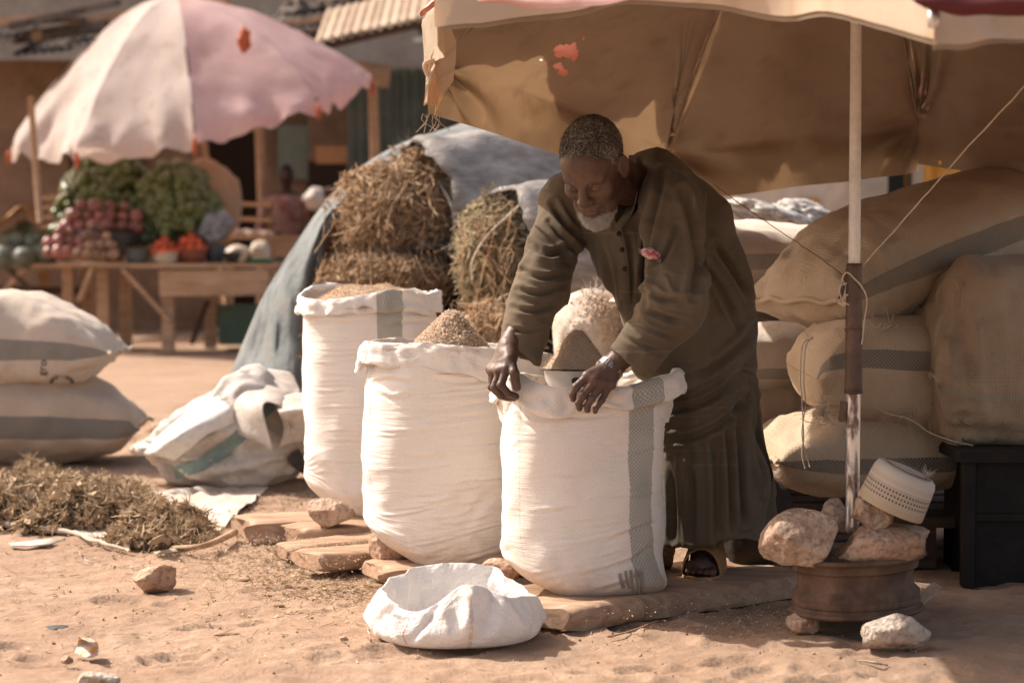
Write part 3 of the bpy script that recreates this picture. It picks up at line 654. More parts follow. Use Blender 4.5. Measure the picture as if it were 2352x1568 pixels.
lumpy('plastic_bag', 'crumpled blue grey plastic bag slumped on the crate', 'bag', pt(492, 520, 18.7), (.17, .12, .11), 4, mottled('blue_grey_plastic', [(.10, .12, .15), (.21, .24, .28), (.36, .38, .41)], 9, .35, .3, 30, .01, .5), .25, 4, 2.2, R=rotm(0, -.5, 0))
for k, (u, v, w, h) in enumerate([(545, 583, 28, 20), (598, 578, 24, 26)]):
    lumpy('white_gourd', 'pale curved gourd lying behind the dark dish' if k == 0 else 'pale upright gourd near the tarp', 'gourd', pt(u, v, 20.0), (w / FPX * 20, .1, h / FPX * 20), 30 + k, plain('pale_gourd', (.62, .55, .46), .5, .15), .12, 3)
V, F = (lambda P: (P.reshape(-1, 3), grid_faces(12, 8)))(np.array([[pt(-60 + i * 13.6, 520 - 46 * math.exp(-((i - 8) / 3.2) ** 2) + j * 1.5 + 5 * math.sin(i * 1.3 + j), 19.0 + j * .09) for j in range(8)] for i in range(12)]))
ob = mk('cardboard_cover', V, F, plain('brown_cardboard', (.33, .18, .08), .85)); tag(ob, 'bent brown cardboard sheet over the squashes', 'cardboard'); ob.modifiers.new('thick', 'SOLIDIFY').thickness = .012
for k, (u, v) in enumerate([(455, 548), (515, 540), (570, 535)]): pass
pile('small_fruit', 'small pale fruit on the rear table', 'fruits on the rear table', 'fruit', plain('pale_fruit', (.42, .3, .24), .5), [pt(545 + k * 11, 538 + (k % 2) * 2, 20.2 + .1 * (k % 3)) for k in range(8)], .045)

# far person beside the doorway
def far_person():
    Y = 21.5; b = gnd(660, 770); b = np.array([(660 - 1176) / FPX * Y, Y, 0.0]); s = SDF(b + [-.42, -.3, 0], b + [.42, .3, 1.78], .013)
    p = lambda x, y, z: b + np.array([x, y, z])
    s.add(s.cone(p(-.09, 0, .05), p(-.09, .02, .85), .06, .09)); s.add(s.cone(p(.1, .02, .05), p(.09, .02, .85), .06, .09), .02)
    s.add(s.cone(p(0, .02, .9), p(0, 0, 1.3), .15, .16), .06); s.add(s.cone(p(-.16, 0, 1.36), p(.16, 0, 1.36), .07, .07), .06)
    s.add(s.cone(p(-.2, 0, 1.34), p(-.27, -.06, 1.08), .055, .045), .04); s.add(s.cone(p(-.27, -.06, 1.08), p(-.16, -.2, .98), .045, .035), .02)
    s.add(s.cone(p(.2, 0, 1.34), p(.26, -.02, 1.06), .055, .045), .04); s.add(s.cone(p(.26, -.02, 1.06), p(.2, -.18, .95), .045, .035), .02)
    s.add(s.cone(p(0, 0, 1.38), p(0, -.02, 1.52), .05, .05), .03); s.add(s.ell(p(0, -.03, 1.62), (.075, .09, .115)), .02); s.add(s.ell(p(0, -.13, 1.6), (.014, .02, .02)), .02)
    s.add(s.cone(p(-.09, 0, .04), p(-.1, -.16, .03), .045, .035), .02); s.add(s.cone(p(.1, .02, .04), p(.11, -.14, .03), .045, .035), .02)
    V, F = s.mesh(); t = thing('person', 'person in pinkish shirt and blue trousers standing by the mud pillar', 'person', tuple(b))
    g = G('far_person_skin_and_clothes'); z = g.sep(g.coord())[2]; nz = g.noise(g.coord(), 9, 3)
    shirt = g.ramp(nz, [(.4, (.20, .085, .075)), (.55, (.33, .2, .18)), (.7, (.14, .09, .1))])
    col = g.mix(g.math('GREATER_THAN', z, .92), (.10, .12, .15), shirt); col = g.mix(g.math('GREATER_THAN', z, 1.42), col, (.055, .03, .022)); col = g.mix(g.math('GREATER_THAN', z, 1.67), col, (.012, .01, .01)); col = g.mix(g.math('LESS_THAN', z, .1), col, (.05, .03, .02))
    mk('body', V, F, g.bsdf(col, .8), t)
far_person()
st = thing('box_stand', 'wooden stand carrying an open orange brown box by the green shop', 'stand', tuple(pt(752, 640, 21)))
for u in (715, 790): stick('leg', (pt(u, 0, 21)[0], 21, 0), pt(u, 440, 21), .07, .07, M['timber_dark'], st)
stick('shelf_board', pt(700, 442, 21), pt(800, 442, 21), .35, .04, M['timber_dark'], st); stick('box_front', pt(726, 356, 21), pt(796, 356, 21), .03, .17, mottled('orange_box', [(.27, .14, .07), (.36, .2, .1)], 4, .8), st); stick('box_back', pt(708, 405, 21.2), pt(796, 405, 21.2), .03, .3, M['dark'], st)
lumpy('white_bundle', 'small white bundle hanging below the open box', 'bundle', pt(722, 455, 20.8), (.1, .1, .11), 8, plain('white_cloth_bundle', (.6, .56, .53)), .2, 3)
lumpy('dark_bundle', 'dark red brown bundle propped under the open box', 'bundle', pt(752, 480, 20.9), (.13, .12, .22), 12, plain('dark_red_bundle', (.07, .03, .025)), .2, 3)
# ------------------------------------------------------------------ umbrellas (both are gores between bent ribs)
def gore(hub, t0, t1, sag, prof=1.8, lift=0.0, smax=1.0, val=.12, ns=34, nt=18, off=0.0, bulge=None, wr=None, s0=.02):
    """one umbrella panel between two rib tips; valance hangs past s = 1; returns (P[ns,nt,3], s, t)"""
    hub, t0, t1 = (np.asarray(x, float) for x in (hub, t0, t1))
    sv = np.linspace(s0, smax, ns); tv = np.linspace(0, 1, nt); S, T = np.meshgrid(sv, tv, indexing='ij')
    Sc = np.minimum(S, 1.0)
    tip = t0 + T[..., None] * (t1 - t0)
    hang = 4 * T * (1 - T)                                   # fabric drawn in and down between the ribs
    P = hub + (tip - hub) * Sc[..., None]
    P[..., 2] = hub[2] + (tip[..., 2] - hub[2]) * Sc ** prof
    inward = unit(np.concatenate([(hub - tip)[..., :2], np.zeros(tip.shape[:2] + (1,))], -1))
    P += inward * (hang * sag * Sc ** 1.5)[..., None]
    P[..., 2] -= hang * sag * .35 * Sc * (1.0) - hang * lift * Sc ** 2
    P[..., 2] -= np.maximum(S - 1, 0) / max(smax - 1, 1e-6) * val if smax > 1 else 0
    if off: P += (-inward * .7 + np.array([0, 0, .7])) * off
    if wr is not None: P += wr(P, S, T)
    return P, S, T
def panel(name, P, mat, parent, cut=None, thick=.0015, uvs=None):
    n, m = P.shape[:2]; F = grid_faces(n, m)
    if cut is not None:
        c = P.reshape(-1, 3)[F].mean(1); F = F[~cut(c)]
    ob = mk(name, P.reshape(-1, 3), F, mat, parent, uv=None if uvs is None else uvs.reshape(-1, 2))
    return ob
def clothmat(name, c1, c2, stain, tl, tcol, nscale=2.5, bump=.25, lower=None):
    g = G(name); oc = g.coord(); a = g.noise(oc, nscale, 5, .6); b = g.noise(oc, 9, 4); f = g.noise(oc, 220, 2)
    col = g.ramp(a, [(.35, c1), (.65, c2)]); col = g.mix(g.ramp(b, [(.55, (0,) * 3), (.78, (.7,) * 3)]), col, stain)
    nb = g.bump(g.math('ADD', g.noise(oc, 6, 3), g.math('MULTIPLY', f, .06)), bump, .02)
    return g.bsdf(col, .85, nb, .15, transl=tl, tcol=g.mix(1.0, col, tcol, 'MULTIPLY'))
M['pinkcloth'] = clothmat('faded_pink_cloth', (.64, .44, .43), (.72, .55, .54), (.58, .42, .35), .42, (1, .8, .78))
M['creamcloth'] = clothmat('dirty_cream_cloth', (.60, .51, .47), (.67, .59, .55), (.42, .30, .22), .4, (1, .9, .84))
M['orangerag'] = plain('orange_plastic_rag', (.62, .16, .07), .6, transl=.3)
pu = thing('market_umbrella', 'faded pink and cream market umbrella tilted over the vegetable tables', 'umbrella', tuple(gnd(505, 800)))
hub = at(402, -6, 18.9)
tips = [at(22, 330, 18.7), at(178, 336, 17.8), at(447, 302, 17.5), at(733, 226, 17.9), at(856, 174, 19.0), at(700, 118, 20.3), at(380, 150, 20.6), at(110, 240, 20.0)]
def pwr(P, S, T):
    k = 4 * T * (1 - T); w = .03 * fbm(P, 2.0, 4, 3) + .05 * ridged(P, (3.2, 3.2, 1.0), 9, 2) * S ** 2 * k * sstep(-3.0, -4.2, P[..., 0])
    edge = np.maximum(S - .88, 0) * (.45 * np.sin(T * 17 + 4 * fbm(P, 2, 2, 2)) + .8 * fbm(P, 4.5, 15, 3))
    return np.stack([w * 0, -w - edge * .4, w * .5 + edge * .25], -1)
mats = [M['creamcloth'], M['creamcloth'], M['pinkcloth'], M['pinkcloth'], M['pinkcloth'], M['pinkcloth'], M['creamcloth'], M['creamcloth']]
for k in range(8):
    P, S, T = gore(hub, tips[k], tips[(k + 1) % 8], .05 if k in (1, 2, 3) else .08, 1.75, 0.0, 1.1, .11, 30, 22, wr=pwr)
    panel('canopy_panel', P, mats[k], pu)
    ss = np.linspace(0.01, 1, 14); R = hub + (tips[k] - hub) * ss[:, None]; R[:, 2] = hub[2] + (tips[k] - hub)[2] * ss ** 1.75; R += (hub - tips[k]) * .012
    V, F = tube(R - [0, 0, .03], .009, 5); mk('rib', V, F, M['timber_dark'], pu)
    V0, F0 = ICO[2]; q = tips[k] + [0, -.03, -.12]; V = V0 * np.array([.022, .02, .07]) * (1 + .3 * fbm(V0, 2, k, 2)[:, None]) + q
    mk('rag_tie', V, F0, M['orangerag'], pu)
V0, F0 = ICO[3]; V = V0 * np.array([.05, .03, .1]) * (1 + .35 * fbm(V0, 2.2, 4, 3)[:, None]) + at(562, 92, 18.0); mk('patch_rag', V, F0, M['orangerag'], pu)
V, F = tube([hub + [0, 0, .05], at(462, 300, 19.2), at(488, 440, 19.4), at(530, 760, 19.6)], [.025, .028, .03, .035], 8); mk('pole', V, F, M['timber'], pu)

# ------------------------------------------------------------------ blue tarp and hay bales
outer = curve([at(1120, 255, 9.9), at(1040, 290, 9.8), at(930, 325, 9.75), at(830, 382, 9.7), at(742, 468, 9.65), at(685, 550, 9.65), at(615, 660, 9.65), at(560, 780, 9.8), at(515, 895, 9.7), at(470, 1050, 9.65)], 60)
inner = curve([at(1180, 290, 9.5), at(1060, 312, 9.4), at(950, 350, 9.35), at(850, 410, 9.3), at(762, 500, 9.25), at(735, 560, 9.2), at(735, 660, 9.2), at(736, 780, 9.25), at(740, 900, 9.2), at(745, 1060, 9.2)], 60)
n, m = 60, 26; P = np.zeros((n, m, 3))
for j in range(m):
    t = j / (m - 1); P[:, j] = outer * (1 - t) + inner * t
    P[:, j, 1] -= .22 * math.sin(math.pi * t) * np.linspace(.3, 1, n)
W = .06 * fbm(P, (4, 4, 2.0), 6, 4) + .06 * np.maximum(ridged(P, (4.2, 3, 1.6), 12, 3), -.2); edge_ = np.linspace(0, 1, m); W *= np.sin(np.pi * np.clip(edge_, .06, .94))[None, :]
P[..., 1] -= W; P[..., 0] += W * .3
tp = mk('tarp', P.reshape(-1, 3), grid_faces(n, m), M['tarp']); tp.modifiers.new('thick', 'SOLIDIFY').thickness = .004
tag(tp, 'faded blue grey tarp draped beside the hay bales', 'tarp')
V, F = tube(curve([p + np.array([0, -.02, 0]) for p in inner[22:]], 40), .022, 8); mk('hem', V, F, M['tarp'], tp)

def tubecover(a, b, ra, rb, rz, seed, mat, parent, rag=.03, name='sack_cover'):
    """open-ended cloth sleeve round a bale"""
    a, b = np.asarray(a, float), np.asarray(b, float); d = unit(b - a); up = np.array([0, 0, 1.0]); x = unit(np.cross(d, up)); z = np.cross(x, d); n, m = 30, 48; th = np.linspace(0, 2 * math.pi, m, endpoint=False)
    P = np.zeros((n, m, 3))
    for i in range(n):
        t = i / (n - 1); c = a + (b - a) * t; r = ra + (rb - ra) * t
        P[i] = c + np.outer(np.cos(th) * r, x) + np.outer(np.sin(th) * r * rz, z)
    w = .02 * fbm(P, (3, 3, 7), seed, 4) + .025 * ridged(P, (2.5, 2.5, 6), seed + 3, 3); rad = unit(P - (a + (b - a) * np.linspace(0, 1, n)[:, None])[:, None]); P += rad * w[..., None]
    P[0] += np.outer(rag * fbm(np.stack([np.cos(th), np.sin(th), th * 0], -1), 4, seed, 3), d) - rad[0] * .02
    ob = mk(name, P.reshape(-1, 3), grid_faces(n, m, False, True), mat, parent); ob.modifiers.new('thick', 'SOLIDIFY').thickness = .006
    # frayed lip
    q = RNG.integers(0, m, 240); V, F = stems(P[0][q] + RNG.normal(size=(240, 3)) * .008, rad[0][q] * .6 - d * .5 + RNG.normal(size=(240, 3)) * .6, RNG.uniform(.015, .06, 240), .0012, .5)
    ob2 = mk('frayed_edge', V, F, mat, ob); ob2['kind'] = 'stuff'
    return ob
def hayface(c, s, n, mat, parent, seed, L=(.06, .2), r=.003, R=None, name='hay', droop=1.2):
    """bundle of dry stalks packed over an uneven core"""
    q = np.random.default_rng(seed); V0, F0 = ICO[3]; s = np.asarray(s, float)
    core = V0 * s * .9 * (1 + .12 * fbm(V0, 2.2, seed, 3)[:, None])
    d = unit(q.normal(size=(n, 3))); d[:, 1] = -np.abs(d[:, 1]) * q.choice([1, 1, 1, -.5], n); rr = (.84 + .2 * q.random(n)) * (1 + .12 * fbm(d, 2.2, seed, 3))
    Pn = d * s * rr[:, None]; tang = unit(np.cross(d, q.normal(size=(n, 3)))); flow = unit(np.stack([fbm(Pn, 4, seed + 5, 2), fbm(Pn, 4, seed + 6, 2), fbm(Pn, 4, seed + 7, 2)], -1)); D = tang + 1.1 * flow + [0, 0, -droop * .3]; D = unit(D - d * ((D * d).sum(1, keepdims=True) * .85) + d * q.uniform(-.1, .12, (n, 1)))
    Ls = q.uniform(*L, n); Pn = Pn - D * (Ls * .5)[:, None]
    if R is not None: core = core @ R.T; Pn = Pn @ R.T; D = D @ R.T
    mk('hay_shade_core', core + c, F0, M['shade_core'], parent)['kind'] = 'stuff'
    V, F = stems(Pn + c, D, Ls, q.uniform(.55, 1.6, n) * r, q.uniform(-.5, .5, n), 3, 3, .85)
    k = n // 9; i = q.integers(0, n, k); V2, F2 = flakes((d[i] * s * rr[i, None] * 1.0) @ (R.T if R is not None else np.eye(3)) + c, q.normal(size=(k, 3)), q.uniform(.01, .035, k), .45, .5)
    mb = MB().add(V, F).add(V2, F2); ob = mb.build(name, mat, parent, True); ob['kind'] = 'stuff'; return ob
b1 = thing('hay_bale', 'large bale of reddish dry stalks bulging from a grey sack at the top', 'hay bale', tuple(at(890, 700, 9.5)))
hayface(at(902, 522, 9.40), (.268, .33, .25), 9000, M['hay'], b1, 1)
tubecover(at(958, 488, 9.32), at(1400, 425, 9.95), .287, .30, 1.0, 2, M['greybag'], b1)
hayface(at(962, 488, 9.44), (.18, .27, .262), 3200, M['hay'], b1, 31)
V, F = tube(curve([at(1010, 420, 9.2), at(1040, 480, 9.12), at(1042, 560, 9.1), at(1030, 640, 9.15), at(1000, 690, 9.2)], 20), .008, 6); mk('rope', V, F, M['greybag'], b1)
b2 = thing('hay_bale', 'smaller leafy greenish bale in a pale grey sack beside the large bale', 'hay bale', tuple(at(1130, 760, 8.7)))
hayface(at(1138, 590, 8.75), (.145, .22, .235), 6000, M['hay_green'], b2, 5, (.03, .13))
tubecover(at(1162, 582, 8.62), at(1560, 552, 9.0), .24, .25, 1.0, 7, M['greybag'], b2)
hayface(at(1165, 584, 8.74), (.12, .2, .218), 2000, M['hay_green'], b2, 33, (.03, .13))
b3 = thing('hay_bale', 'loose stalk bale squeezed under the large bale', 'hay bale', tuple(at(890, 760, 9.1)))
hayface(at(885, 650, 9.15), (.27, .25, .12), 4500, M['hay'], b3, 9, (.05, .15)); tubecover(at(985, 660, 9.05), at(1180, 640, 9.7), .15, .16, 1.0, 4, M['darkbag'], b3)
b4 = thing('hay_bale', 'bottom bale of tangled pale stalks behind the middle sack', 'hay bale', tuple(at(1140, 900, 8.5)))
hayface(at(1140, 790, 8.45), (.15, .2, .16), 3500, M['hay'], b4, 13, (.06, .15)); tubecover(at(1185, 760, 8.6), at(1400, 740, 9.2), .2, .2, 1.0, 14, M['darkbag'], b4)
b5 = thing('hay_bale', 'low bale of loose stalks behind the tall left sack', 'hay bale', tuple(at(900, 900, 9.0)))
hayface(at(880, 780, 9.05), (.26, .25, .22), 2000, M['hay'], b5, 19)
hayface(at(860, 925, 9.1), (.22, .22, .27), 1500, M['hay'], b5, 41)
b6 = thing('hay_bale', 'dark wrapped bale at the bottom of the hay stack', 'hay bale', tuple(at(1050, 1000, 9.2)))
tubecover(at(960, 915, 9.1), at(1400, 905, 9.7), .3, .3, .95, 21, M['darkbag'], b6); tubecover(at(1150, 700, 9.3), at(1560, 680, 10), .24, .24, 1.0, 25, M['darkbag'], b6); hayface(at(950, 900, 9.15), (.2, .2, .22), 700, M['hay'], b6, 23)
# long loose stems and cords on the bales
mb = MB()
for k in range(70):
    u, v = RNG.uniform(750, 1030), RNG.uniform(400, 690); a = at(u, v, 9.05); V, F = tube(curve([a, a + RNG.normal(size=3) * .03 + [0, 0, -.05], a + RNG.normal(size=3) * .05 + [0, 0, -.10]], 8), RNG.uniform(.0012, .0026), 5); mb.add(V, F)
mb.build('loose_stalk', M['hay'], b1)['kind'] = 'stuff'
mb = MB()
for k in range(45):
    u, v = RNG.uniform(1060, 1190), RNG.uniform(480, 780); a = at(u, v, 8.45); V, F = tube(curve([a, a + RNG.normal(size=3) * .05 + [0, 0, -.05], a + RNG.normal(size=3) * .08 + [0, 0, -.14]], 8), RNG.uniform(.0012, .0025), 5); mb.add(V, F)
mb.build('loose_stalk', M['hay'], b2)['kind'] = 'stuff'
V, F = tube(curve([at(1195, 470, 8.5), at(1120, 540, 8.42), at(1085, 600, 8.4), at(1085, 640, 8.42)], 20), .004, 5); mk('cord', V, F, M['twine'], b2)

# white plastic sack spilling husk behind the man's arm
ws = thing('husk_sack', 'torn white plastic sack spilling husks under the man\'s arm', 'sack', tuple(at(1365, 900, 7.4)))
V0, F0 = ICO[4]; s = np.array([.135, .15, .135]); V = V0 * s * (1 + .04 * fbm(V0, 2, 3, 4) + .02 * ridged(V0, 3, 5, 2))[:, None]; c0 = at(1362, 752, 7.4)
Vd = V.copy(); Vd[:, 2] = np.where(V[:, 2] < 0, V[:, 2] * (c0[2] - .005) / -V[:, 2].min(), V[:, 2]); Vd[:, :2] *= (1 - .25 * np.clip(-Vd[:, 2:] / c0[2], 0, 1)); mk('sack_body', Vd + c0, F0, M['whitesheet'], ws)
q = unit(RNG.normal(size=(700, 3)) * [.4, .3, .4] + [.35, -.75, .3]); V, F = flakes(q * s * 1.05 + c0, q + RNG.normal(size=q.shape) * .5, RNG.uniform(.008, .022, 700), .5, .4); mk('husks', V, F, M['bran_coarse'], ws)['kind'] = 'stuff'
q = unit(RNG.normal(size=(60, 3)) * .3 + [.1, -.35, .9]); V, F = stems(q * s + c0, q + RNG.normal(size=q.shape) * .6, RNG.uniform(.015, .045, 60), .0014, .6); mk('plastic_fringe', V, F, M['whitesheet'], ws)['kind'] = 'stuff'

# ------------------------------------------------------------------ lying sacks
def sack(name, label, c, L, W, H, R, mat, seed, end_w=.86, p=2.6, wr=.012, flat=.75, bend=None, group=None, hem=(-1, 1), hem_mat=None, parent=None, ear=.05, wob=.02, n=72, m=72, cat='sack', sharp_fold=.012, vshift=0.0, asym=0.0):
    """filled woven sack lying down: local x = length, y = width, z = up; R columns are those axes"""
    s = np.linspace(-1, 1, n); th = np.linspace(0, 2 * math.pi, m, endpoint=False); S, T = np.meshgrid(s, th, indexing='ij')
    a = np.abs(S); hw = W / 2 * (end_w + (1 - end_w) * (1 - a ** 2.2)); hh = H / 2 * np.maximum(1 - a ** p, 0) ** .55 + .006 * (1 - a ** 12) + .0004
    hh = hh * (1 + asym * S)
    ct, snt = np.cos(T), np.sin(T); e = .78
    y = np.sign(ct) * np.abs(ct) ** e * hw; z = np.sign(snt) * np.abs(snt) ** e * hh
    z = np.where(z < 0, z * flat, z); x = S * L / 2 * (1 + ear * (np.abs(ct) ** 6) * a ** 5)
    P = np.stack([x, y, z], -1); N = unit(np.stack([0 * x, ct / hw, snt / np.maximum(hh, .02)], -1))
    Q = P + seed * 3.1
    d = wob * fbm(Q, 4.0, seed, 3) + wr * ridged(Q, (5, 13, 13), seed + 2, 3) * (.25 + a ** 3) + sharp_fold * ridged(Q, (14, 5, 5), seed + 4, 2) * (a ** 2 * .7 + .12)
    P = P + N * (d * np.minimum(hh / .05, 1))[..., None]
    if bend is not None: P = bend(P, S, T)
    V = P.reshape(-1, 3) @ np.asarray(R).T + np.asarray(c)
    girth = 2 * (W + H) * .85; uv = np.stack([S * L / 2, T / (2 * math.pi) * girth + vshift], -1).reshape(-1, 2)
    F = grid_faces(n, m, False, True)
    # uv per loop so that the wrap-round column does not smear
    lu = uv[F].copy(); wrapm = (lu[:, :, 1].max(1) - lu[:, :, 1].min(1)) > girth / 2
    for i in range(4): lu[wrapm, i, 1] = np.where(lu[wrapm, i, 1] < girth / 2 + vshift, lu[wrapm, i, 1] + girth, lu[wrapm, i, 1])
    ob = mk(name, V, F[:, ::-1], mat, parent, uv=lu[:, ::-1].reshape(-1, 2))
    if label: tag(ob, label, cat, group)
    for k in hem:
        i = 0 if k < 0 else n - 1; ring = V.reshape(n, m, 3)[i]; j = np.arange(m // 2 + 1); pth = (ring[j] + ring[(-j) % m]) / 2 + np.asarray(R)[:, 0] * k * .004
        pth = curve(pth[::3], 40); pth += np.asarray(R)[:, 2] * (.006 * np.sin(np.arange(40) * .9 + seed))[:, None]
        HV, HF = tube(pth, .0085, 7); mk('stitched_hem', HV, HF, hem_mat or mat, ob)
    return ob
def axes(dx, up=(0, 0, 1), roll=0.0):
    x = unit(dx); y = unit(np.cross(up, x)); z = np.cross(x, y); c, s_ = math.cos(roll), math.sin(roll)
    return np.stack([x, y * c + z * s_, z * c - y * s_], 1)
TAN, TAN2 = (.43, .32, .22), (.52, .41, .30)
M['sk_left'] = sackcloth('dusty_sack_grey_stripe', (.50, .41, .33), (.58, .49, .41), stripes=[(1.02, .10, (.13, .135, .125))], wr=.35, wr_scale=(6, 6, 1), dirt_amt=.5, weave=.005)
M['sk_left2'] = sackcloth('dusty_sack_dark_stripe', (.42, .32, .24), (.50, .40, .31), stripes=[(1.02, .105, (.10, .105, .1))], wr=.35, wr_scale=(6, 6, 1), dirt_amt=.5, weave=.005)
Yl = 9.38; gL = 2 * (.62 + .45) * .85
lo_ = sack('grain_sack', 'lower dusty sack with dark stripe in the left stack of two', (at(-92, 0, Yl)[0], Yl, .175), 1.5, .72, .48, axes((1, .05, -.01)), M['sk_left2'], 3, .72, 2.9, bend=None, flat=.75, wob=.03)
up_ = sack('grain_sack', 'upper pale sack with grey stripe and printed word agro, left stack', (at(-134, 0, Yl)[0], Yl, .515), 1.48, .68, .52, axes((1, -.04, -.03)), M['sk_left'], 6, .66, 2.7, flat=.72, wob=.03)
for ob, girth in ((lo_, 2 * (.66 + .47) * .85), (up_, 2 * (.62 + .44) * .85)): ob['girth'] = girth

# the printed word and emblem on the upper sack
def print_text(body, target, u, v, size, rotz, mat, parent, name='printed_word', ext=.0004, squeeze=1.0):
    cu = bpy.data.curves.new(name, 'FONT'); cu.body = body; cu.size = 1; cu.align_x = 'CENTER'; cu.align_y = 'CENTER'; cu.resolution_u = 3
    tmp = bpy.data.objects.new(name, cu); dg = bpy.context.evaluated_depsgraph_get(); COL.objects.link(tmp); dg.update()
    me = bpy.data.meshes.new_from_object(tmp.evaluated_get(dg)); V = np.zeros(len(me.vertices) * 3); me.vertices.foreach_get('co', V); V = V.reshape(-1, 3)
    F = [tuple(p.vertices) for p in me.polygons]; bpy.data.objects.remove(tmp)
    # split long faces so the print can follow the cloth
    bm_ = None
    c, s_ = math.cos(rotz), math.sin(rotz); pu_, pv_ = (V[:, 0] * c - V[:, 1] * s_) * size, -(V[:, 0] * s_ + V[:, 1] * c) * size * squeeze
    T = np.zeros(len(target.data.vertices) * 3); target.data.vertices.foreach_get('co', T); T = T.reshape(-1, 3) + ORG[target.name]
    tu, tv, tf = proj(T); out = []
    for a, b in zip(u + pu_, v + pv_):
        d = np.hypot(tu - a, tv - b); k = np.where(d < max(14, np.partition(d, 6)[6]))[0]; k = k[tf[k] < tf[k].min() + .12]; w = 1 / (d[k] + 2); out.append(at(a, b, (T[k, 1] * w).sum() / w.sum() - .004))
    V = np.array(out); tri = []
    for f in F:
        for i in range(1, len(f) - 1): tri.append((f[0], f[i], f[i + 1]))
    bpy.data.meshes.remove(me)
    ob = mk(name, V, np.array(tri), mat, parent, False); return ob
M['ink'] = plain('faded_print_ink', (.055, .05, .045), .9)
bpy.context.view_layer.update()
print_text('agro', up_, 97, 850, 27, math.radians(84), M['ink'], up_)
lumps = []
mb = MB(); cT = at(140, 884, 9.2)
T_ = np.zeros(len(up_.data.vertices) * 3); up_.data.vertices.foreach_get('co', T_); T_ = T_.reshape(-1, 3) + ORG[up_.name]
for k in range(10):
    a = math.pi * k / 9; u0, v0 = 142 + 20 * math.cos(a), 878 - 9 * math.sin(a); kk = surf_at(T_, u0, v0, 12); p = at(u0, v0, T_[kk, 1] - .006)
    V, F = beam(p, p + np.array([.016 * math.cos(a), 0, .016 * math.sin(a)]), .001, .008); mb.add(V, F)
mb.build('printed_emblem', M['ink'], up_, False)

# slumped half-empty white bag with teal stripe
M['slump'] = mottled('dusty_white_plastic_weave', [(.42, .35, .29), (.58, .52, .47), (.66, .62, .58)], 5, .6, .35, 40, .008, .35, transl=.12)
sb = thing('slumped_bag', 'slumped half empty dusty white bag with a teal band', 'bag', tuple(gnd(530, 1112)))
V0, F0 = ICO[4]; c0 = at(520, 1030, 8.55)
def envelope(V0):
    x = V0[:, 0]; top = .10 + .17 * np.exp(-((x - .38) / .42) ** 2) + .05 * (1 - np.abs(x)); bot = .11 * np.sqrt(np.clip(1 - (x * .97) ** 2, 0, 1))
    z = np.where(V0[:, 2] > 0, V0[:, 2] * top * 1.12, V0[:, 2] * bot * 1.5); return np.stack([x * .33, V0[:, 1] * .2, z], -1)
V = envelope(V0); V += V0 * (.035 * ridged(V0, (1.6, 1.8, 2.2), 5, 3) + .02 * fbm(V0, 3, 8, 3))[:, None]; V = V @ rotm(0, .0, 0).T + c0; V[:, 2] = np.maximum(V[:, 2], .003)
body = mk('bag_body', V, F0, M['slump'], sb)
def sheet(P, name, mat, parent, seed, amp=.02, sc=6, thick=.003):
    n, m = P.shape[:2]; P = P + (amp * fbm(P, sc, seed, 3) + amp * ridged(P, sc * .7, seed + 5, 2))[..., None] * np.array([.3, -.8, .5])
    ob = mk(name, P.reshape(-1, 3), grid_faces(n, m), mat, parent); ob.modifiers.new('thick', 'SOLIDIFY').thickness = thick; return ob
def loft(rows, n=28, m=24):
    R = np.array([curve(r, m) for r in rows]); return np.stack([curve(R[:, j], n) for j in range(m)], 1)
P = loft([[at(545, 1000, 8.32), at(528, 930, 8.4), at(545, 872, 8.6), at(600, 848, 8.75), at(668, 858, 8.7), at(690, 905, 8.5)],
          [at(575, 1010, 8.25), at(560, 935, 8.28), at(580, 890, 8.4), at(625, 885, 8.45), at(655, 905, 8.4), at(668, 950, 8.3)],
          [at(625, 1040, 8.2), at(602, 950, 8.2), at(612, 925, 8.22), at(640, 930, 8.2), at(655, 950, 8.2), at(665, 1000, 8.2)]]); sheet(P, 'loose_flap', M['slump'], sb, 3, .015)
P = loft([[at(625, 920, 8.35), at(680, 905, 8.4), at(730, 910, 8.5), at(770, 930, 8.6)], [at(640, 945, 8.18), at(690, 935, 8.15), at(735, 945, 8.2), at(775, 965, 8.4)], [at(650, 985, 8.25), at(695, 970, 8.2), at(740, 985, 8.25), at(775, 1000, 8.4)], [at(640, 1030, 8.3), at(690, 1020, 8.3), at(745, 1025, 8.35), at(775, 1040, 8.4)]]); sheet(P, 'loose_flap', M['slump'], sb, 8, .012)
P = loft([[at(330, 1040, 8.35), at(365, 1000, 8.33), at(420, 955, 8.4), at(500, 905, 8.5)], [at(352, 1045, 8.28), at(400, 1010, 8.22), at(450, 975, 8.25), at(530, 935, 8.35)], [at(400, 1060, 8.28), at(440, 1030, 8.25), at(480, 1000, 8.27), at(550, 970, 8.36)]]); ob = sheet(P, 'torn_edge', mottled('pale_blue_white_plastic', [(.20, .36, .42), (.56, .56, .55), (.64, .60, .56)], 7, .5, .3, 40, .008, .35, lo=.3, hi=.55), sb, 12, .012)
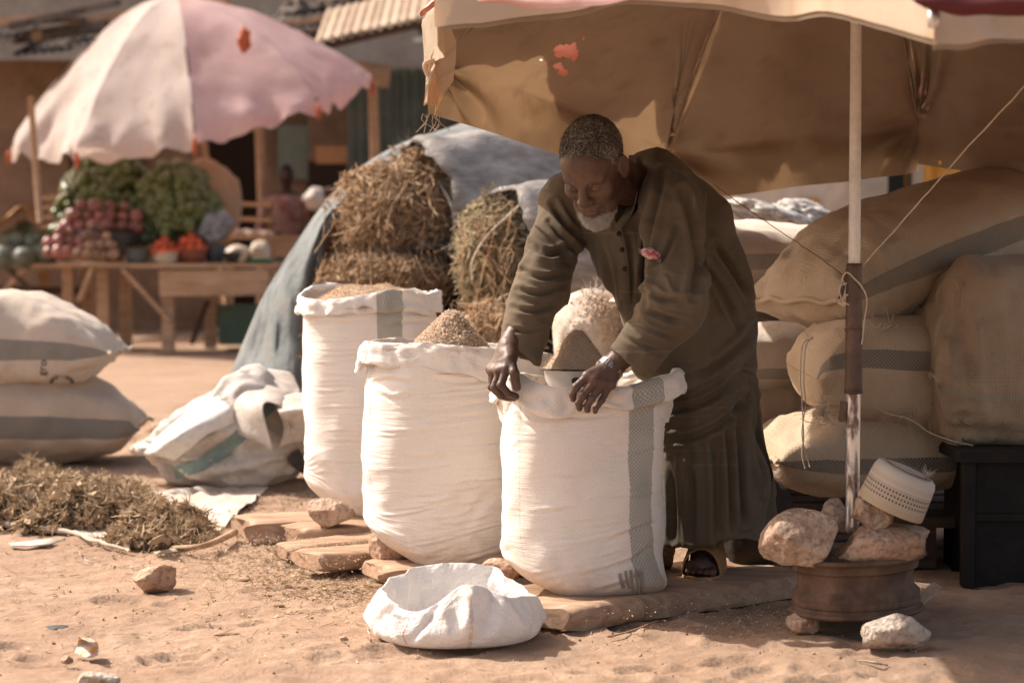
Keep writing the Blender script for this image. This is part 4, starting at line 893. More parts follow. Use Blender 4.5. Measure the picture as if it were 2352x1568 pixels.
def ribbon_on(target_V, pts, w, mat, parent, name, lift=.004, n=40, rad=10):
    """a flat band that follows a surface along photo positions"""
    pts = np.asarray(pts, float); c = curve(np.concatenate([pts, np.zeros((len(pts), 1))], 1), n)[:, :2]; d = unit(np.gradient(c, axis=0)); nn = np.stack([-d[:, 1], d[:, 0]], 1)
    rows = []
    for k in (-1, -.5, 0, .5, 1):
        row = []
        for q in c + nn * w * k / 2:
            i = surf_at(target_V, q[0], q[1], rad); row.append(target_V[i, 1])
        Yv = np.convolve(np.pad(row, 2, 'edge'), np.ones(5) / 5, 'valid'); rows.append([at(q[0], q[1], yy - lift) for q, yy in zip(c + nn * w * k / 2, Yv)])
    P = np.array(rows).transpose(1, 0, 2); return mk(name, P.reshape(-1, 3), grid_faces(n, 5)[:, ::-1], mat, parent)
ribbon_on(V, [(400, 1086), (470, 1062), (540, 1010), (600, 950), (625, 925)], 30, plain('faded_teal_band', (.23, .31, .30), .7), body, 'teal_band')
ob = ribbon_on(V, [(672, 1040), (690, 1062), (712, 1080)], 34, plain('dark_printed_patch', (.10, .09, .085), .8), body, 'printed_patch')
q = np.random.default_rng(5); i = q.integers(0, len(V), 4000); i = i[(proj(V)[0][i] < 530) & (V[i, 2] > .12)][:260]; W_, F_ = stems(V[i], q.normal(size=(len(i), 3)) * .6 + [0, -.4, .7], q.uniform(.01, .05, len(i)), .001, .6); mk('frayed_threads', W_, F_, M['hay'], sb)['kind'] = 'stuff'

# ------------------------------------------------------------------ leaf litter heap and sheet on the ground
P = np.array([[gnd(u, v) for u in np.linspace(300, 620, 40)] for v in np.linspace(1118, 1225, 24)]); sh = sstep(0, .1, np.linspace(0, 1, 40))[None, :]
P[..., 2] = ground_h(P[..., 0], P[..., 1]) + .012 + .012 * np.maximum(fbm(P, 7, 3, 3), -.5); P[..., 0] += .05 * fbm(P, 3, 8, 2); P[..., 1] += .12 * fbm(P, 3, 9, 2)
P[..., 0] = P[..., 0] - (np.linspace(0, 1, 24)[:, None]) * .2
ob = mk('ground_sheet', P.reshape(-1, 3), grid_faces(24, 40)[:, ::-1], M['whitesheet']); tag(ob, 'dusty torn white plastic sheet spread on the ground under the leaf heap', 'sheet')
def litter(name, label, blobs, n, mat, seed, stem_frac=.45, size=(.015, .055)):
    q = np.random.default_rng(seed); mb = MB(); core = MB()
    for (u, v, w, h, d) in blobs:
        c = gnd(u, v); Y = c[1]; rx, rz = w / FPX * Y / 2, h / FPX * Y; V0, F0 = ICO[3]
        V = V0 * np.array([rx * .9, d, rz * .7]) * (1 + .3 * fbm(V0, 2.5, seed, 3)[:, None]); core.add(V + c, F0)
        k = int(n * w * h / sum(b[2] * b[3] for b in blobs)); dd = unit(q.normal(size=(k, 3))); dd[:, 2] = np.abs(dd[:, 2])
        P = c + dd * np.array([rx, d, rz]) * (q.uniform(.8, 1.12, k) * (1 + .25 * fbm(dd, 2.5, seed, 3)))[:, None]
        ks = int(k * stem_frac); D = q.normal(size=(ks, 3)) * [1, 1, .6]; D = unit(D - dd[:ks] * ((D * dd[:ks]).sum(1, keepdims=True) * .8)); L = q.uniform(.03, .12, ks); V1, F1 = stems(P[:ks] - D * (L / 2)[:, None], D, L, q.uniform(.001, .0034, ks), .3); mb.add(V1, F1)
        V2, F2 = flakes(P[ks:], q.normal(size=(k - ks, 3)) + dd[ks:] * .6, q.uniform(*size, k - ks), .5, .7); mb.add(V2, F2)
    ob = tag(mb.build(name, mat), label, 'leaf heap', kind='stuff'); co_ = core.build('heap_shade_core', M['shade_core'], ob); co_['kind'] = 'stuff'; return ob
litter('dry_leaf_heap', 'large heap of dry brown leaves and stalks at the left edge', [(40, 1185, 240, 85, .3), (190, 1195, 230, 90, .26), (250, 1160, 150, 55, .3), (-60, 1170, 200, 75, .3), (110, 1140, 150, 52, .25), (75, 1105, 70, 45, .1), (300, 1185, 150, 50, .2), (130, 1205, 150, 50, .2)], 20000, M['litter'], 4)
litter('dry_leaf_heap', 'small round heap of dry leaves in front of the large one', [(365, 1238, 180, 66, .2), (315, 1242, 120, 35, .16), (425, 1242, 110, 34, .15)], 8500, M['litter'], 8, .4)
V, F = tube(curve([gnd(10, 1202, .012), gnd(90, 1212, .014), gnd(170, 1222, .012), gnd(225, 1245, .02), gnd(300, 1262, .012)], 30) + fbm(np.linspace(0, 3, 30)[:, None] * [1, 0, 0], 3, 2)[:, None] * .006, np.linspace(.011, .006, 30) * (1 + .12 * np.sin(np.arange(30) * 1.7)), 8); tag(mk('bare_stick', V, F, plain('bleached_wood', (.52, .43, .35), .85)), 'long pale bleached stick lying along the leaf heap', 'stick')
V, F = tube(curve([gnd(395, 1258, .01), gnd(470, 1252, .03), gnd(540, 1222, .03)], 16), np.linspace(.007, .012, 16), 7); tag(mk('bare_stick', V, F, M['timber']), 'short brown stick between small leaf heap and thick plank', 'stick')
P = loft([[gnd(340, 1250, .05), gnd(352, 1236, .06)], [gnd(362, 1252, .02), gnd(378, 1228, .075)], [gnd(350, 1262, .005), gnd(366, 1250, .01)]], 8, 8); ob = sheet(P, 'paper_scrap', M['paper'], None, 3, .006, 20); tag(ob, 'crumpled pale scrap stuck in the small leaf heap', 'scrap')
P = loft([[gnd(352, 1268, .01), gnd(400, 1258, .012)], [gnd(358, 1272, .016), gnd(410, 1266, .008)]], 6, 10); ob = sheet(P, 'dry_leaf', M['paper'], None, 5, .004, 20); tag(ob, 'long dry leaf lying before the small leaf heap', 'leaf')
P = loft([[gnd(18, 1248, .01), gnd(100, 1240, .02), gnd(150, 1236, .01)], [gnd(25, 1254, .006), gnd(100, 1252, .012), gnd(150, 1240, .006)]], 6, 14); ob = sheet(P, 'plastic_strip', M['whitesheet'], None, 9, .005, 14); tag(ob, 'thin pale plastic strip on the bare ground at left', 'scrap')
# ------------------------------------------------------------------ planks and stones
def plank(label, start, direc, L, W, T, seed, mat, tilt=0.0, z0=0.0, name='plank'):
    x = unit(np.array([direc[0], direc[1], tilt])); y = unit(np.cross([0, 0, 1], x)); z = np.cross(x, y)
    nx, ny, nz = 60, 16, 5
    def face(U, Vv, Wc): return np.stack([U, Vv, Wc], -1)
    us, vs, ws = np.linspace(0, 1, nx), np.linspace(-.5, .5, ny), np.linspace(0, 1, nz)
    # a closed box skin swept along x
    ring = [(v, 1) for v in vs] + [(.5, w) for w in ws[::-1][1:]] + [(v, 0) for v in vs[::-1][1:]] + [(-.5, w) for w in ws[1:-1]]
    ring = np.array(ring); m = len(ring); U, K = np.meshgrid(us, np.arange(m), indexing='ij')
    Pl = np.stack([U * L, ring[K, 0] * W, ring[K, 1] * T], -1); q = Pl + seed * 5.7
    e = np.maximum(sstep(.93, 1, U), sstep(.07, 0, U)); ed = sstep(.38, .5, np.abs(ring[K, 0])); corner = sstep(.3, 1, np.abs(ring[K, 1] - .5) * 2)
    Pl[..., 0] += (fbm(q, (2, 9, 9), seed, 4) * .03 * e + (.5 - U) * 2 * .010 * e * corner) 
    Pl[..., 1] += fbm(q, (7, 2, 20), seed + 3, 4) * .012 * ed - np.sign(ring[K, 0]) * .006 * ed * corner
    Pl[..., 2] += fbm(q, (4, 18, 3), seed + 5, 4) * .0035 - ed * corner * np.sign(ring[K, 1] - .5) * .006 - e * corner * np.sign(ring[K, 1] - .5) * .006
    Pl[..., 2] += .012 * vnoise(q, (1.6, .5, 0.1), seed + 8) * (1)
    V = Pl.reshape(-1, 3); F = [grid_faces(nx, m, False, True)]
    F += [np.array([list(range(m))]), np.array([list(range((nx - 1) * m, nx * m))[::-1]])]
    Vw = np.array([start[0], start[1], z0]) + V[:, :1] * x + V[:, 1:2] * y + V[:, 2:] * z
    return tag(mk(name, Vw, F, mat, sharp=50), label, 'plank')
plank('thick squared plank end nearest the white ground sheet', (-.893, 6.94), (.95, .3), .62, .24, .075, 1, M['plank'])
plank('second plank under the stone by the tall left sack', (-.715, 6.80), (.95, .31), .75, .2, .065, 2, M['plank'])
plank('thin worn plank strewn with husks, third from the left', (-.72, 6.50), (.8, .6), .6, .13, .048, 3, M['plank'])
plank('rounded split plank end just left of the leaning stone', (-.62, 6.26), (.82, .57), .55, .17, .055, 4, M['plank'])
plank('plank under the middle sack and behind the empty white bag', (-.42, 6.08), (.92, .39), .9, .22, .05, 5, M['plank'])
plank('long cracked board in front of the man\'s sandal', (.055, 5.34), (.76, .65), .95, .23, .066, 6, M['plank'])
plank('board under the sandal, behind the long cracked board', (-.10, 5.52), (.76, .65), 1.1, .27, .040, 7, M['plank_dark'])
plank('plank under the tall left sack', (-.62, 7.12), (.97, .24), .8, .24, .05, 8, M['plank'])

def rock(label, c, size, seed, mat, R=None, name='stone', rough=.5):
    V0, F = ICO[4]; q = np.random.default_rng(seed); nrm = unit(q.normal(size=(11, 3))); d = q.uniform(.72, 1.0, 11)
    t = V0 @ nrm.T; r = np.min(np.where(t > .05, d / np.maximum(t, .05), 9), 1); r = np.minimum(r, 1.12)
    r = r * (1 + .05 * fbm(V0, 2.2, seed, 3) + .025 * fbm(V0, 7, seed + 3, 3) * rough * 2 + .012 * fbm(V0, 18, seed + 4, 2))
    V = V0 * r[:, None]; V = relax(V, F, 1, .35); V /= np.abs(V).max(0); V = V * np.asarray(size) / 2
    if R is not None: V = V @ np.asarray(R).T
    V = V + np.array([c[0], c[1], c[2] - V[:, 2].min() - .002])
    return tag(mk(name, V, F, mat), label, 'stone')
S0, S1, S2 = M['stone']
rock('loose rounded stone alone on the bare ground', gnd(349, 1372) + [0, .05, 0], (.125, .10, .088), 3, S1, rotm(0, -.12, .2))
rock('pale lumpy stone wedging the tall left sack', gnd(750, 1214, .065) + [0, .05, .0], (.175, .13, .095), 5, S0, rotm(0, .1, 0))
rock('reddish stone leaning against the middle sack', gnd(893, 1304, .03) + [0, .05, .0], (.125, .11, .125), 8, S1, rotm(0, .5, .1))
rock('half hidden stone between middle and front sacks', gnd(1155, 1345, .03) + [0, .04, .0], (.13, .10, .075), 11, S1)
rock('stone squeezed between front sack and sandal', gnd(1532, 1318, .045) + [0, .1, 0], (.075, .09, .11), 13, S1)
rock('flat brown stone behind the left sacks', gnd(365, 990), (.16, .12, .05), 15, S1)
# ------------------------------------------------------------------ open sacks of bran
def open_sack(name, label, cx, cy, z0, H, Rx, Ry, mat, seed, cuff_h, cuff_w, rim_fn, lean=(0, 0), bot=.66, skew=0.0, sq=2.3, bulge=.025, wr=.005, wdir=.0, base_fn=None, creases=()):
    root = thing(name, label, 'sack', (cx, cy, z0)); n, m = 190, 260; th = np.linspace(-math.pi, math.pi, m, endpoint=False); zz = np.linspace(0, 1, n)
    Z, T = np.meshgrid(zz, th, indexing='ij'); ct, st = np.cos(T), np.sin(T)
    rad = 1 / (np.abs(ct) ** sq + np.abs(st) ** sq) ** (1 / sq)
    prof = np.where(Z < .10, bot + (1 - bot) * np.sqrt(np.clip(1 - (1 - Z / .10) ** 2, 0, 1)), 1.0) * (1 + bulge * np.sin(np.clip(Z, 0, 1) * math.pi)) * (1 - .02 * sstep(.88, 1, Z))
    x, y = Rx * rad * st * prof, -Ry * rad * ct * prof; P = np.stack([x, y, Z * H], -1); N = np.stack([st, -ct, 0 * st], -1); Q = P + seed * 2.3
    sl = P[..., 2] + wdir * P[..., 0]; Qs = np.stack([P[..., 0] * 2.0 + seed, P[..., 1] * 2.0, sl * 26], -1)
    Qs = Qs + np.stack([0 * sl, 0 * sl, 3.0 * fbm(Q, 3.5, seed + 5, 2)], -1); d = .011 * fbm(Q, 5, seed, 3) + wr * ridged(Qs, 1.0, seed + 1, 2) * sstep(-.1, .7, fbm(Q, 4.5, seed + 6, 2) + sstep(.9, .1, Z) * .4) + .004 * fbm(Qs * [2.5, 2.5, .25], 1.0, seed + 7, 2)
    P = P + N * d[..., None]
    P[..., 0] += lean[0] * Z * H; P[..., 1] += lean[1] * Z * H
    if base_fn is not None: P = base_fn(P, Z, T)
    V = P.reshape(-1, 3) + [cx, cy, z0]; V = creased(V, N.reshape(-1, 3), creases); F = grid_faces(n, m, False, True)
    u = T * (Rx + Ry) / 2 - skew * np.maximum(.35 - Z, 0) ** 1.3; uv = np.stack([u, Z * H], -1).reshape(-1, 2); lu = uv[F]; per = math.pi * (Rx + Ry)
    wm = (lu[:, :, 0].max(1) - lu[:, :, 0].min(1)) > per / 2
    for i in range(4): lu[wm, i, 0] = np.where(lu[wm, i, 0] < 0, lu[wm, i, 0] + per, lu[wm, i, 0])
    body = mk('sack_body', V, F, mat, root, uv=lu.reshape(-1, 2))
    # turned-down cuff: a closed roll following the mouth, its own soft dents
    k = 20; ph = np.linspace(0, 2 * math.pi, k, endpoint=False); tm = 200; th2 = np.linspace(-math.pi, math.pi, tm, endpoint=False); T2, PH = np.meshgrid(th2, ph, indexing='ij')
    rx, ry, rz, hc, wc = rim_fn(T2); cw = np.sign(np.cos(PH)) * np.abs(np.cos(PH)) ** .8; sw = np.sign(np.sin(PH)) * np.abs(np.sin(PH)) ** .9
    c2, s2 = np.cos(T2), np.sin(T2); rd = 1 / (np.abs(c2) ** 2.2 + np.abs(s2) ** 2.2) ** (1 / 2.2)
    Q = np.stack([s2 * 1.0 + seed, -c2, 0 * c2], -1); hv = hc * (1 + .18 * fbm(Q, 2.6, seed + 11, 2)); wv = wc * (1 + .25 * fbm(Q, 3.0, seed + 12, 2))
    off = .012 * fbm(Q, 2.2, seed + 14, 2) + .006 * ridged(np.stack([T2 * 5, PH * 1.2, 0 * T2], -1), 1.0, seed + 15, 2)
    flare = .35 * hv * (-sw)                                   # the lower lip stands a little proud
    rr_x, rr_y = rx * rd + off + cw * wv + flare * .25, ry * rd + off + cw * wv + flare * .25
    zz2 = rz - hv / 2 + sw * hv / 2 + .011 * fbm(Q, 1.7, seed + 16, 2) + .004 * ridged(np.stack([T2 * 3, PH * .6, 0 * T2 + 3], -1), 1.0, seed + 18, 2)
    P2 = np.stack([cx + lean[0] * H + rr_x * s2, cy + lean[1] * H - rr_y * c2, zz2], -1)
    uv2 = np.stack([T2 * (Rx + Ry) / 2, H + hv * np.abs(np.sin(PH / 2))], -1).reshape(-1, 2); F2 = grid_faces(tm, k, True, True); lu = uv2[F2]; wm = (lu[:, :, 0].max(1) - lu[:, :, 0].min(1)) > per / 2
    for i in range(4): lu[wm, i, 0] = np.where(lu[wm, i, 0] < 0, lu[wm, i, 0] + per, lu[wm, i, 0])
    mk('rolled_rim', P2.reshape(-1, 3), F2[:, ::-1], mat, root, uv=lu[:, ::-1].reshape(-1, 2))
    # inner lining down to the fill
    k3 = 10; T3, K3 = np.meshgrid(th2, np.linspace(0, 1, k3), indexing='ij'); rx, ry, rz, hc, wc = rim_fn(T3); rd = 1 / (np.abs(np.cos(T3)) ** 2.2 + np.abs(np.sin(T3)) ** 2.2) ** (1 / 2.2)
    ii = -.004 + .012 * fbm(np.stack([np.sin(T3), -np.cos(T3), K3 * .6], -1), 3, seed + 19, 3) - .02 * K3
    P3 = np.stack([cx + lean[0] * H + (rx * rd + ii) * np.sin(T3), cy + lean[1] * H - (ry * rd + ii) * np.cos(T3), rz - .012 - K3 * .12], -1)
    mk('inner_lining', P3.reshape(-1, 3), grid_faces(tm, k3, True, False), mat, root, uv=np.stack([T3 * Rx, K3 * .1], -1).reshape(-1, 2))
    return root
WH, WH2 = (.78, .73, .68), (.83, .79, .75)
M['sack1'] = sackcloth('white_woven_sack_tall', WH, WH2, dirt=(.55, .44, .34), stripes=[(.074, .078, (.30, .30, .26))], axis=0, wvb=.12, wr=.3, wdist=.007, wr_scale=(1.4, 14, 1), dirt_amt=.25, weave=.005, transl=.06, base_dirt=.6)
M['sack2'] = sackcloth('white_woven_sack_middle', WH, WH2, dirt=(.55, .44, .34), stripes=[(-.247, .036, (.50, .55, .60))], axis=0, lines=[(-.222, .004, (.6, .2, .15)), (-.265, .002, (.3, .4, .55))], wvb=.12, wr=.35, wdist=.010, wr_scale=(1.0, 8, 1), wr_rot=-.14, dirt_amt=.25, weave=.005, transl=.06, base_dirt=.6)
M['sack3'] = sackcloth('white_woven_sack_front', (.77, .70, .63), (.82, .76, .71), dirt=(.52, .41, .31), stripes=[(.150, .074, (.29, .29, .26))], axis=0, lines=[(-.165, .0025, (.45, .48, .55))], wvb=.12, wr=.3, wdist=.009, wr_scale=(1.0, 8, 1), wr_rot=-.16, dirt_amt=.3, weave=.005, spots=.5, transl=.06, base_dirt=.6)
def rim1(T): c = np.cos(T); return .232 + 0 * T, .21 + 0 * T, .805 - .012 * c + .012 * np.sin(2 * T + .4), .06 + .008 * np.sin(T * 2), .007 + 0 * T
def rim2(T): s = np.sin(T); return .245 + .05 * sstep(.3, 1, s), .22 + 0 * T, .672 + .012 * np.cos(2 * T) - .012 * s, .078 + .01 * np.sin(T * 3), .008 + 0 * T
def rim3(T):
    s = np.sin(T); g_ = np.exp(-((T + .95) / .28) ** 2)
    return .232 + .022 * sstep(.6, 1, s), .218 + 0 * T, .612 - .012 * np.exp(-((T + .1) / .45) ** 2) + .02 * g_ + .022 * sstep(.4, 1, s), .062 + .012 * np.exp(-((T + .35) / .4) ** 2), .009 + .008 * sstep(.5, 1, s)
def tilt1(P, Z, T):                                             # the tall sack rests partly on a stone: its left base edge lifts
    P[..., 2] += np.maximum(-P[..., 0] - .02, 0) * .42 * sstep(.35, 0, Z); return P
def lean2(P, Z, T):
    P[..., 0] += -.03 * np.sin(Z * math.pi) + .03 * (1 - Z) * sstep(0, .4, Z); P[..., 2] += np.maximum(-P[..., 0] - .05, 0) * .45 * sstep(.3, 0, Z); return P
def corner3(P, Z, T): 
    k = sstep(.25, 0, Z); a = np.exp(-((T - 1.0) / .4) ** 2); P[..., 0] += .035 * k * a; P[..., 1] -= .02 * k * a; P[..., 2] += np.maximum(-P[..., 0] - .03, 0) * .38 * sstep(.28, 0, Z); return P
qc = np.random.default_rng(4); CR1, CR2, CR3 = [], [], []
for k in range(26):
    v = 742 + k * 15 + qc.uniform(-5, 5); u = 712 + qc.uniform(0, 40) + 90 * (qc.random() > .75); w_ = qc.uniform(50, 120); CR1.append(([(u, v), (u + w_ / 2, v + qc.uniform(-3, 4)), (u + w_, v + qc.uniform(-4, 4))], qc.uniform(2.2, 3.6), qc.uniform(.0015, .0035)))
for k in range(40):
    v = 890 + k * 11 + qc.uniform(-5, 5); u = 860 + qc.uniform(0, 190); w_ = qc.uniform(90, 260); sl_ = -.08 - .16 * max(0, (v - 1080) / 200); CR2.append(([(u, v), (u + w_ * .35, v + sl_ * .35 * w_ + 5), (u + w_ * .7, v + sl_ * .7 * w_ + 3), (u + w_, v + sl_ * w_ - 2)], qc.uniform(2.4, 4.6), qc.uniform(.002, .0052)))
for k in range(22):
    v = 985 + k * 18 + qc.uniform(-7, 7); u = 1190 + qc.uniform(0, 150) + (60 if v < 1150 else 0); w_ = qc.uniform(70, 210); sl_ = -.05 - .22 * max(0, (v - 1100) / 250); CR3.append(([(u, v), (u + w_ / 2, v + sl_ * w_ / 2 + 4), (u + w_, v + sl_ * w_)], qc.uniform(2.4, 4.2), qc.uniform(.0015, .004)))
for cr, lst in ((CR1, [[(716, 735), (790, 742), (870, 734)], [(880, 745), (940, 738), (1000, 740)]]), (CR2, [[(850, 880), (900, 872), (960, 884)], [(985, 868), (1070, 878), (1140, 866)], [(870, 905), (905, 915), (950, 905)]]), (CR3, [[(1190, 950), (1210, 975), (1260, 985)], [(1240, 948), (1330, 958), (1410, 952)], [(1480, 1310), (1430, 1340), (1360, 1360)], [(1500, 1250), (1440, 1290), (1300, 1330)], [(1512, 1200), (1460, 1215), (1380, 1250)]])):
    cr += [(p_, 5.0, .007) for p_ in lst]
open_sack('open_sack', 'tall open white sack of bran, furthest left of three', -.464, 7.15, .05, .735, .222, .205, M['sack1'], 2, .06, .012, rim1, base_fn=tilt1, lean=(-.02, 0), creases=CR1)
open_sack('open_sack', 'middle open white sack with thin blue and red stripe at its left edge', -.195, 6.25, .035, .625, .225, .215, M['sack2'], 9, .08, .012, rim2, wr=.006, wdir=-.25, base_fn=lean2, creases=CR2)
fs = open_sack('open_sack', 'front open white sack with broad grey stripe held by the man', .185, 5.65, .045, .555, .212, .205, M['sack3'], 15, .06, .013, rim3, skew=.12, wdir=-.2, base_fn=corner3, wr=.003, creases=CR3)
sb3 = [o for o in fs.children if o.name.startswith('sack_body')][0]; T3v = np.zeros(len(sb3.data.vertices) * 3); sb3.data.vertices.foreach_get('co', T3v); T3v = T3v.reshape(-1, 3) + ORG[sb3.name]
M['smudge'] = plain('dark_hand_smudge', (.30, .255, .22), .9)
for k, (u, v0, v1, w) in enumerate([(1424, 1316, 1350, 8), (1437, 1310, 1352, 7), (1449, 1308, 1362, 7), (1461, 1306, 1366, 6), (1473, 1312, 1372, 7)]):
    rb = ribbon_on(T3v, [(u, v0), (u + 3, (v0 + v1) / 2), (u + 9, v1)], w, M['smudge'], sb3, 'ink_smudge', .0025, 16, 9)
def mound(name, label, c, R, h, mat, seed, nfl, fl, flat=.0, power=1.25, fill=True, cat='bran'):
    nr, nt = 40, 90; r = np.linspace(0, 1, nr); th = np.linspace(0, 2 * math.pi, nt, endpoint=False); Rr, Tt = np.meshgrid(r, th, indexing='ij')
    P = np.stack([c[0] + R * Rr * np.cos(Tt), c[1] + R * Rr * np.sin(Tt), c[2] + h * (1 - Rr ** power) ** 1.0], -1); P[..., 2] += -h * .10 * np.exp(-(Rr / .12) ** 2) + (fbm(P, 26, seed, 4) * .006 + fbm(P, 9, seed + 1, 3) * .010) * (1 - Rr ** 6)
    mb = MB().add(P.reshape(-1, 3), grid_faces(nr, nt, False, True)[:, ::-1])
    i = RNG.integers(0, nr * nt, nfl); q = np.sqrt(RNG.random(nfl)); t = RNG.uniform(0, 2 * math.pi, nfl); i = (np.clip(q * (nr - 1), 0, nr - 1).astype(int)) * nt + (t / (2 * math.pi) * nt).astype(int) % nt
    V, F = flakes(P.reshape(-1, 3)[i] + RNG.normal(size=(nfl, 3)) * [.004, .004, .002] + [0, 0, .0015], RNG.normal(size=(nfl, 3)) * .8 + [0, -.3, 1], RNG.uniform(*fl, nfl), .6, .4); mb.add(V, F)
    return tag(mb.build(name, mat), label, cat, kind='stuff')
mound('bran_heap', 'low brown bran mound filling the tall left sack', (-.475, 7.13, .755), .205, .075, M['bran'], 3, 9000, (.003, .008), power=2.0)
mound('bran_heap', 'flat bran filling the middle sack', (-.185, 6.25, .60), .22, .02, M['bran'], 5, 2500, (.003, .008))
mound('bran_heap', 'tall cone of pale coarse bran heaped above the middle sack', (-.181, 6.2, .662), .113, .118, M['bran_coarse'], 7, 9000, (.004, .012), power=1.15)
mound('bran_heap', 'fine husk filling the front sack around the bowl', (.185, 5.65, .545), .20, .025, M['flour'], 8, 3000, (.002, .005))
mound('bran_heap', 'cone of fine beige husk heaped in the white enamel bowl', (.172, 5.63, .638), .087, .108, M['flour'], 11, 5000, (.0015, .004), power=1.3)
def ebowl(name, label, c, R, h, eye=True):
    t = thing(name, label, 'bowl', tuple(c)); pr = [(.001, 0), (R * .6, 0), (R * .72, .006), (R * .9, h * .55), (R * .97, h), (R * 1.0, h + .002)]; pr2 = [(R * .96, h + .001), (R * .88, h * .55), (R * .7, .01), (.001, .008)]
    V, F = lathe(pr + pr2, c, 64); mk('bowl_body', V, F, M['enamel'], t)
    th = np.linspace(0, 2 * math.pi, 97)[:-1]; pth = np.stack([c[0] + R * np.cos(th), c[1] + R * np.sin(th), np.full(96, c[2] + h)], -1); rr_ = .0022 + .0018 * np.maximum(fbm(pth, 60, 3, 2), 0); pth = np.concatenate([pth, pth[:1]]); V, F = tube(pth, np.append(rr_, rr_[0]), 6, False); mk('dark_rim', V, F, M['enamel_rim'], t)
    return t
bt = ebowl('enamel_bowl', 'white enamel bowl with dark chipped rim in the front sack', (.172, 5.63, .572), .0925, .068)
ch = []
V0, F0 = ICO[2]
k = at(1323, 874, 5.55); V = V0 * np.array([.011, .003, .0105]) * (1 + .15 * fbm(V0, 3, 2)[:, None]); ang = math.atan2(k[0] - .172, 5.63 - k[1]); V = V @ rotm(.35, 0, ang).T + np.array([.172 + .0875 * math.sin(ang), 5.63 - .0875 * math.cos(ang), k[2] - .001]); mk('enamel_chip', V, F0, M['enamel_rim'], bt)
ebowl('enamel_bowl', 'thin rimmed bowl half buried under the coarse bran cone', (-.181, 6.2, .622), .118, .04)

# ------------------------------------------------------------------ empty white bag in front
M['whitebag'] = sackcloth('clean_white_bag', (.80, .75, .71), (.84, .80, .77), dirt=(.68, .58, .48), axis=0, stripes=[], lines=[(.035, .010, (.62, .52, .43)), (-.12, .003, (.55, .12, .10))], wvb=.15, wr=.7, wdist=.012, wr_scale=(3, 3, 1), dirt_amt=.2, weave=.005, transl=.12)
def empty_bag():
    cx, cy = gnd(1043, 1508)[0], 5.225; n, m = 80, 200; th = np.linspace(-math.pi, math.pi, m, endpoint=False)
    prof = curve([(0, .004, 0), (.12, .004, 0), (.185, .005, 0), (.210, .022, 0), (.213, .05, 0), (.200, .088, 0), (.186, .120, 0), (.180, .130, 0), (.174, .127, 0), (.160, .10, 0), (.156, .06, 0), (.14, .03, 0), (.10, .02, 0), (0.001, .02, 0)], n)
    S, T = np.meshgrid(np.arange(n) / (n - 1), th, indexing='ij'); r = prof[:, 0][:, None] + 0 * T; z = prof[:, 1][:, None] + 0 * T
    zf = z / .13; Q = np.stack([np.sin(T), -np.cos(T), z * 5], -1); Ts = T + .5 * (zf - .5)
    w = .010 * fbm(Q * [1, 1, .6], 1.8, 4, 3) * sstep(0, .4, zf)
    for tk, aw, wd, sl in [(-2.7, .012, .25, .6), (-2.1, -.014, .2, -.5), (-1.55, .016, .22, .5), (-1.1, -.016, .14, .8), (-.75, .018, .2, -.4), (-.38, -.014, .12, .7), (-.1, .010, .1, -.3), (.16, .024, .16, .28), (.42, -.022, .13, .5), (.8, .014, .2, -.6), (1.25, -.016, .15, .7), (1.6, .016, .2, -.4), (2.2, -.012, .25, .6), (2.75, .012, .2, -.3)]:
        x = T - tk - sl * (zf - .6) * .6; w = w + aw * np.sign(1) * (np.maximum(1 - np.abs(x) / wd, 0) ** 1.3) * sstep(.05, .5, zf)
    w = w + .007 * ridged(np.stack([np.sin(Ts) * 2.2, -np.cos(Ts) * 2.2, zf * 1.6], -1), 1.2, 15, 3) * sstep(.1, .5, zf)
    z2 = z * (1 + .13 * np.sin(T * 2 + 1.0) + .07 * np.sin(T * 3 + .3) + .05 * vnoise(Q * [1, 1, 0], 2.6, 6)) - .034 * np.exp(-((T + .55) / .45) ** 2) * zf + .012 * np.exp(-((T - .14) / .22) ** 2) * zf - .02 * np.exp(-((T - .8) / .35) ** 2) * zf + .02 * np.exp(-((np.abs(T) - math.pi) / .8) ** 2) * zf
    P = np.stack([cx + (r + w) * np.sin(T) * .98, cy - (r + w) * np.cos(T) * .95, np.maximum(z2, .003)], -1)
    arc = np.concatenate([[0], np.cumsum(np.linalg.norm(np.diff(prof, axis=0), axis=1))]); uv = np.stack([T * .2, arc[:, None] + 0 * T], -1).reshape(-1, 2); F = grid_faces(n, m, False, True); lu = uv[F]; wm = (lu[:, :, 0].max(1) - lu[:, :, 0].min(1)) > .6
    for i in range(4): lu[wm, i, 0] = np.where(lu[wm, i, 0] < 0, lu[wm, i, 0] + .4 * math.pi, lu[wm, i, 0])
    ob = mk('empty_bag', P.reshape(-1, 3), F, M['whitebag'], uv=lu.reshape(-1, 2)); tag(ob, 'empty white cloth bag lying open on the ground in front', 'bag')
empty_bag()

# ------------------------------------------------------------------ stacked sacks at the right
M['sk_tan'] = sackcloth('tan_woven_sack', TAN, TAN2, stripes=[(.80, .075, (.16, .14, .115))], wr=.4, wr_scale=(7, 5, 1), dirt_amt=.4, weave=.006)
M['sk_tan2'] = sackcloth('tan_woven_sack_wide_stripe', TAN, TAN2, stripes=[(.60, .062, (.14, .135, .12))], wr=.5, wr_scale=(7, 5, 1), dirt_amt=.4, weave=.006)
M['sk_tan3'] = sackcloth('tan_woven_sack_low', TAN, TAN2, stripes=[(.70, .055, (.12, .11, .10))], lines=[(.5, .002, (.2, .35, .4))], wr=.35, wr_scale=(7, 5, 1), dirt_amt=.4, weave=.006)
M['sk_brown'] = sackcloth('brown_slack_sack', (.33, .235, .155), (.41, .30, .205), lines=[(.93, .004, (.15, .38, .33))], wr=.7, wr_scale=(5, 4, 1), dirt_amt=.5, weave=.006)
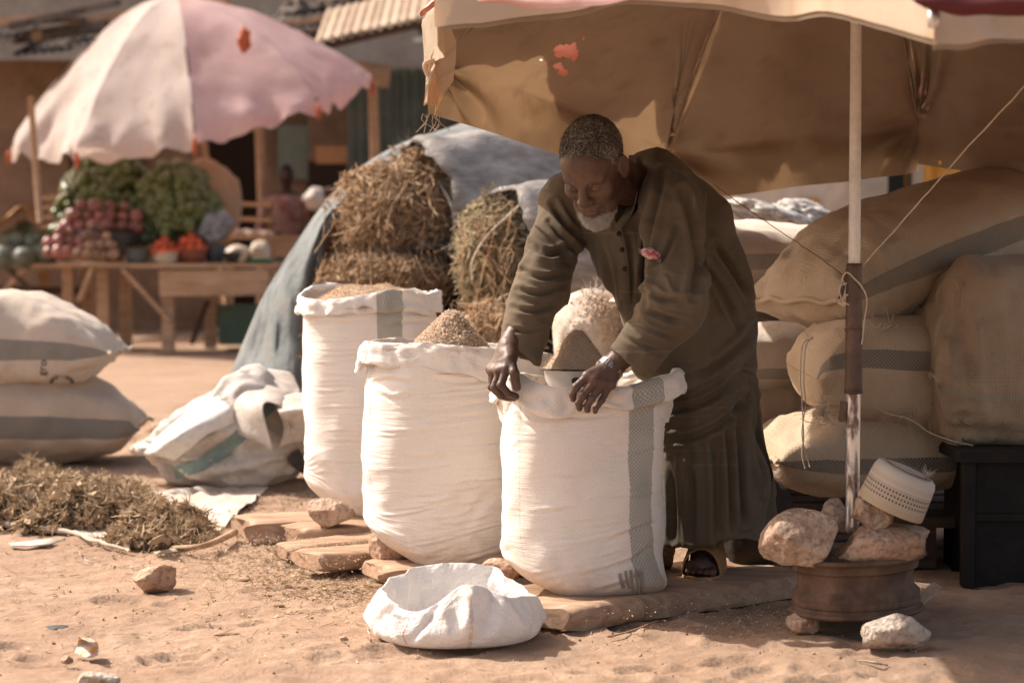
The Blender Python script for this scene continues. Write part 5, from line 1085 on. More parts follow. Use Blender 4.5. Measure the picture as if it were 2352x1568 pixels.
M['sk_pale'] = sackcloth('pale_woven_sack', (.58, .49, .41), (.66, .58, .50), stripes=[(.60, .06, (.25, .25, .24))], wr=.45, wr_scale=(7, 5, 1), dirt_amt=.35, weave=.006)
pal = thing('pallet', 'dark wooden pallet under the right hand stack of sacks', 'pallet', (1.25, 6.7, 0))
for k in range(4): V, F = box((1.25, 6.38 + .2 * k, .14), (1.35, .15, .03)); mk('deck_board', V, F, M['timber_dark'], pal, False)
for k in range(3): V, F = box((.72 + .5 * k, 6.7, .062), (.09, .75, .122)); mk('bearer', V, F, M['timber_dark'], pal, False)
d = unit((.80, .58, .245)); e0 = at(1842, 690, 6.42); sack('grain_sack', 'largest tan sack with dark stripe on top of the right stack', e0 + d * .64, 1.28, .58, .42, axes(d), M['sk_tan'], 21, .80, 2.5, wr=.014, n=110, m=90)
d = unit((.97, .22, -.06)); sack('grain_sack', 'bulging tan sack with broad grey stripe and loose threads in the right stack', at(2022, 862, 6.40), .50, .44, .355, axes(d, roll=.12), M['sk_tan2'], 24, .62, 3.4, wr=.012, hem=(), n=90, m=80, ear=0)
d = unit((.97, .25, .0)); sack('grain_sack', 'bottom tan sack with sunlit shoulder in the right stack', at(2000, 1040, 6.48), .72, .5, .30, axes(d), M['sk_tan3'], 27, .78, 2.3, n=90, m=80)
sack('grain_sack', 'slack brown sack drooping at the right edge above the trunk', at(2425, 845, 6.34), .84, .46, .58, axes((.985, .12, .02)), M['sk_brown'], 30, .80, 5.0, wr=.03, n=110, m=100, flat=.95, wob=.045, sharp_fold=.02)
d = unit((.9, .42, 0)); sack('grain_sack', 'pale knotted sack between tan ones behind the man\'s back', at(1745, 822, 6.82), .66, .42, .22, axes(d), M['sk_pale'], 33, .8, 2.4)  # extra length added unseen behind the man, shades the tan sacks
d = unit((.93, .36, 0)); sack('grain_sack', 'dusty tan sack low behind the man\'s robe', at(1735, 950, 6.84), .75, .45, .28, axes(d), M['sk_tan3'], 36, .8, 2.6)  # reaches further left than seen, lengthened to block sun from the stack
d = unit((.9, .45, 0)); sack('grain_sack', 'sunlit pale sack behind the largest tan one', at(1740, 604, 7.3), 1.0, .45, .26, axes(d), M['sk_pale'], 39, .8, 2.6)  # hidden left part lengthened to keep sun off the right stack
for zz_, lab_ in ((.13, 'lowest pale sack in the pile under the sunlit pale one'), (.36, 'second lowest pale sack in the pile under the sunlit pale one'), (.59, 'third pale sack up in the pile under the sunlit pale one'), (.77, 'thin flattened pale sack pressed right under the sunlit pale one')): sack('grain_sack', lab_, (at(1740, 0, 7.3)[0] + .02, 7.3, zz_), .95, .46, .26 if zz_ < .7 else .16, axes((.9, .45, 0)), M['sk_pale'], int(zz_ * 100), .8, 2.6, hem=(), n=40, m=40)
sack('grain_sack', 'shaded tan sack at the back of the right stack', at(2080, 760, 6.95), .8, .5, .33, axes((1, .1, .1)), M['sk_tan3'], 41, .8, 2.6, hem=())
sack('grain_sack', 'low shaded sack behind the slack brown one', at(2260, 1000, 6.75), .7, .5, .28, axes((1, .1, 0)), M['sk_tan3'], 43, .8, 2.6, hem=())
lumpy('dark_cloth_sack', 'dark brown cloth sack standing behind the robe hem', 'sack', at(1738, 1205, 6.16), (.105, .10, .15), 6, plain('dark_brown_cloth', (.055, .04, .032), .95), .08, 4, 1.8, ridge=.03)
M['printed'] = mottled('printed_white_plastic', [(.10, .105, .105), (.28, .265, .25), (.40, .37, .345), (.42, .4, .38)], 26, .6, .4, 30, .008, .3, lo=.36, hi=.6, stretch=(1, 1, 2))
for k, (u, v, w, h, lab) in enumerate([(1775, 500, .36, .09, 'topmost printed white bag folded behind the sacks'), (1800, 523, .4, .08, 'lower printed white bag folded behind the sacks'), (1855, 500, .26, .12, 'crumpled printed white bag beside the folded ones')]):
    lumpy('folded_bag', lab, 'bag', at(u, v, 8.6 + .15 * k), (w / 2, .2, h / 2), 50 + k, M['printed'], .15, 4, 2.0, ridge=.08, R=rotm(0, .35, .1))
for k, (u, v) in enumerate([(1790, 560), (1870, 560)]):
    lumpy('bag_stack', 'pale bag stack under the folded printed bags' if k == 0 else 'pale bag stack right of the other, behind the sacks', 'bag', at(u, 600, 8.9), (.3, .25, .12), 60 + k, M['sk_pale'], .08, 3, reach=True)
box_t = thing('tool_trunk', 'dark metal trunk standing in deep shade at the right edge', 'trunk', tuple(at(2290, 1370, 6.0)))
def bx(name, u0, u1, v0, v1, Y, d, mat):
    a, b = at(u0, v1, Y), at(u1, v0, Y); V, F = box(((a[0] + b[0]) / 2, Y + d / 2, (a[2] + b[2]) / 2), (b[0] - a[0], d, b[2] - a[2])); return mk(name, V, F, mat, box_t, False)
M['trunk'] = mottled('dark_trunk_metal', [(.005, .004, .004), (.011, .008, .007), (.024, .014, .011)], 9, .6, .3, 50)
bx('lid', 2205, 2560, 1036, 1062, 5.97, .5, M['trunk']); bx('front_panel', 2240, 2560, 1060, 1352, 6.02, .45, M['trunk']); bx('corner_post', 2212, 2242, 1062, 1372, 5.99, .05, M['trunk']); bx('bottom_rail', 2242, 2560, 1352, 1372, 6.0, .05, M['trunk']); bx('middle_rail', 2242, 2560, 1180, 1196, 6.0, .03, M['trunk'])
# ------------------------------------------------------------------ the big umbrella over the man
PX, PY = .85, 5.3
M['canopy'] = clothmat('old_beige_canvas', (.27, .217, .163), (.345, .28, .211), (.205, .157, .112), .12, (1.45, 1.12, .80), 1.6, .3)
M['outerpink'] = clothmat('faded_pink_overcloth', (.58, .33, .31), (.66, .42, .39), (.60, .44, .36), .10, (1.0, .42, .28))
M['outercream'] = clothmat('bleached_cream_canvas', (.60, .48, .36), (.68, .57, .45), (.48, .35, .22), .3, (1, .75, .5))
M['reddark'] = clothmat('deep_red_cloth', (.10, .03, .034), (.15, .045, .048), (.1, .035, .035), .3, (1, .4, .3))
ub = thing('big_umbrella', 'large old beige canvas umbrella sheltering the man and the right stack', 'umbrella', (PX, PY, 0))
HUB = np.array([.82, 5.40, 2.05])
TIP = {'L': at(990, 140, 6.2), 'B1': at(1536, 345, 7.2), 'B2': at(2110, 281, 7.15), 'R1': at(2560, 300, 6.6), 'R2': at(2760, 190, 5.5), 'R3': at(2600, -25, 4.1), 'F': at(2144, -12, 3.9), 'FL': at(1006, -22, 4.7)}
order = ['L', 'B1', 'B2', 'R1', 'R2', 'R3', 'F', 'FL']
def near_tip(P, name, w): return np.exp(-np.sum((P - TIP[name]) ** 2, -1) / w ** 2)
def cwr(P, S, T):
    """sags, drawn folds that run into the rib tips, small creases"""
    k = 4 * T * (1 - T); w = np.zeros(P.shape[:2])
    for nm, sc in (('B2', .55), ('B1', .35), ('L', .35)):
        q = P - TIP[nm]; r = np.linalg.norm(q, axis=-1) + 1e-6; a = np.arctan2(q[..., 2] + .6 * q[..., 1], q[..., 0]); w += .032 * np.sin(a * 8 + 2.0 * fbm(P, 2.0, 5, 2) + r * 2) * sstep(.0, .12, r) * np.exp(-(r / sc) ** 2)
    w += .045 * fbm(P, 1.7, 21, 3) * k + .022 * ridged(P, (1.6, 1.6, 3), 23, 2) * k + .004 * fbm(P, 14, 25, 2)
    w += .035 * np.sin(5 * S + 7 * T + 3 * fbm(P, 1.1, 31, 2)) * k * S
    nrm = unit(P - np.array([HUB[0], HUB[1], 1.0]))
    val = np.maximum(S - 1, 0) * 1.2 * np.sin(T * 11 + 3 * fbm(P, 2.5, 7, 2)) * k * np.where(np.abs(P[..., 0] + .2) < .12, .08, .3)
    return nrm * (w + val)[..., None]
holes = [(1300, 118, 30, 16), (1318, 122, 9, 22), (1281, 152, 10, 8), (1294, 167, 11, 9), (1243, 138, 4, 4), (1276, 118, 6, 4), (1340, 88, 3, 3), (2160, 372, 5, 4)]
def cut_holes(c):
    u, v, f = proj(c); m = np.zeros(len(c), bool); jit = 1 + .35 * fbm(c, 30, 3, 2)
    for hu, hv, ru, rv in holes: m |= (((u - hu) / ru) ** 2 + ((v - hv) / rv) ** 2) < jit
    return m
for i, nm in enumerate(order):
    nx = order[(i + 1) % 8]; a, b = TIP[nm], TIP[nx]; back = nm in ('L', 'B1', 'B2')
    vd = {'L': .155, 'B1': .165, 'B2': .14, 'F': .09, 'FL': .12, 'R3': .1}.get(nm, .14); lf_ = {'F': .15, 'L': .02, 'R3': .05}.get(nm, 0.0)
    P, S, T = gore(HUB, a, b, {'L': .06, 'B1': .03, 'B2': .06, 'F': .22, 'FL': .02}.get(nm, .08), 1.75, lf_, 1.12, vd, 220 if nm == 'L' else 120, 240 if nm == 'L' else 110, wr=cwr)
    panel('canopy_panel', P, M['canopy'], ub, cut_holes if nm in ('L', 'B2') else None)
    # second, sun-bleached pink cloth laid over the first, its lower edge ragged
    lim = {'L': 1.045, 'B1': 1.075, 'B2': 1.10, 'F': .99, 'FL': .99}.get(nm, .99); ni, nj = P.shape[:2]
    du, dv = np.gradient(P, axis=0), np.gradient(P, axis=1); nn = unit(np.cross(du, dv)); nn *= np.sign((nn * (P - [HUB[0], HUB[1], .8])).sum(-1, keepdims=True))
    tv = T[0]; ragl = lim - .035 * np.abs(fbm(np.stack([tv * 7 + i * 7, 0 * tv, 0 * tv], -1), 1.0, 4, 3)) - ({'L': .10 * np.clip(np.abs(((tv * 1.9 + .43) % 1) - .5) * 2, 0, 1)}.get(nm, 0 * tv))
    rows = np.minimum(np.arange(ni)[:, None], np.searchsorted(S[:, 0], ragl)[None, :]); P2 = np.take_along_axis(P + nn * .018, rows[..., None].repeat(3, -1), 0)
    panel('cover_panel', P2, M['outerpink'], ub)
    if nm in ('F', 'R3'):
        P3, S3, T3 = gore(HUB, a, b, .22 if nm == 'F' else .08, 1.75, lf_, 1.115, vd, 50, 50, off=.012, wr=cwr, s0=.90); panel('valance', P3, M['outercream'], ub)
    ss = np.linspace(.02, 1.0, 30); R = HUB + (a - HUB) * ss[:, None]; R[:, 2] = HUB[2] + (a - HUB)[2] * ss ** 1.75; inw = unit((HUB - a) * [1, 1, 0]); R += inw * .014 - np.array([0, 0, .012])
    V, F = tube(R, .0045, 6); mk('rib', V, F, mottled('rib_wire_%d' % i, [(.20, .13, .08), (.36, .26, .18)], 20, .5), ub)
# cord of the rib seam, frayed hem threads and the torn left flap
P = loft([[at(1002, 58, 5.0), at(1040, 75, 5.05), at(1046, 130, 5.2), at(1040, 190, 5.5)], [at(1004, 100, 5.05), at(1022, 120, 5.1), at(1030, 160, 5.3), at(1024, 215, 5.6)], [at(986, 145, 5.1), at(996, 155, 5.15), at(1010, 190, 5.4), at(1008, 245, 5.7)], [at(972, 245, 5.2), at(985, 240, 5.2), at(1002, 245, 5.5), at(998, 268, 5.8)]], 36, 24); sheet(P, 'torn_flap', M['outercream'], ub, 4, .006, 7, .002)
P = loft([[at(1000, 60, 5.08), at(1006, 90, 5.1), at(1004, 125, 5.12), at(992, 150, 5.14)], [at(1016, 62, 5.2), at(1020, 95, 5.2), at(1014, 130, 5.2), at(1000, 152, 5.2)]], 16, 16); sheet(P, 'red_lining', M['reddark'], ub, 8, .006, 9, .002)
V, F = tube(curve([at(985, 180, 5.05), at(975, 150, 5.05), at(990, 140, 5.05), at(1002, 145, 5.08), at(992, 170, 5.05), at(984, 195, 5.05)], 30), .006, 6); mk('tied_knot', V, F, M['outercream'], ub)
P = loft([[at(2085, -20, 3.82), at(2200, -30, 3.8), at(2420, -25, 3.8)], [at(2100, 5, 3.8), at(2210, 10, 3.78), at(2420, 12, 3.76)], [at(2120, 18, 3.82), at(2215, 32, 3.8), at(2420, 30, 3.78)], [at(2138, 24, 3.86), at(2222, 42, 3.86), at(2420, 40, 3.84)]], 30, 40); sheet(P, 'dark_red_scallop', M['reddark'], ub, 14, .01, 6, .002)
P = loft([[at(1080, -40, 4.55), at(1250, -50, 4.45), at(1470, -60, 4.35)], [at(1100, 0, 4.5), at(1260, 0, 4.42), at(1470, -25, 4.32)], [at(1130, 12, 4.52), at(1265, 22, 4.42), at(1460, -4, 4.32)]], 24, 40); sheet(P, 'pink_scallop', M['outerpink'], ub, 18, .012, 6, .002)
V, F = lathe([(.001, 0), (.010, .002), (.012, .02), (.009, .035), (.001, .036)], at(2144, 66, 3.84), 14); mk('rib_tip_cap', V, F, M['chrome'], ub)
q = RNG; mb = MB()
for u, v, Y in [(992, 268, 6.18), (1000, 272, 6.2)]:
    for k in range(5):
        a = at(u + q.normal() * 8, v - 6, Y); V, F = tube(curve([a, a + [q.normal() * .012, 0, -.02], a + [q.normal() * .03, 0, -.04 - .02 * q.random()]], 6), .0007, 4); mb.add(V, F)
mb.build('frayed_threads', M['outercream'], ub)['kind'] = 'stuff'
# pole
def poleseg(name, v0, v1, r0, r1, mat, segs=24, extra=None):
    z0, z1 = at(1962, v1, PY)[2], (at(1962, v0, PY)[2] if v0 > 0 else HUB[2]); V, F = lathe([(r0 * .7, z0), (r0, z0 + .002)] + [(r0 + (r1 - r0) * t, z0 + (z1 - z0) * t) for t in np.linspace(.05, .95, 10)] + [(r1, z1 - .002), (r1 * .7, z1)], (PX, PY, 0), segs); return mk(name, V, F, mat, ub)
poleseg('upper_pole', -1, 612, .0150, .0130, M['white_pole']); sl = poleseg('pole_sleeve', 604, 905, .0222, .0195, M['brown_pole']); lp = poleseg('lower_pole', 893, 1222, .0178, .0185, M['chrome'])
for v in (758, 900): 
    V, F = lathe([(.0195, -.004), (.0235, -.002), (.0235, .004), (.0195, .006)], (PX, PY, at(1962, v, PY)[2]), 24); mk('weld_ring', V, F, M['brown_pole'], sl)
V, F = box((PX - .026, PY, at(1962, 945, PY)[2]), (.014, .02, .05), rotm(0, .1, 0)); mk('rusty_tab', V, F, M['rust'], lp, False)
V, F = box((PX - .024, PY, at(1962, 648, PY)[2]), (.008, .012, .09), rotm(0, .25, 0)); mk('locking_pin', V, F, M['brown_pole'], sl, False)
V, F = lathe([(.03, -.05), (.034, -.04), (.034, .0), (.02, .02)], (PX, PY, 1.97), 20); mk('hub_collar', V, F, M['white_pole'], ub)
# ------------------------------------------------------------------ wheel rim foot with stones and cap
rim_c = np.array([PX + .012, PY + .0, at(1975, 1420, PY - .12)[2]]); Rt = rotm(.0, -.045, 0)
pr = [(.150, .0), (.164, .001), (.168, .006), (.165, .012), (.157, .016), (.1555, .022), (.159, .026), (.1595, .034), (.1575, .038), (.1585, .044), (.158, .052), (.150, .060), (.1445, .066), (.1435, .074), (.1435, .100), (.146, .106), (.1555, .111), (.157, .117), (.156, .124), (.158, .129), (.172, .134), (.178, .139), (.176, .146), (.166, .147), (.152, .135), (.148, .118), (.136, .104), (.135, .07), (.148, .054), (.150, .036), (.150, .02), (.150, 0)]
wr_ = thing('wheel_rim', 'rusty steel wheel rim used as the umbrella foot', 'wheel rim', tuple(rim_c))
V, F = lathe(pr, (0, 0, 0), 96); V = V * (1 + .004 * fbm(V, 20, 3, 2)[:, None]); mk('rim_barrel', V @ Rt.T + rim_c, F, M['rust'], wr_, sharp=24)
V, F = lathe([(.13, .075), (.10, .085), (.06, .078), (.03, .074), (.03, .07), (.06, .072), (.10, .079), (.13, .069)], (0, 0, 0), 48); mk('wheel_disc', V @ Rt.T + rim_c, F, M['rust'], wr_)
zt_ = rim_c[2] + .14
rock('small stone propping the left of the wheel rim', gnd(1852, 1468) + [0, .05, 0], (.088, .08, .062), 21, S1, rotm(0, .35, 0))
rock('blocky pale stone propping the right of the wheel rim', gnd(2064, 1506) + [0, .06, 0], (.172, .10, .098), 22, S2, rotm(0, -.06, 0))
rock('stone propping the back of the wheel rim', np.array([PX + .02, PY + .13, 0]), (.13, .09, rim_c[2] + .004), 23, S1)
rock('big smooth pale boulder on the left of the wheel rim', np.array([at(1842, 0, 5.22)[0], 5.2, zt_ - .012]), (.205, .15, .150), 24, S0, rotm(0, -.38, 0), rough=.25)
rock('long sharp edged stone on the right of the wheel rim', np.array([at(2043, 0, 5.2)[0], 5.2, zt_ - .008]), (.245, .14, .10), 25, S1, rotm(0, -.08, 0))
rock('small reddish stone behind the pole on the wheel rim', np.array([at(1930, 0, 5.4)[0], 5.42, zt_ + .03]), (.075, .08, .10), 26, S1)
top = rock('rounded stone under the embroidered cap', np.array([at(2012, 0, 5.2)[0], 5.22, at(2012, 1216, 5.2)[2]]), (.115, .10, .088), 27, S0, rotm(0, .1, 0), rough=.3)
def capmat():
    g = G('embroidered_cap_cloth'); xyz = g.sep(g.coord('UV')); u, v = xyz[0], xyz[1]
    base = (.40, .33, .25)
    dash = g.math('MULTIPLY', g.math('GREATER_THAN', g.math('FRACT', g.math('MULTIPLY', u, 110.0)), .5), g.math('GREATER_THAN', g.math('FRACT', g.math('MULTIPLY', v, 90.0)), .5))
    zone = g.math('MULTIPLY', g.math('GREATER_THAN', v, .022), g.math('LESS_THAN', v, .062)); zone2 = g.math('MULTIPLY', g.math('GREATER_THAN', v, .07), g.math('LESS_THAN', v, .078))
    stp = g.math('GREATER_THAN', g.math('FRACT', g.math('MULTIPLY', v, 180.0)), .55); up = g.math('GREATER_THAN', v, .062)
    col = g.mix(g.math('MULTIPLY', stp, .5), base, (.52, .46, .375)); col = g.mix(g.math('MULTIPLY', up, .65), col, (.52, .475, .42)); col = g.mix(g.math('MULTIPLY', dash, zone), col, (.10, .09, .10)); col = g.mix(g.math('MULTIPLY', g.math('MULTIPLY', zone2, stp), .6), col, (.42, .30, .2))
    col = g.mix(g.math('LESS_THAN', v, .018), col, (.42, .34, .245))
    h = g.math('ADD', g.math('MULTIPLY', dash, .5), stp); return g.bsdf(col, .9, g.bump(h, .5, .001), .15)
pr = [(.083, .0), (.0845, .004), (.0835, .03), (.082, .06), (.0795, .088), (.075, .098), (.067, .103), (.04, .106), (.001, .107)]; pin = [(.001, .102), (.064, .098), (.074, .088), (.079, .03), (.081, .001), (.083, 0)]
c0 = at(2044, 1166, 5.2); Rc = rotm(.12, .41, 0)
V, F = lathe(pr + pin, (0, 0, 0), 72); V[:, 1] *= .95; V *= (1 + .012 * fbm(V, 14, 3, 2))[:, None]; th = (np.arange(72) / 72)[None] + np.zeros((len(pr) + len(pin), 1)); hh = np.array([p[1] for p in pr] + [0.0] * len(pin))[:, None] + 0 * th
capo = thing('embroidered_cap', 'pale embroidered round cap with dark dashes resting on a stone', 'cap', tuple(c0)); cb = mk('cap_body', V @ Rc.T + c0, F, capmat(), capo, uv=np.stack([th * .53, hh], -1).reshape(-1, 2))
tp_ = np.array([.045, -.03, .107]) @ Rc.T + c0; V, F = stems(np.repeat(tp_[None], 26, 0), RNG.normal(size=(26, 3)) * .6 + [0, -.2, .7], RNG.uniform(.015, .03, 26), .0011, .8); mk('thread_tuft', V, F, M['whitesheet'], capo)['kind'] = 'stuff'
V, F = tube(curve([np.array([.06 * math.cos(a), .06 * math.sin(a), .1065]) @ Rc.T + c0 for a in np.linspace(0, 6.28, 30)], 60), .002, 5); mk('crown_cord', V, F, plain('brown_cord', (.25, .16, .1)), capo)
# ------------------------------------------------------------------ twine and cords
def cord(name, label, pts, r, mat, n=50, wob=.002):
    P = curve(pts, n); P = P + np.stack([fbm(P, 18, 3, 2), fbm(P, 18, 5, 2), fbm(P, 18, 7, 2)], -1) * wob; V, F = tube(P, r, 6); return tag(mk(name, V, F, mat), label, 'cord')
cord('guy_string', 'pale string running from the umbrella pole up to the right', [at(1984, 608, PY), at(2060, 522, 5.32), at(2190, 375, 5.3), at(2250, 310, 5.25), at(2362, 190, 5.1)], .0022, M['twine'])
cord('thin_red_cord', 'thin dark red cord crossing behind the man to the pole', [at(1640, 425, 6.3), at(1760, 510, 6.1), at(1850, 570, 5.8), at(1950, 640, PY)], .0012, M['redcord'])
tw = cord('knotted_twine', 'loose twine wound and knotted on the brown pole sleeve', [at(1942, 655, PY - .01), at(1935, 640, PY - .02), at(1945, 625, PY - .025), at(1962, 640, PY - .028), at(1980, 660, PY - .02), at(1990, 690, PY - .01), at(1985, 740, PY - .015), at(1978, 790, PY - .015)], .002, M['twine'])
for k, pts in enumerate([[(1945, 650), (1928, 660), (1935, 690), (1950, 700)], [(1948, 676), (1925, 690), (1912, 694)]]): V, F = tube(curve([at(u, v, PY - .02) for u, v in pts], 16), .0018, 5); mk('twine_end', V, F, M['twine'], tw)
t1 = cord('hanging_twine', 'long twine hanging from the bulging striped sack', [at(1868, 775, 6.2), at(1846, 790, 6.18), at(1838, 850, 6.16), at(1842, 920, 6.15), at(1846, 990, 6.15), at(1842, 1040, 6.15), at(1850, 1075, 6.15)], .002, M['twine'])
V, F = tube(curve([at(1866, 772, 6.2), at(1850, 800, 6.18), at(1846, 870, 6.16), at(1850, 930, 6.15), at(1842, 1000, 6.15), at(1860, 1072, 6.16)], 30), .0018, 5); mk('twine_end', V, F, M['twine'], t1)
cord('slack_twine', 'slack twine sagging from the striped sack to the brown one', [at(1990, 905, 6.2), at(2030, 945, 6.18), at(2085, 960, 6.16), at(2130, 990, 6.15), at(2180, 1010, 6.12), at(2235, 1022, 6.1)], .0018, M['twine'])
mb = MB(); q = np.random.default_rng(9)
for (u, v, n_, sp) in [(2050, 850, 70, 22), (2070, 930, 60, 18), (2040, 800, 40, 18), (1890, 945, 60, 10), (2010, 770, 30, 20)]:
    for k in range(n_):
        a = at(u + q.normal() * sp, v + q.normal() * sp * 1.3, 6.2); V, F = tube(curve([a, a + q.normal(size=3) * [.015, .008, .012], a + q.normal(size=3) * [.03, .01, .02] + [0, 0, -.015]], 6), .0008, 4); mb.add(V, F)
ob = mb.build('loose_threads', M['twine']); tag(ob, 'tangle of loose jute threads on the bulging striped sack', 'threads', kind='stuff')
# ------------------------------------------------------------------ the man bending over the front sack
def skinmat():
    g = G('dark_brown_skin'); oc = g.coord(); a = g.noise(oc, 16, 4); b = g.noise(oc, 240, 3)
    col = g.ramp(a, [(.35, (.066, .035, .025)), (.65, (.118, .064, .045))])
    return g.bsdf(col, g.math('ADD', .42, g.math('MULTIPLY', b, .2)), g.bump(g.math('ADD', b, g.math('MULTIPLY', a, 2.0)), .25, .0015), .45, sss=.06)
def robemat():
    g = G('olive_brown_robe_cloth'); oc = g.coord(); a = g.noise(oc, 5, 4); f = g.noise(oc, 260, 2)
    col = g.ramp(a, [(.35, (.094, .073, .051)), (.65, (.134, .104, .072))])
    l1 = g.noise(g.mapv(oc, (2, 2, 75), (.25, .1, 0)), 1.0, 2, .5); l2 = g.noise(g.mapv(oc, (60, 60, 2), (.1, .2, .4)), 1.0, 2, .5)
    ln = g.math('MAXIMUM', g.ramp(l1, [(.66, (0,) * 3), (.70, (1,) * 3)]), g.ramp(l2, [(.67, (0,) * 3), (.71, (1,) * 3)])); col = g.mix(g.math('MULTIPLY', ln, .18), col, (.26, .21, .15))
    h = g.math('ADD', g.math('MULTIPLY', g.noise(oc, 28, 3, .5, .6), 1.0), g.math('MULTIPLY', f, .25))
    return g.bsdf(col, .9, g.bump(h, .22, .003), .12, sheen=.08)
M['skin'], M['robe'] = skinmat(), robemat()
man = thing('person', 'bearded man in olive brown robe bending over the front sack', 'person', (.55, 5.9, .04))
Rsh, Lsh = at(1310, 466, 5.74), at(1545, 470, 5.50)
Relb, Rwr, Lelb, Lwr = at(1245, 640, 5.62), at(1174, 792, 5.50), at(1548, 704, 5.40), at(1406, 842, 5.42)
s = SDF((-.07, 5.18, .10), (.80, 6.16, 1.30), .0048)
bk = [(at(1500, 438, 5.72), .092), (at(1578, 522, 5.78), .122), (at(1608, 640, 5.84), .132), (at(1628, 745, 5.90), .114)]
fr = [(at(1425, 486, 5.70), .088), (at(1462, 585, 5.68), .104), (at(1512, 690, 5.70), .106), (at(1540, 800, 5.76), .112)]
sk = [(at(1612, 790, 5.86), .126), (at(1614, 960, 5.88), .122), (at(1636, 1120, 5.88), .142), (at(1642, 1290, 5.88), .150)]
for ch in (bk, fr, sk):
    for (a, ra), (b, rb) in zip(ch[:-1], ch[1:]): s.addcone(a, b, ra, rb, .045)
s.add(s.cone(bk[3][0], sk[0][0], .12, .135), .05); s.add(s.cone(bk[0][0], fr[0][0], .09, .095), .05)
s.add(s.cone(at(1682, 880, 5.96), at(1734, 1090, 6.0), .05, .045), .035); s.add(s.cone(at(1734, 1090, 6.0), at(1752, 1300, 6.0), .045, .052), .03)
s.add(s.cone(fr[0][0], Rsh, .085, .060), .05); s.add(s.cone(bk[0][0], Lsh, .088, .066), .05)
s.add(s.cone(Rsh, Relb, .062, .057), .03); s.add(s.cone(Lsh, Lelb, .068, .062), .03)
zh = at(1620, 1246, 5.78)[2]
hemw = s.Z - zh - .012 * np.sin(s.X * 24) - .02 * (s.X - .5); s.d = np.maximum(s.d, -hemw)
def sleeve(elb, cuff, nrm, r0, r1):
    """hollow forearm sleeve cut open at the cuff"""
    global s
    ext = cuff + (cuff - elb) * .35; e = s.cone(elb, ext, r0, r1); e = np.maximum(e, s.plane(cuff, nrm)); s.add(e, .02)
    inner = s.cone(elb + (cuff - elb) * .55, ext, r0 - .016, r1 - .009); s.sub(inner, 0)
Rc_, Lc_ = at(1193, 812, 5.52), at(1444, 832, 5.41)
sleeve(Relb, Rc_, unit((-.5, -.1, -.85)), .058, .056); sleeve(Lelb, Lc_, unit((-.64, .0, -.77)), .061, .054)
s.sub(s.cone(at(1445, 385, 5.62), at(1440, 455, 5.60), .056, .046), .012); s.sub(s.cone(at(1442, 455, 5.60), at(1416, 524, 5.585), .040, .006), .01)
V, F = s.mesh(); V = relax(V, F, 2, .5); N = vnormals(V, F)
if (N * (V - V.mean(0))).sum() < 0: F = F[:, ::-1]; N = -N
def seg_t(P, a, b): d = b - a; t = np.clip(((P - a) @ d) / (d @ d), 0, 1); return t, np.linalg.norm(P - a - t[:, None] * d, axis=1)
def wseg(P, a, b, r): t, d = seg_t(P, a, b); return t, np.exp(-(np.maximum(d - r, 0) / .03) ** 2)
disp = np.zeros(len(V)); zz = V[:, 2]
skw = sstep(.78, .60, zz)
ang = np.arctan2(V[:, 0] - .55, -(V[:, 1] - 5.88))
Qk = np.stack([V[:, 0] * 7 + 1.2 * (zz - .6), V[:, 1] * 7, zz * 1.1], -1)
disp += skw * (.012 * ridged(Qk, 1.0, 4, 3) * sstep(.85, .35, zz) + .012 * fbm(Qk, 1.6, 8, 2))
Qd = np.stack([V[:, 0] * 5 + zz * 3.0, V[:, 1] * 4, zz * 5 - V[:, 0] * 4], -1)
disp += (1 - skw) * .009 * ridged(Qd, 1.0, 14, 3) + skw * sstep(.35, .7, zz) * .012 * ridged(np.stack([V[:, 0] * 3 + zz * 4, V[:, 1] * 3, zz * 7 - V[:, 0] * 6], -1), 1.0, 19, 2)
sw_tot = np.zeros(len(V))
for a, b, r, sd in ((Rsh, Relb, .068, 3), (Relb, Rc_, .064, 5), (Lsh, Lelb, .075, 7), (Lelb, Lc_, .066, 9)):
    t, w = wseg(V, a, b, r); L = np.linalg.norm(b - a); Qs = np.stack([t * L * 17 + 1.1 * fbm(V, 14, sd, 2), V[:, 0] * 6, V[:, 1] * 6 + sd], -1)
    amp = .011 * (.45 + .55 * np.abs(2 * t - 1) ** 1.5); disp += w * amp * ridged(Qs, .62, sd, 2) ; sw_tot = np.maximum(sw_tot, w)
cuffd = np.minimum(np.linalg.norm(V - Rc_, axis=1), np.linalg.norm(V - Lc_, axis=1)); disp *= sstep(.02, .10, cuffd) * .85 + .15
V = V + N * (disp - .004)[:, None]
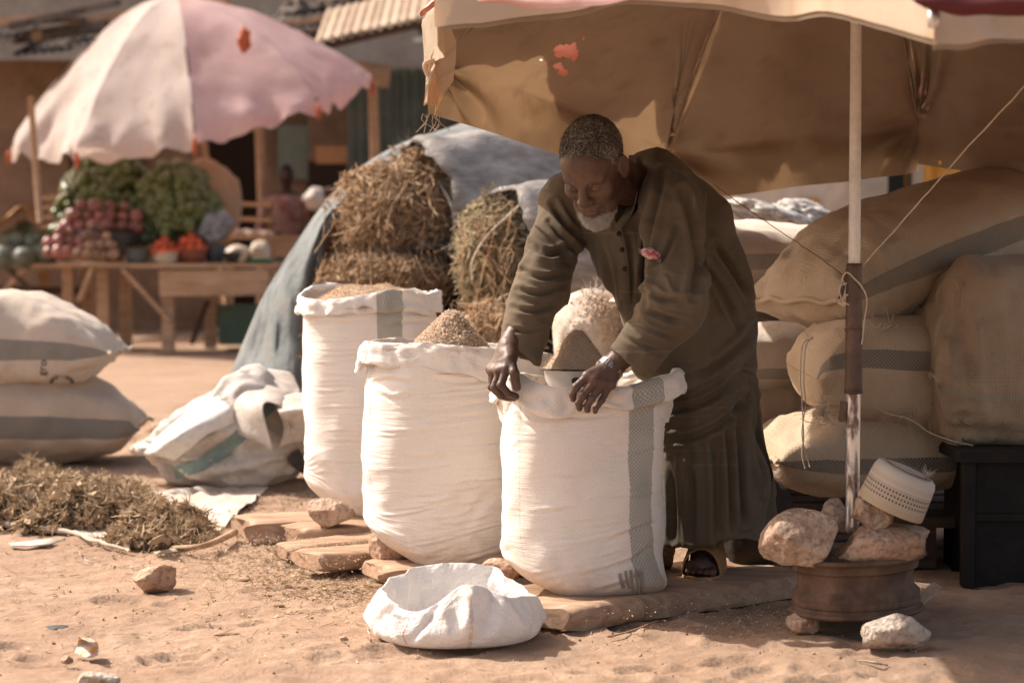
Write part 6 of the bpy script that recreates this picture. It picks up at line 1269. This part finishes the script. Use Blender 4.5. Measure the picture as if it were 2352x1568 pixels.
# drawn creases: valley with a soft ridge on either side, along the way the cloth is pulled
pu_, pv_, pf_ = proj(V); facing = sstep(-.1, .35, (N * unit(np.array([0, 0, CAM_H]) - V)).sum(1))
CREASES = [([(1216, 560), (1262, 585), (1318, 566)], 9, .012), ([(1200, 622), (1250, 640), (1300, 628)], 8, .012), ([(1190, 664), (1240, 676), (1292, 656)], 7, .010), ([(1178, 706), (1225, 716), (1275, 700)], 7, .009), ([(1168, 752), (1205, 762), (1245, 752)], 6, .006), ([(1272, 470), (1300, 520), (1338, 556)], 9, .012), ([(1262, 510), (1290, 545), (1330, 590)], 7, .009),
    ([(1524, 400), (1506, 470), (1488, 560), (1478, 650)], 10, .016), ([(1570, 440), (1590, 520), (1600, 600), (1590, 680)], 12, .014), ([(1556, 520), (1530, 580), (1500, 610)], 8, .010), ([(1494, 668), (1530, 690), (1590, 690)], 9, .014), ([(1482, 712), (1525, 728), (1578, 742)], 8, .012), ([(1462, 742), (1505, 762), (1550, 778)], 7, .009), ([(1430, 770), (1470, 792), (1520, 810)], 7, .008),
    ([(1380, 560), (1398, 620), (1412, 700)], 8, .007), ([(1446, 540), (1452, 620), (1450, 700)], 7, .006), ([(1640, 560), (1680, 620), (1722, 690)], 9, .016), ([(1600, 590), (1650, 660), (1700, 760)], 10, .010), ([(1470, 610), (1482, 650), (1486, 700)], 7, .008),
    ([(1530, 880), (1620, 850), (1690, 800), (1732, 750)], 11, .014), ([(1528, 945), (1610, 925), (1680, 880), (1730, 820)], 11, .013), ([(1528, 1010), (1600, 1000), (1670, 960), (1722, 890)], 10, .012), ([(1712, 860), (1722, 960), (1742, 1060), (1762, 1130)], 9, .020), ([(1690, 930), (1698, 1040), (1708, 1200)], 9, .015), ([(1640, 1010), (1648, 1110), (1650, 1240)], 11, .012), ([(1586, 1040), (1590, 1140), (1588, 1240)], 10, .010), ([(1540, 1060), (1548, 1150), (1546, 1240)], 9, .008), ([(1668, 980), (1676, 1080), (1680, 1220)], 7, .009)]
cd_ = np.zeros(len(V))
for pts_, w_, dp_ in CREASES:
    w_, dp_ = w_ * .72, dp_ * 1.15
    c_ = curve(np.array([(a_, b_, 0) for a_, b_ in pts_], float), 40)[:, :2]; dd_ = np.min(np.hypot(pu_[:, None] - c_[None, :, 0], pv_[:, None] - c_[None, :, 1]), 1)
    L_ = np.min(np.stack([np.hypot(pu_ - c_[0, 0], pv_ - c_[0, 1]), np.hypot(pu_ - c_[-1, 0], pv_ - c_[-1, 1])]), 0); fade = sstep(0, 35, L_) * .7 + .3
    cd_ += dp_ * fade * (-np.exp(-(dd_ / w_) ** 2) + .75 * np.exp(-((dd_ - 2.0 * w_) / (w_ * 1.1)) ** 2))
V = V + N * (cd_ * facing * sstep(.012, .05, cuffd))[:, None]
robe = mk('robe', V, F, M['robe'], man); RV = V
# garment details laid on the cloth
ribbon_on(RV, [(1414, 520), (1424, 560), (1432, 620), (1434, 690)], 26, M['robe'], robe, 'button_placket', .003, 40, 8)
ribbon_on(RV, [(1452, 356), (1458, 420), (1447, 480), (1418, 524)], 17, M['robe'], robe, 'collar_band', .007, 40, 8); ribbon_on(RV, [(1402, 492), (1408, 510), (1414, 526)], 12, M['robe'], robe, 'collar_band', .005, 20, 8)
ribbon_on(RV, [(1464, 574), (1492, 588), (1518, 600)], 10, M['robe'], robe, 'pocket_edge', .006, 24, 8); 
for u, v in ((1421, 537), (1428, 574), (1434, 618)):
    k = surf_at(RV, u, v, 6); p = at(u, v, RV[k, 1] - .008); W, G_ = lathe([(.001, 0), (.0065, 0), (.0068, .002), (.004, .003), (.001, .0025)], (0, 0, 0), 16, rotm(math.pi / 2 - .3, 0, -.3)); mk('button', W + p, G_, plain('dark_button_%d' % v, (.03, .022, .016), .4), robe)
k = surf_at(RV, 1494, 584, 8); W0, G0 = ICO[3]; W = W0 * np.array([.020, .010, .011]) * (1 + .3 * ridged(W0, 2.2, 3, 2)[:, None]); mk('pocket_handkerchief', W @ rotm(0, .3, 0).T + at(1495, 583, RV[k, 1] - .004), G0, mottled('red_white_print', [(.45, .05, .06), (.62, .45, .42), (.40, .06, .08)], 55, .9, .1, lo=.35, hi=.6), robe)

# body: head and neck, both arms with hands, legs with feet, one skin
Hc = at(1366, 386, 5.46); HS = .95
yaw, pit = math.radians(27), math.radians(40); hf = np.array([-math.sin(yaw) * math.cos(pit), -math.cos(yaw) * math.cos(pit), -math.sin(pit)]); hu = unit(np.array([0, 0, 1]) - hf * hf[2]); hx = np.cross(hf, hu)
HR = np.stack([hx, hf, hu], 1)                                   # local x = his right, y = face, z = up
B = SDF((-.09, 5.30, .055), (.66, 6.13, 1.335), .003)
h = B.win(Hc, .235).frame(HR / HS, Hc)
h.add(h.ell((0, -.012, .048), (.0755, .096, .088))); h.add(h.ell((0, .026, -.022), (.063, .068, .088)), .03); h.add(h.ell((0, .045, .045), (.058, .05, .05)), .03)
h.add(h.cone((-.034, .058, -.080), (.034, .058, -.080), .026, .026), .03); h.add(h.ell((0, .074, -.092), (.026, .024, .022)), .02)          # jaw, chin
for sx in (-1, 1):
    h.add(h.ell((sx * .046, .062, -.022), (.024, .024, .022)), .022)                                                          # cheekbone
    h.add(h.cone((sx * .014, .090, .020), (sx * .048, .074, .020), .0115, .010), .014)                                          # brow ridge
    h.sub(h.ell((sx * .031, .104, .000), (.019, .019, .013)), .014)                                                           # eye socket
    h.add(h.ell((sx * .031, .0815, -.002), (.0165, .012, .0125)), .003)                                                        # lid over the eye
    h.sub(h.cone((sx * .018, .0965, -.0085), (sx * .045, .0885, -.0075), .0016, .0016), .002)                                   # lid line
    h.sub(h.cone((sx * .020, .0975, .0085), (sx * .045, .090, .0085), .0013, .0013), .003)
    h.add(h.ell((sx * .0155, .100, -.034), (.0105, .012, .009)), .007)                                                        # nostril wing
    h.sub(h.ell((sx * .0085, .108, -.0425), (.005, .007, .004)), .003)
    h.sub(h.cone((sx * .024, .098, -.036), (sx * .037, .080, -.066), .003, .002), .010)                                         # cheek fold
    ear = h.ell((sx * .080, -.012, -.004), (.008, .021, .034), rotm(.15, 0, sx * .35)); h.add(ear, .006); h.sub(h.ell((sx * .088, -.008, .002), (.006, .011, .02), rotm(.15, 0, sx * .35)), .004)
h.add(h.cone((0, .092, .014), (0, .112, -.026), .0095, .0125), .010); h.add(h.ell((0, .1115, -.030), (.0135, .013, .0115)), .008)   # nose
h.add(h.ell((0, .086, -.058), (.028, .016, .02)), .014); h.add(h.cone((-.018, .097, -.0635), (.018, .097, -.0635), .0065, .0065), .006); h.add(h.cone((-.015, .095, -.0755), (.015, .095, -.0755), .0075, .0075), .006); h.sub(h.cone((-.021, .1035, -.0695), (.021, .1035, -.0695), .0018, .0018), .003)
for zz_, w_ in ((.050, .03), (.062, .025)): h.sub(h.cone((-w_, .0955 - (zz_ - .05) * .4, zz_), (w_, .0955 - (zz_ - .05) * .4, zz_), .001, .001), .004)
nb = (at(1470, 440, 5.70) - Hc) @ HR * .8 / HS; h.add(h.cone((0, -.03, -.055), nb, .056, .06), .025); h.add(h.cone((0, .05, -.075), nb * .6, .03, .03), .02)
for a, b, ra, rb in [(Hc + HR @ nb * HS, bk[0][0], .055, .06), (bk[0][0], bk[1][0], .07, .08), (bk[1][0], bk[2][0], .08, .085), (bk[2][0], bk[3][0], .085, .08), (bk[0][0], Rsh, .05, .042), (bk[0][0], Lsh, .05, .045), (Rsh, Relb, .042, .038), (Lsh, Lelb, .045, .038)]: B.addcone(a, b, ra, rb, .02)
def hand(wr, elb, fingers, thumb, palm, r=.0092, fr_=1.0, rw=.029):
    pts = np.concatenate([[wr, elb]] + [np.array(f) for f in fingers + [thumb]]); g = B.win(pts, .06)
    g.add(g.cone(elb, wr, .038, rw), .01); mcp = [np.array(f[0]) for f in fingers]
    for a in mcp: g.add(g.cone(wr + (a - wr) * .15, a, rw * .78, .0135), .014)
    for a, b in zip(mcp[:-1], mcp[1:]): g.add(g.cone(a, b, .0125, .0125), .008)
    g.add(g.cone(wr, np.array(thumb[0]), rw * .8, .016), .015)
    if palm is not None: g.add(g.ell(palm, (.03, .03, .03)), .02)
    for i, f in enumerate(fingers):
        k = (1.05, 1.08, 1.0, .86)[i]
        for j, (a, b) in enumerate(zip(f[:-1], f[1:])): g.add(g.cone(a, b, r * k * (1.12 - .1 * j), r * k * (1.0 - .1 * j)), .0035)
        g.add(g.ell(np.array(f[1]), (r * k * 1.12,) * 3), .003)
    for j, (a, b) in enumerate(zip(thumb[:-1], thumb[1:])): g.add(g.cone(a, b, .0125 - .001 * j, .0115 - .001 * j), .005)
rf = [[at(1164, 846, 5.435), at(1151, 884, 5.425), at(1168, 904, 5.43), at(1186, 910, 5.44)], [at(1148, 850, 5.45), at(1136, 889, 5.445), at(1156, 909, 5.445), at(1180, 915, 5.452)], [at(1135, 851, 5.472), at(1129, 888, 5.475), at(1150, 909, 5.47), at(1173, 916, 5.468)], [at(1128, 848, 5.495), at(1129, 880, 5.50), at(1144, 902, 5.495), at(1160, 911, 5.488)]]
hand(Rwr, Relb, rf, [at(1172, 824, 5.448), at(1181, 856, 5.418), at(1187, 889, 5.424)], None)
lf = [[at(1349, 863, 5.385), at(1323, 889, 5.375), at(1315, 905, 5.383), at(1317, 917, 5.392)], [at(1367, 874, 5.378), at(1338, 908, 5.366), at(1329, 925, 5.372), at(1331, 937, 5.382)], [at(1386, 880, 5.38), at(1359, 916, 5.366), at(1348, 932, 5.372), at(1349, 942, 5.382)], [at(1402, 882, 5.388), at(1382, 919, 5.374), at(1369, 936, 5.378), at(1367, 945, 5.386)]]
hand(Lwr, Lelb, lf, [at(1388, 862, 5.45), at(1356, 884, 5.475), at(1336, 896, 5.482)], None)
def foot(heel, toe, ank, knee):
    heel, toe = np.asarray(heel, float), np.asarray(toe, float); d = unit(toe - heel); sd = np.array([-d[1], d[0], 0]); g = B.win([heel, toe, knee], .10); L = np.linalg.norm(toe - heel)
    g.add(g.cone(heel + [0, 0, .034], heel + d * L * .55 + [0, 0, .030], .034, .034), .0); g.add(g.cone(heel + d * L * .5 + [0, 0, .032], heel + d * L * .78 + [0, 0, .022], .036, .030), .02); g.add(g.cone(heel + d * L * .78 - sd * .028 + [0, 0, .018], heel + d * L * .8 + sd * .028 + [0, 0, .017], .021, .017), .015)
    g.add(g.cone(heel + d * .035 + [0, 0, .05], ank, .034, .034), .03); g.add(g.cone(ank, knee, .036, .055), .02); g.add(g.cone(heel + d * .05 + [0, 0, .07], heel + d * L * .6 + [0, 0, .04], .03, .025), .02)
    for k in range(5):
        o_ = (k - 2) * .0165; ln = (.0, .004, .0, -.007, -.017)[k]; rr_ = (.0115, .0088, .0085, .0082, .0085)[k]; g.add(g.cone(heel + d * (L * .80) - sd * o_ + [0, 0, .017], heel + d * (L + ln - .012) - sd * o_ * 1.05 + [0, 0, .0125], rr_, rr_ * .95), .003)
    g.d[...] = np.maximum(g.d, -(g.Z - heel[2])); B.addcone(knee, bk[3][0] + np.array([(knee[0] - .47) * .3, 0, 0]), .055, .075, .02); return d, sd, L
zf_ = .064
f1 = (np.array([.560, 5.985, zf_]), np.array([.508, 5.755, zf_])); f2 = (np.array([.36, 6.02, zf_]), np.array([.30, 5.80, zf_]))
fd = [foot(*f, f[0] + [0.0, -.03, .10], f[0] + [.02, -.02, .36]) for f in (f1, f2)]
BV, BF = B.mesh(); BN = vnormals(BV, BF)
if (BN * (BV - BV.mean(0))).sum() < 0: BF = BF[:, ::-1]; BN = -BN
BV = BV + BN * (.0007 * fbm(BV, 60, 3, 2) + .0006 * ridged(BV, 38, 5, 2))[:, None]
bo = mk('body', BV, BF, M['skin'], man); del B
# hair, beard, brows
hh_ = SDF((-.09, -.125, -.09), (.09, .1, .15), .0022); P_ = hh_.P(); e = hh_.ell((0, -.012, .048), (.0755, .096, .088)) - .0055
e = np.minimum(e, hh_.ell((0, .045, .045), (.058, .05, .05)) - .003)
line = .076 - np.maximum(.050 - hh_.Y, 0) * 1.35 + .006 * np.sin(hh_.X * 90); tmpl = np.abs(hh_.X)
e = np.maximum(e, (line - .012 * (tmpl > .05)) - hh_.Z); e = np.maximum(e, -(hh_.Z + .055)); e = e + .0016 * fbm(P_, 150, 3, 2) + .0010 * fbm(P_, 60, 9, 2); hh_.d = e.astype(np.float32)
for sx in (-1, 1): hh_.sub(hh_.ell((sx * .080, -.012, -.004), (.012, .026, .036)))
W, Q = hh_.mesh(); n_ = vnormals(W, Q)
if (n_ * (W - W.mean(0))).sum() < 0: Q = Q[:, ::-1]; n_ = -n_
g = G('cropped_grey_hair'); oc = g.coord(); nz = g.noise(oc, 190, 3, .7); big = g.noise(oc, 14, 3)
gc_ = g.ramp(g.math('ADD', g.math('MULTIPLY', nz, .75), g.math('MULTIPLY', big, .35)), [(.40, (.026, .021, .018)), (.54, (.09, .078, .068)), (.68, (.30, .275, .25))])
hm = g.bsdf(gc_, .95, g.bump(nz, .9, .004), .15)
hair = mk('hair', W @ (HR * HS).T + Hc, Q, hm, man)
q = np.random.default_rng(2); i = q.integers(0, len(W), 9000); WV, WF = stems((W[i] - n_[i] * .001) @ (HR * HS).T + Hc, (n_[i] + q.normal(size=(9000, 3)) * .6) @ HR.T, q.uniform(.002, .0045, 9000), .00035, .6, 1); hs = mk('hair_stubble', WV, WF, mottled('grey_hair_tips', [(.02, .015, .013), (.10, .09, .08), (.42, .40, .38)], 120, .9, .0, lo=.35, hi=.65), hair); hs['kind'] = 'stuff'
def jaw(t): return curve([(.050, .042, -.066), (.036, .072, -.088), (0, .090, -.104), (-.036, .072, -.088), (-.053, .038, -.062)], 60)[(np.clip(t, 0, 1) * 59).astype(int)]
M['beard'] = mottled('white_beard', [(.46, .42, .38), (.66, .62, .57), (.74, .70, .66)], 70, .95, .6, 200, .003, .15)
bs = SDF((-.085, .0, -.15), (.085, .13, -.03), .0022); jp = curve([(.030, .072, -.084), (.018, .084, -.098), (0, .090, -.104), (-.022, .082, -.098), (-.036, .066, -.086)], 13)
for a, b in zip(jp[:-1], jp[1:]): bs.add(bs.cone(a, b, .0105, .0105), .006)
bs.add(bs.ell((-.003, .088, -.110), (.025, .012, .015)), .01); bs.d = bs.d + (.003 * fbm(bs.P(), 110, 4, 2)).astype(np.float32)
W, Q = bs.mesh(); n_ = vnormals(W, Q)
if (n_ * (W - W.mean(0))).sum() < 0: Q = Q[:, ::-1]; n_ = -n_
bd_ = mk('beard', W @ (HR * HS).T + Hc, Q, M['beard'], man); i = q.integers(0, len(W), 5000); WV, WF = stems((W[i] - n_[i] * .002) @ (HR * HS).T + Hc, (n_[i] * .8 + np.array([0, .2, -.9]) + q.normal(size=(5000, 3)) * .35) @ HR.T, q.uniform(.007, .017, 5000), .0006, .5, 2); mk('beard_hairs', WV, WF, M['beard'], bd_)['kind'] = 'stuff'
mu = np.array([( x_, .100 - abs(x_) * .35 - abs(x_) * .0, -.056 - abs(x_) * .25) for x_ in q.uniform(-.026, .026, 500)]) + q.normal(size=(500, 3)) * .0015; WV, WF = stems(mu @ (HR * HS).T + Hc, (np.array([0, .4, -.9]) + q.normal(size=(500, 3)) * .4) @ HR.T, q.uniform(.003, .007, 500), .0004, .4, 1); mk('moustache', WV, WF, mottled('grey_moustache', [(.10, .09, .08), (.4, .37, .34)], 120, .9, 0), bd_)['kind'] = 'stuff'
for sx in (-1, 1):
    n9 = 160; t = q.random(n9); e_ = np.stack([sx * (.016 + .032 * t), .101 - .018 * t ** 1.5, .0185 + .003 * np.sin(t * 3)], -1) + q.normal(size=(n9, 3)) * .0018; WV, WF = stems(e_ @ (HR * HS).T + Hc, (np.array([sx * .9, .3, .1]) + q.normal(size=(n9, 3)) * .3) @ HR.T, q.uniform(.003, .006, n9), .0004, .3, 1); mk('eyebrow', WV, WF, hs.data.materials[0], bo)['kind'] = 'stuff'
# watch
wc = at(1402, 846, 5.415); wa = unit(at(1374, 876, 5.385) - at(1440, 805, 5.42)); wb = unit(np.cross(wa, (0, 1, 0))); wd = np.cross(wa, wb); wt_ = thing('unused', '', '', (0, 0, 0)) if False else None
steel = mottled('watch_steel', [(.45, .42, .40), (.62, .59, .56)], 40, .3, .1, 100, .001, .5, metal=.9)
wm_ = None
for k in range(20):
    a = 2 * math.pi * k / 20; c_ = wc + (wb * math.cos(a) * .0335 + wd * math.sin(a) * .0290); rad = unit(wb * math.cos(a) + wd * math.sin(a)); tg = np.cross(wa, rad); Vb, Fb = box(c_, (.017, .0088, .0042), np.stack([wa, tg, rad], 1)); o_ = mk('watch_band' if k == 0 else 'band_link', Vb, Fb, steel, man if k == 0 else wm_, False)
    if k == 0: wm_ = o_
rad = unit(-wd * .75 + wb * -.45); Vb, Fb = lathe([(.001, 0), (.015, 0), (.016, .003), (.0155, .007), (.012, .009), (.001, .009)], (0, 0, 0), 24, np.stack([wb, wa, rad], 1)); mk('watch_case', Vb + wc + rad * .031, Fb, steel, wm_)
# sandals
M['sandal'] = mottled('brown_rubber_sandal', [(.24, .125, .055), (.36, .19, .085), (.42, .24, .12)], 18, .7, .2, 80, .002)
for (hl, to), (d_, sd_, L_) in zip((f1, f2), fd):
    t = np.linspace(0, 1, 30); wdt = .036 + .016 * sstep(.2, .75, t); wdt *= np.sqrt(np.clip(1 - np.maximum(t - .78, 0) ** 2 / .0484, 0, 1)) * np.sqrt(np.clip(1 - np.maximum(.14 - t, 0) ** 2 / .0196, 0, 1)) + 1e-4
    cen = hl - d_ * .02 + d_ * (L_ + .04) * t[:, None]; zb, zt2_ = .043 - zf_, -.0005; prof = [(-1, zb), (-1.04, zb + .008), (-1.0, zt2_ + .004), (-.94, zt2_ + .004), (-.9, zt2_), (.9, zt2_), (.94, zt2_ + .004), (1.0, zt2_ + .004), (1.04, zb + .008), (1, zb)]
    Ps = np.stack([np.stack([cen[i] + sd_ * wdt[i] * a_ + [0, 0, b_] for a_, b_ in prof]) for i in range(30)]); so = mk('sandal_sole', Ps.reshape(-1, 3), grid_faces(30, len(prof), False, True), M['sandal'], man)
    tt = np.linspace(.34, .86, 14); a = np.linspace(0, math.pi, 22); Ps = []
    for i, tv in enumerate(tt):
        c_ = hl + d_ * L_ * tv; hgt = .128 - .042 * (tv - .34) / .52
        Ps.append([c_ + sd_ * .057 * math.cos(x_) + d_ * (-.012 * math.sin(x_) ** 2 * (tv - .34) / .52) + np.array([0, 0, -.012 + hgt * abs(math.sin(x_)) ** .8]) for x_ in a])
    st_ = mk('sandal_strap', np.array(Ps).reshape(-1, 3), grid_faces(14, 22), M['sandal'], so); md = st_.modifiers.new('thick', 'SOLIDIFY'); md.thickness = .006; md.offset = 1
# ------------------------------------------------------------------ small things on the ground
P = loft([[gnd(172, 1500, .002), gnd(180, 1470, .035), gnd(178, 1462, .055)], [gnd(196, 1508, .004), gnd(205, 1470, .03), gnd(206, 1475, .045)], [gnd(224, 1505, .004), gnd(222, 1480, .03), gnd(212, 1478, .04)]], 16, 16); ob = sheet(P, 'wrapper_scrap', mottled('orange_white_wrapper', [(.52, .26, .08), (.66, .52, .40), (.70, .62, .54)], 25, .6, .3, 60, .004, lo=.4, hi=.6), None, 5, .006, 25); tag(ob, 'crumpled orange and white wrapper standing on the bare ground', 'wrapper')
lumpy('dark_rag', 'small flat dark grey scrap near the wrapper', 'scrap', gnd(142, 1452) + [0, 0, .008], (.035, .03, .01), 5, plain('dark_scrap', (.08, .08, .085)), .3, 3, 2)
for k, (u, v, s_, lab) in enumerate([(155, 1522, .02, 'dark pebble nearest the wrapper shadow'), (905, 1450, .02, 'dark clod left of the empty white bag'), (1055, 1440, .0, ''), (790, 1470, .014, 'small dark clod on the bare ground centre left'), (770, 1500, .012, 'tiny clod at the bottom centre left')]):
    if s_: rock(lab, gnd(u, v), (s_ * 1.6, s_ * 1.4, s_), 60 + k, M['stone'][1], name='clod')
rock('pale lump cut by the bottom edge', gnd(225, 1580), (.10, .06, .04), 71, M['stone'][2], name='pale_lump')
P = loft([[gnd(1255, 1385, .045), gnd(1300, 1378, .052), gnd(1345, 1378, .05)], [gnd(1262, 1392, .046), gnd(1305, 1388, .06), gnd(1340, 1382, .055)]], 8, 16); ob = sheet(P, 'cloth_scrap', M['whitesheet'], None, 9, .004, 20); tag(ob, 'thin pale scrap on the board under the front sack', 'scrap')
P = loft([[at(2090, 1385, 5.55), at(2120, 1355, 5.6), at(2145, 1335, 5.65)], [at(2110, 1395, 5.5), at(2140, 1368, 5.55), at(2162, 1345, 5.6)]], 8, 14); P[..., 2] = np.maximum(P[..., 2], .006); ob = sheet(P, 'paper_strip', M['paper'], None, 11, .003, 20); tag(ob, 'pale paper strip leaning behind the wheel rim', 'scrap')
P = loft([[gnd(1968, 1515, .006), gnd(2010, 1520, .012), gnd(2040, 1524, .006)], [gnd(1972, 1518, .004), gnd(2010, 1524, .006), gnd(2040, 1527, .004)]], 5, 12); ob = sheet(P, 'dry_leaf', M['paper'], None, 12, .002, 20); tag(ob, 'curled dry leaf before the blocky pale stone', 'leaf')
V, F = tube(curve([gnd(1395, 1462, .01), gnd(1450, 1448, .014), gnd(1510, 1425, .012)], 16), np.linspace(.003, .0015, 16), 6); tag(mk('reed_strip', V, F, M['timber']), 'thin reed lying along the long cracked board', 'reed')
for k, (lab, pts) in enumerate([('tangle of white thread near the loose rounded stone', [(232, 1300), (250, 1293), (275, 1301), (300, 1296), (318, 1302), (338, 1294)]), ('curled white thread left of the loose rounded stone', [(160, 1272), (178, 1266), (196, 1275), (185, 1284), (205, 1288), (222, 1279)]), ('short white thread below the planks', [(822, 1432), (838, 1440), (846, 1452), (868, 1458)])]):
    Pc = curve([gnd(a, b, .006) for a, b in pts], 40); Pc[:, :2] += np.stack([fbm(Pc, 26, 3, 2), fbm(Pc, 26, 8, 2)], -1) * .02; V, F = tube(Pc, .0012, 5); tag(mk('thread_scrap', V, F, M['whitesheet']), lab, 'thread')
for k, (u, v, s_, lab) in enumerate([(930, 1240 + 25, .0, ''), (525, 1460, .03, 'thin bark chip at the bottom centre left'), (925, 1418, .022, 'brown bark chip left of the empty bag rim'), (120, 1360, .02, 'curled bark chip left of the loose stone'), (560, 1335, .026, 'reddish chip right of the loose stone'), (640, 1395, .018, 'dark chip between loose stone and planks')]):
    if s_: lumpy('bark_chip', lab, 'chip', gnd(u, v) + [0, 0, .004], (s_, s_ * .5, .005), 80 + k, M['plank_dark'], .3, 2, 2)
q = np.random.default_rng(12)
def scatter(n, regions):
    out = []
    for (u, v, su, sv, w) in regions:
        k = int(n * w); U = u + q.normal(size=k) * su; Vv = v + q.normal(size=k) * sv; out.append(np.array([gnd(a, b) for a, b in zip(U, np.maximum(Vv, 700))]))
    P = np.concatenate(out); P[:, 2] = ground_h(P[:, 0], P[:, 1]) + .002; return P
reg = [(640, 1290, 90, 30, .22), (800, 1360, 110, 26, .2), (430, 1220, 130, 40, .25), (560, 1150, 120, 30, .18), (700, 1420, 260, 90, .15), (1750, 1420, 90, 22, .12), (300, 1330, 220, 70, .12), (1600, 1440, 260, 50, .06)]
P = scatter(7000, reg); V, F = flakes(P + q.normal(size=P.shape) * [0, 0, .0015], q.normal(size=P.shape) * .35 + [0, 0, 1], q.uniform(.004, .013, len(P)), .4, .4); tag(mk('chaff_litter', V, F, M['chaff']), 'pale chaff and husk flakes strewn round the sacks', 'chaff', kind='stuff')
P = scatter(2600, reg[:4] + [(500, 1400, 420, 90, .08)]); V, F = stems(P + [0, 0, .003], q.normal(size=P.shape) * [1, 1, .12], q.uniform(.012, .05, len(P)), q.uniform(.0005, .0014, len(P)), .3); V2, F2 = flakes(P[::2] + [0, 0, .004], q.normal(size=P[::2].shape) * .6 + [0, 0, 1], q.uniform(.008, .022, len(P[::2])), .45, .6); tag(MB().add(V, F).add(V2, F2).build('leaf_crumbs', M['litter']), 'brown leaf crumbs and straw bits strewn on the earth', 'straw', kind='stuff')
P = scatter(170, [(600, 1430, 480, 80, .5), (1700, 1500, 400, 40, .2), (300, 1000, 250, 60, .3), (1000, 1400, 700, 80, .3)]); mb = MB(); V0, F0 = ICO[1]
A = np.array([(V0 * q.uniform(.0015, .0045) * q.uniform(.6, 1.2, 3)) + p for p in P]); n_ = len(V0); FF = (np.arange(len(P))[:, None, None] * n_ + F0[None]).reshape(-1, 3); tag(mk('pebbles', A.reshape(-1, 3), FF, M['stone'][1]), 'tiny pebbles and crumbs scattered over the earth', 'pebbles', kind='stuff')
# husk crumbs on the planks
mb = []
for (x, y, z, rx, ry, n_) in [(-.5, 6.65, .036, .22, .10, 1500), (-.45, 6.42, .046, .2, .1, 1200), (-.1, 6.18, .042, .35, .1, 900), (.35, 5.55, .046, .3, .16, 700)]: mb.append(np.stack([x + q.normal(size=n_) * rx, y + q.normal(size=n_) * ry, np.full(n_, z + .003)], -1))
P = np.concatenate(mb); V, F = flakes(P, q.normal(size=P.shape) * .3 + [0, 0, 1], q.uniform(.003, .009, len(P)), .5, .4); tag(mk('plank_husks', V, F, M['chaff']), 'husk crumbs lying on the planks between the sacks', 'husks', kind='stuff')
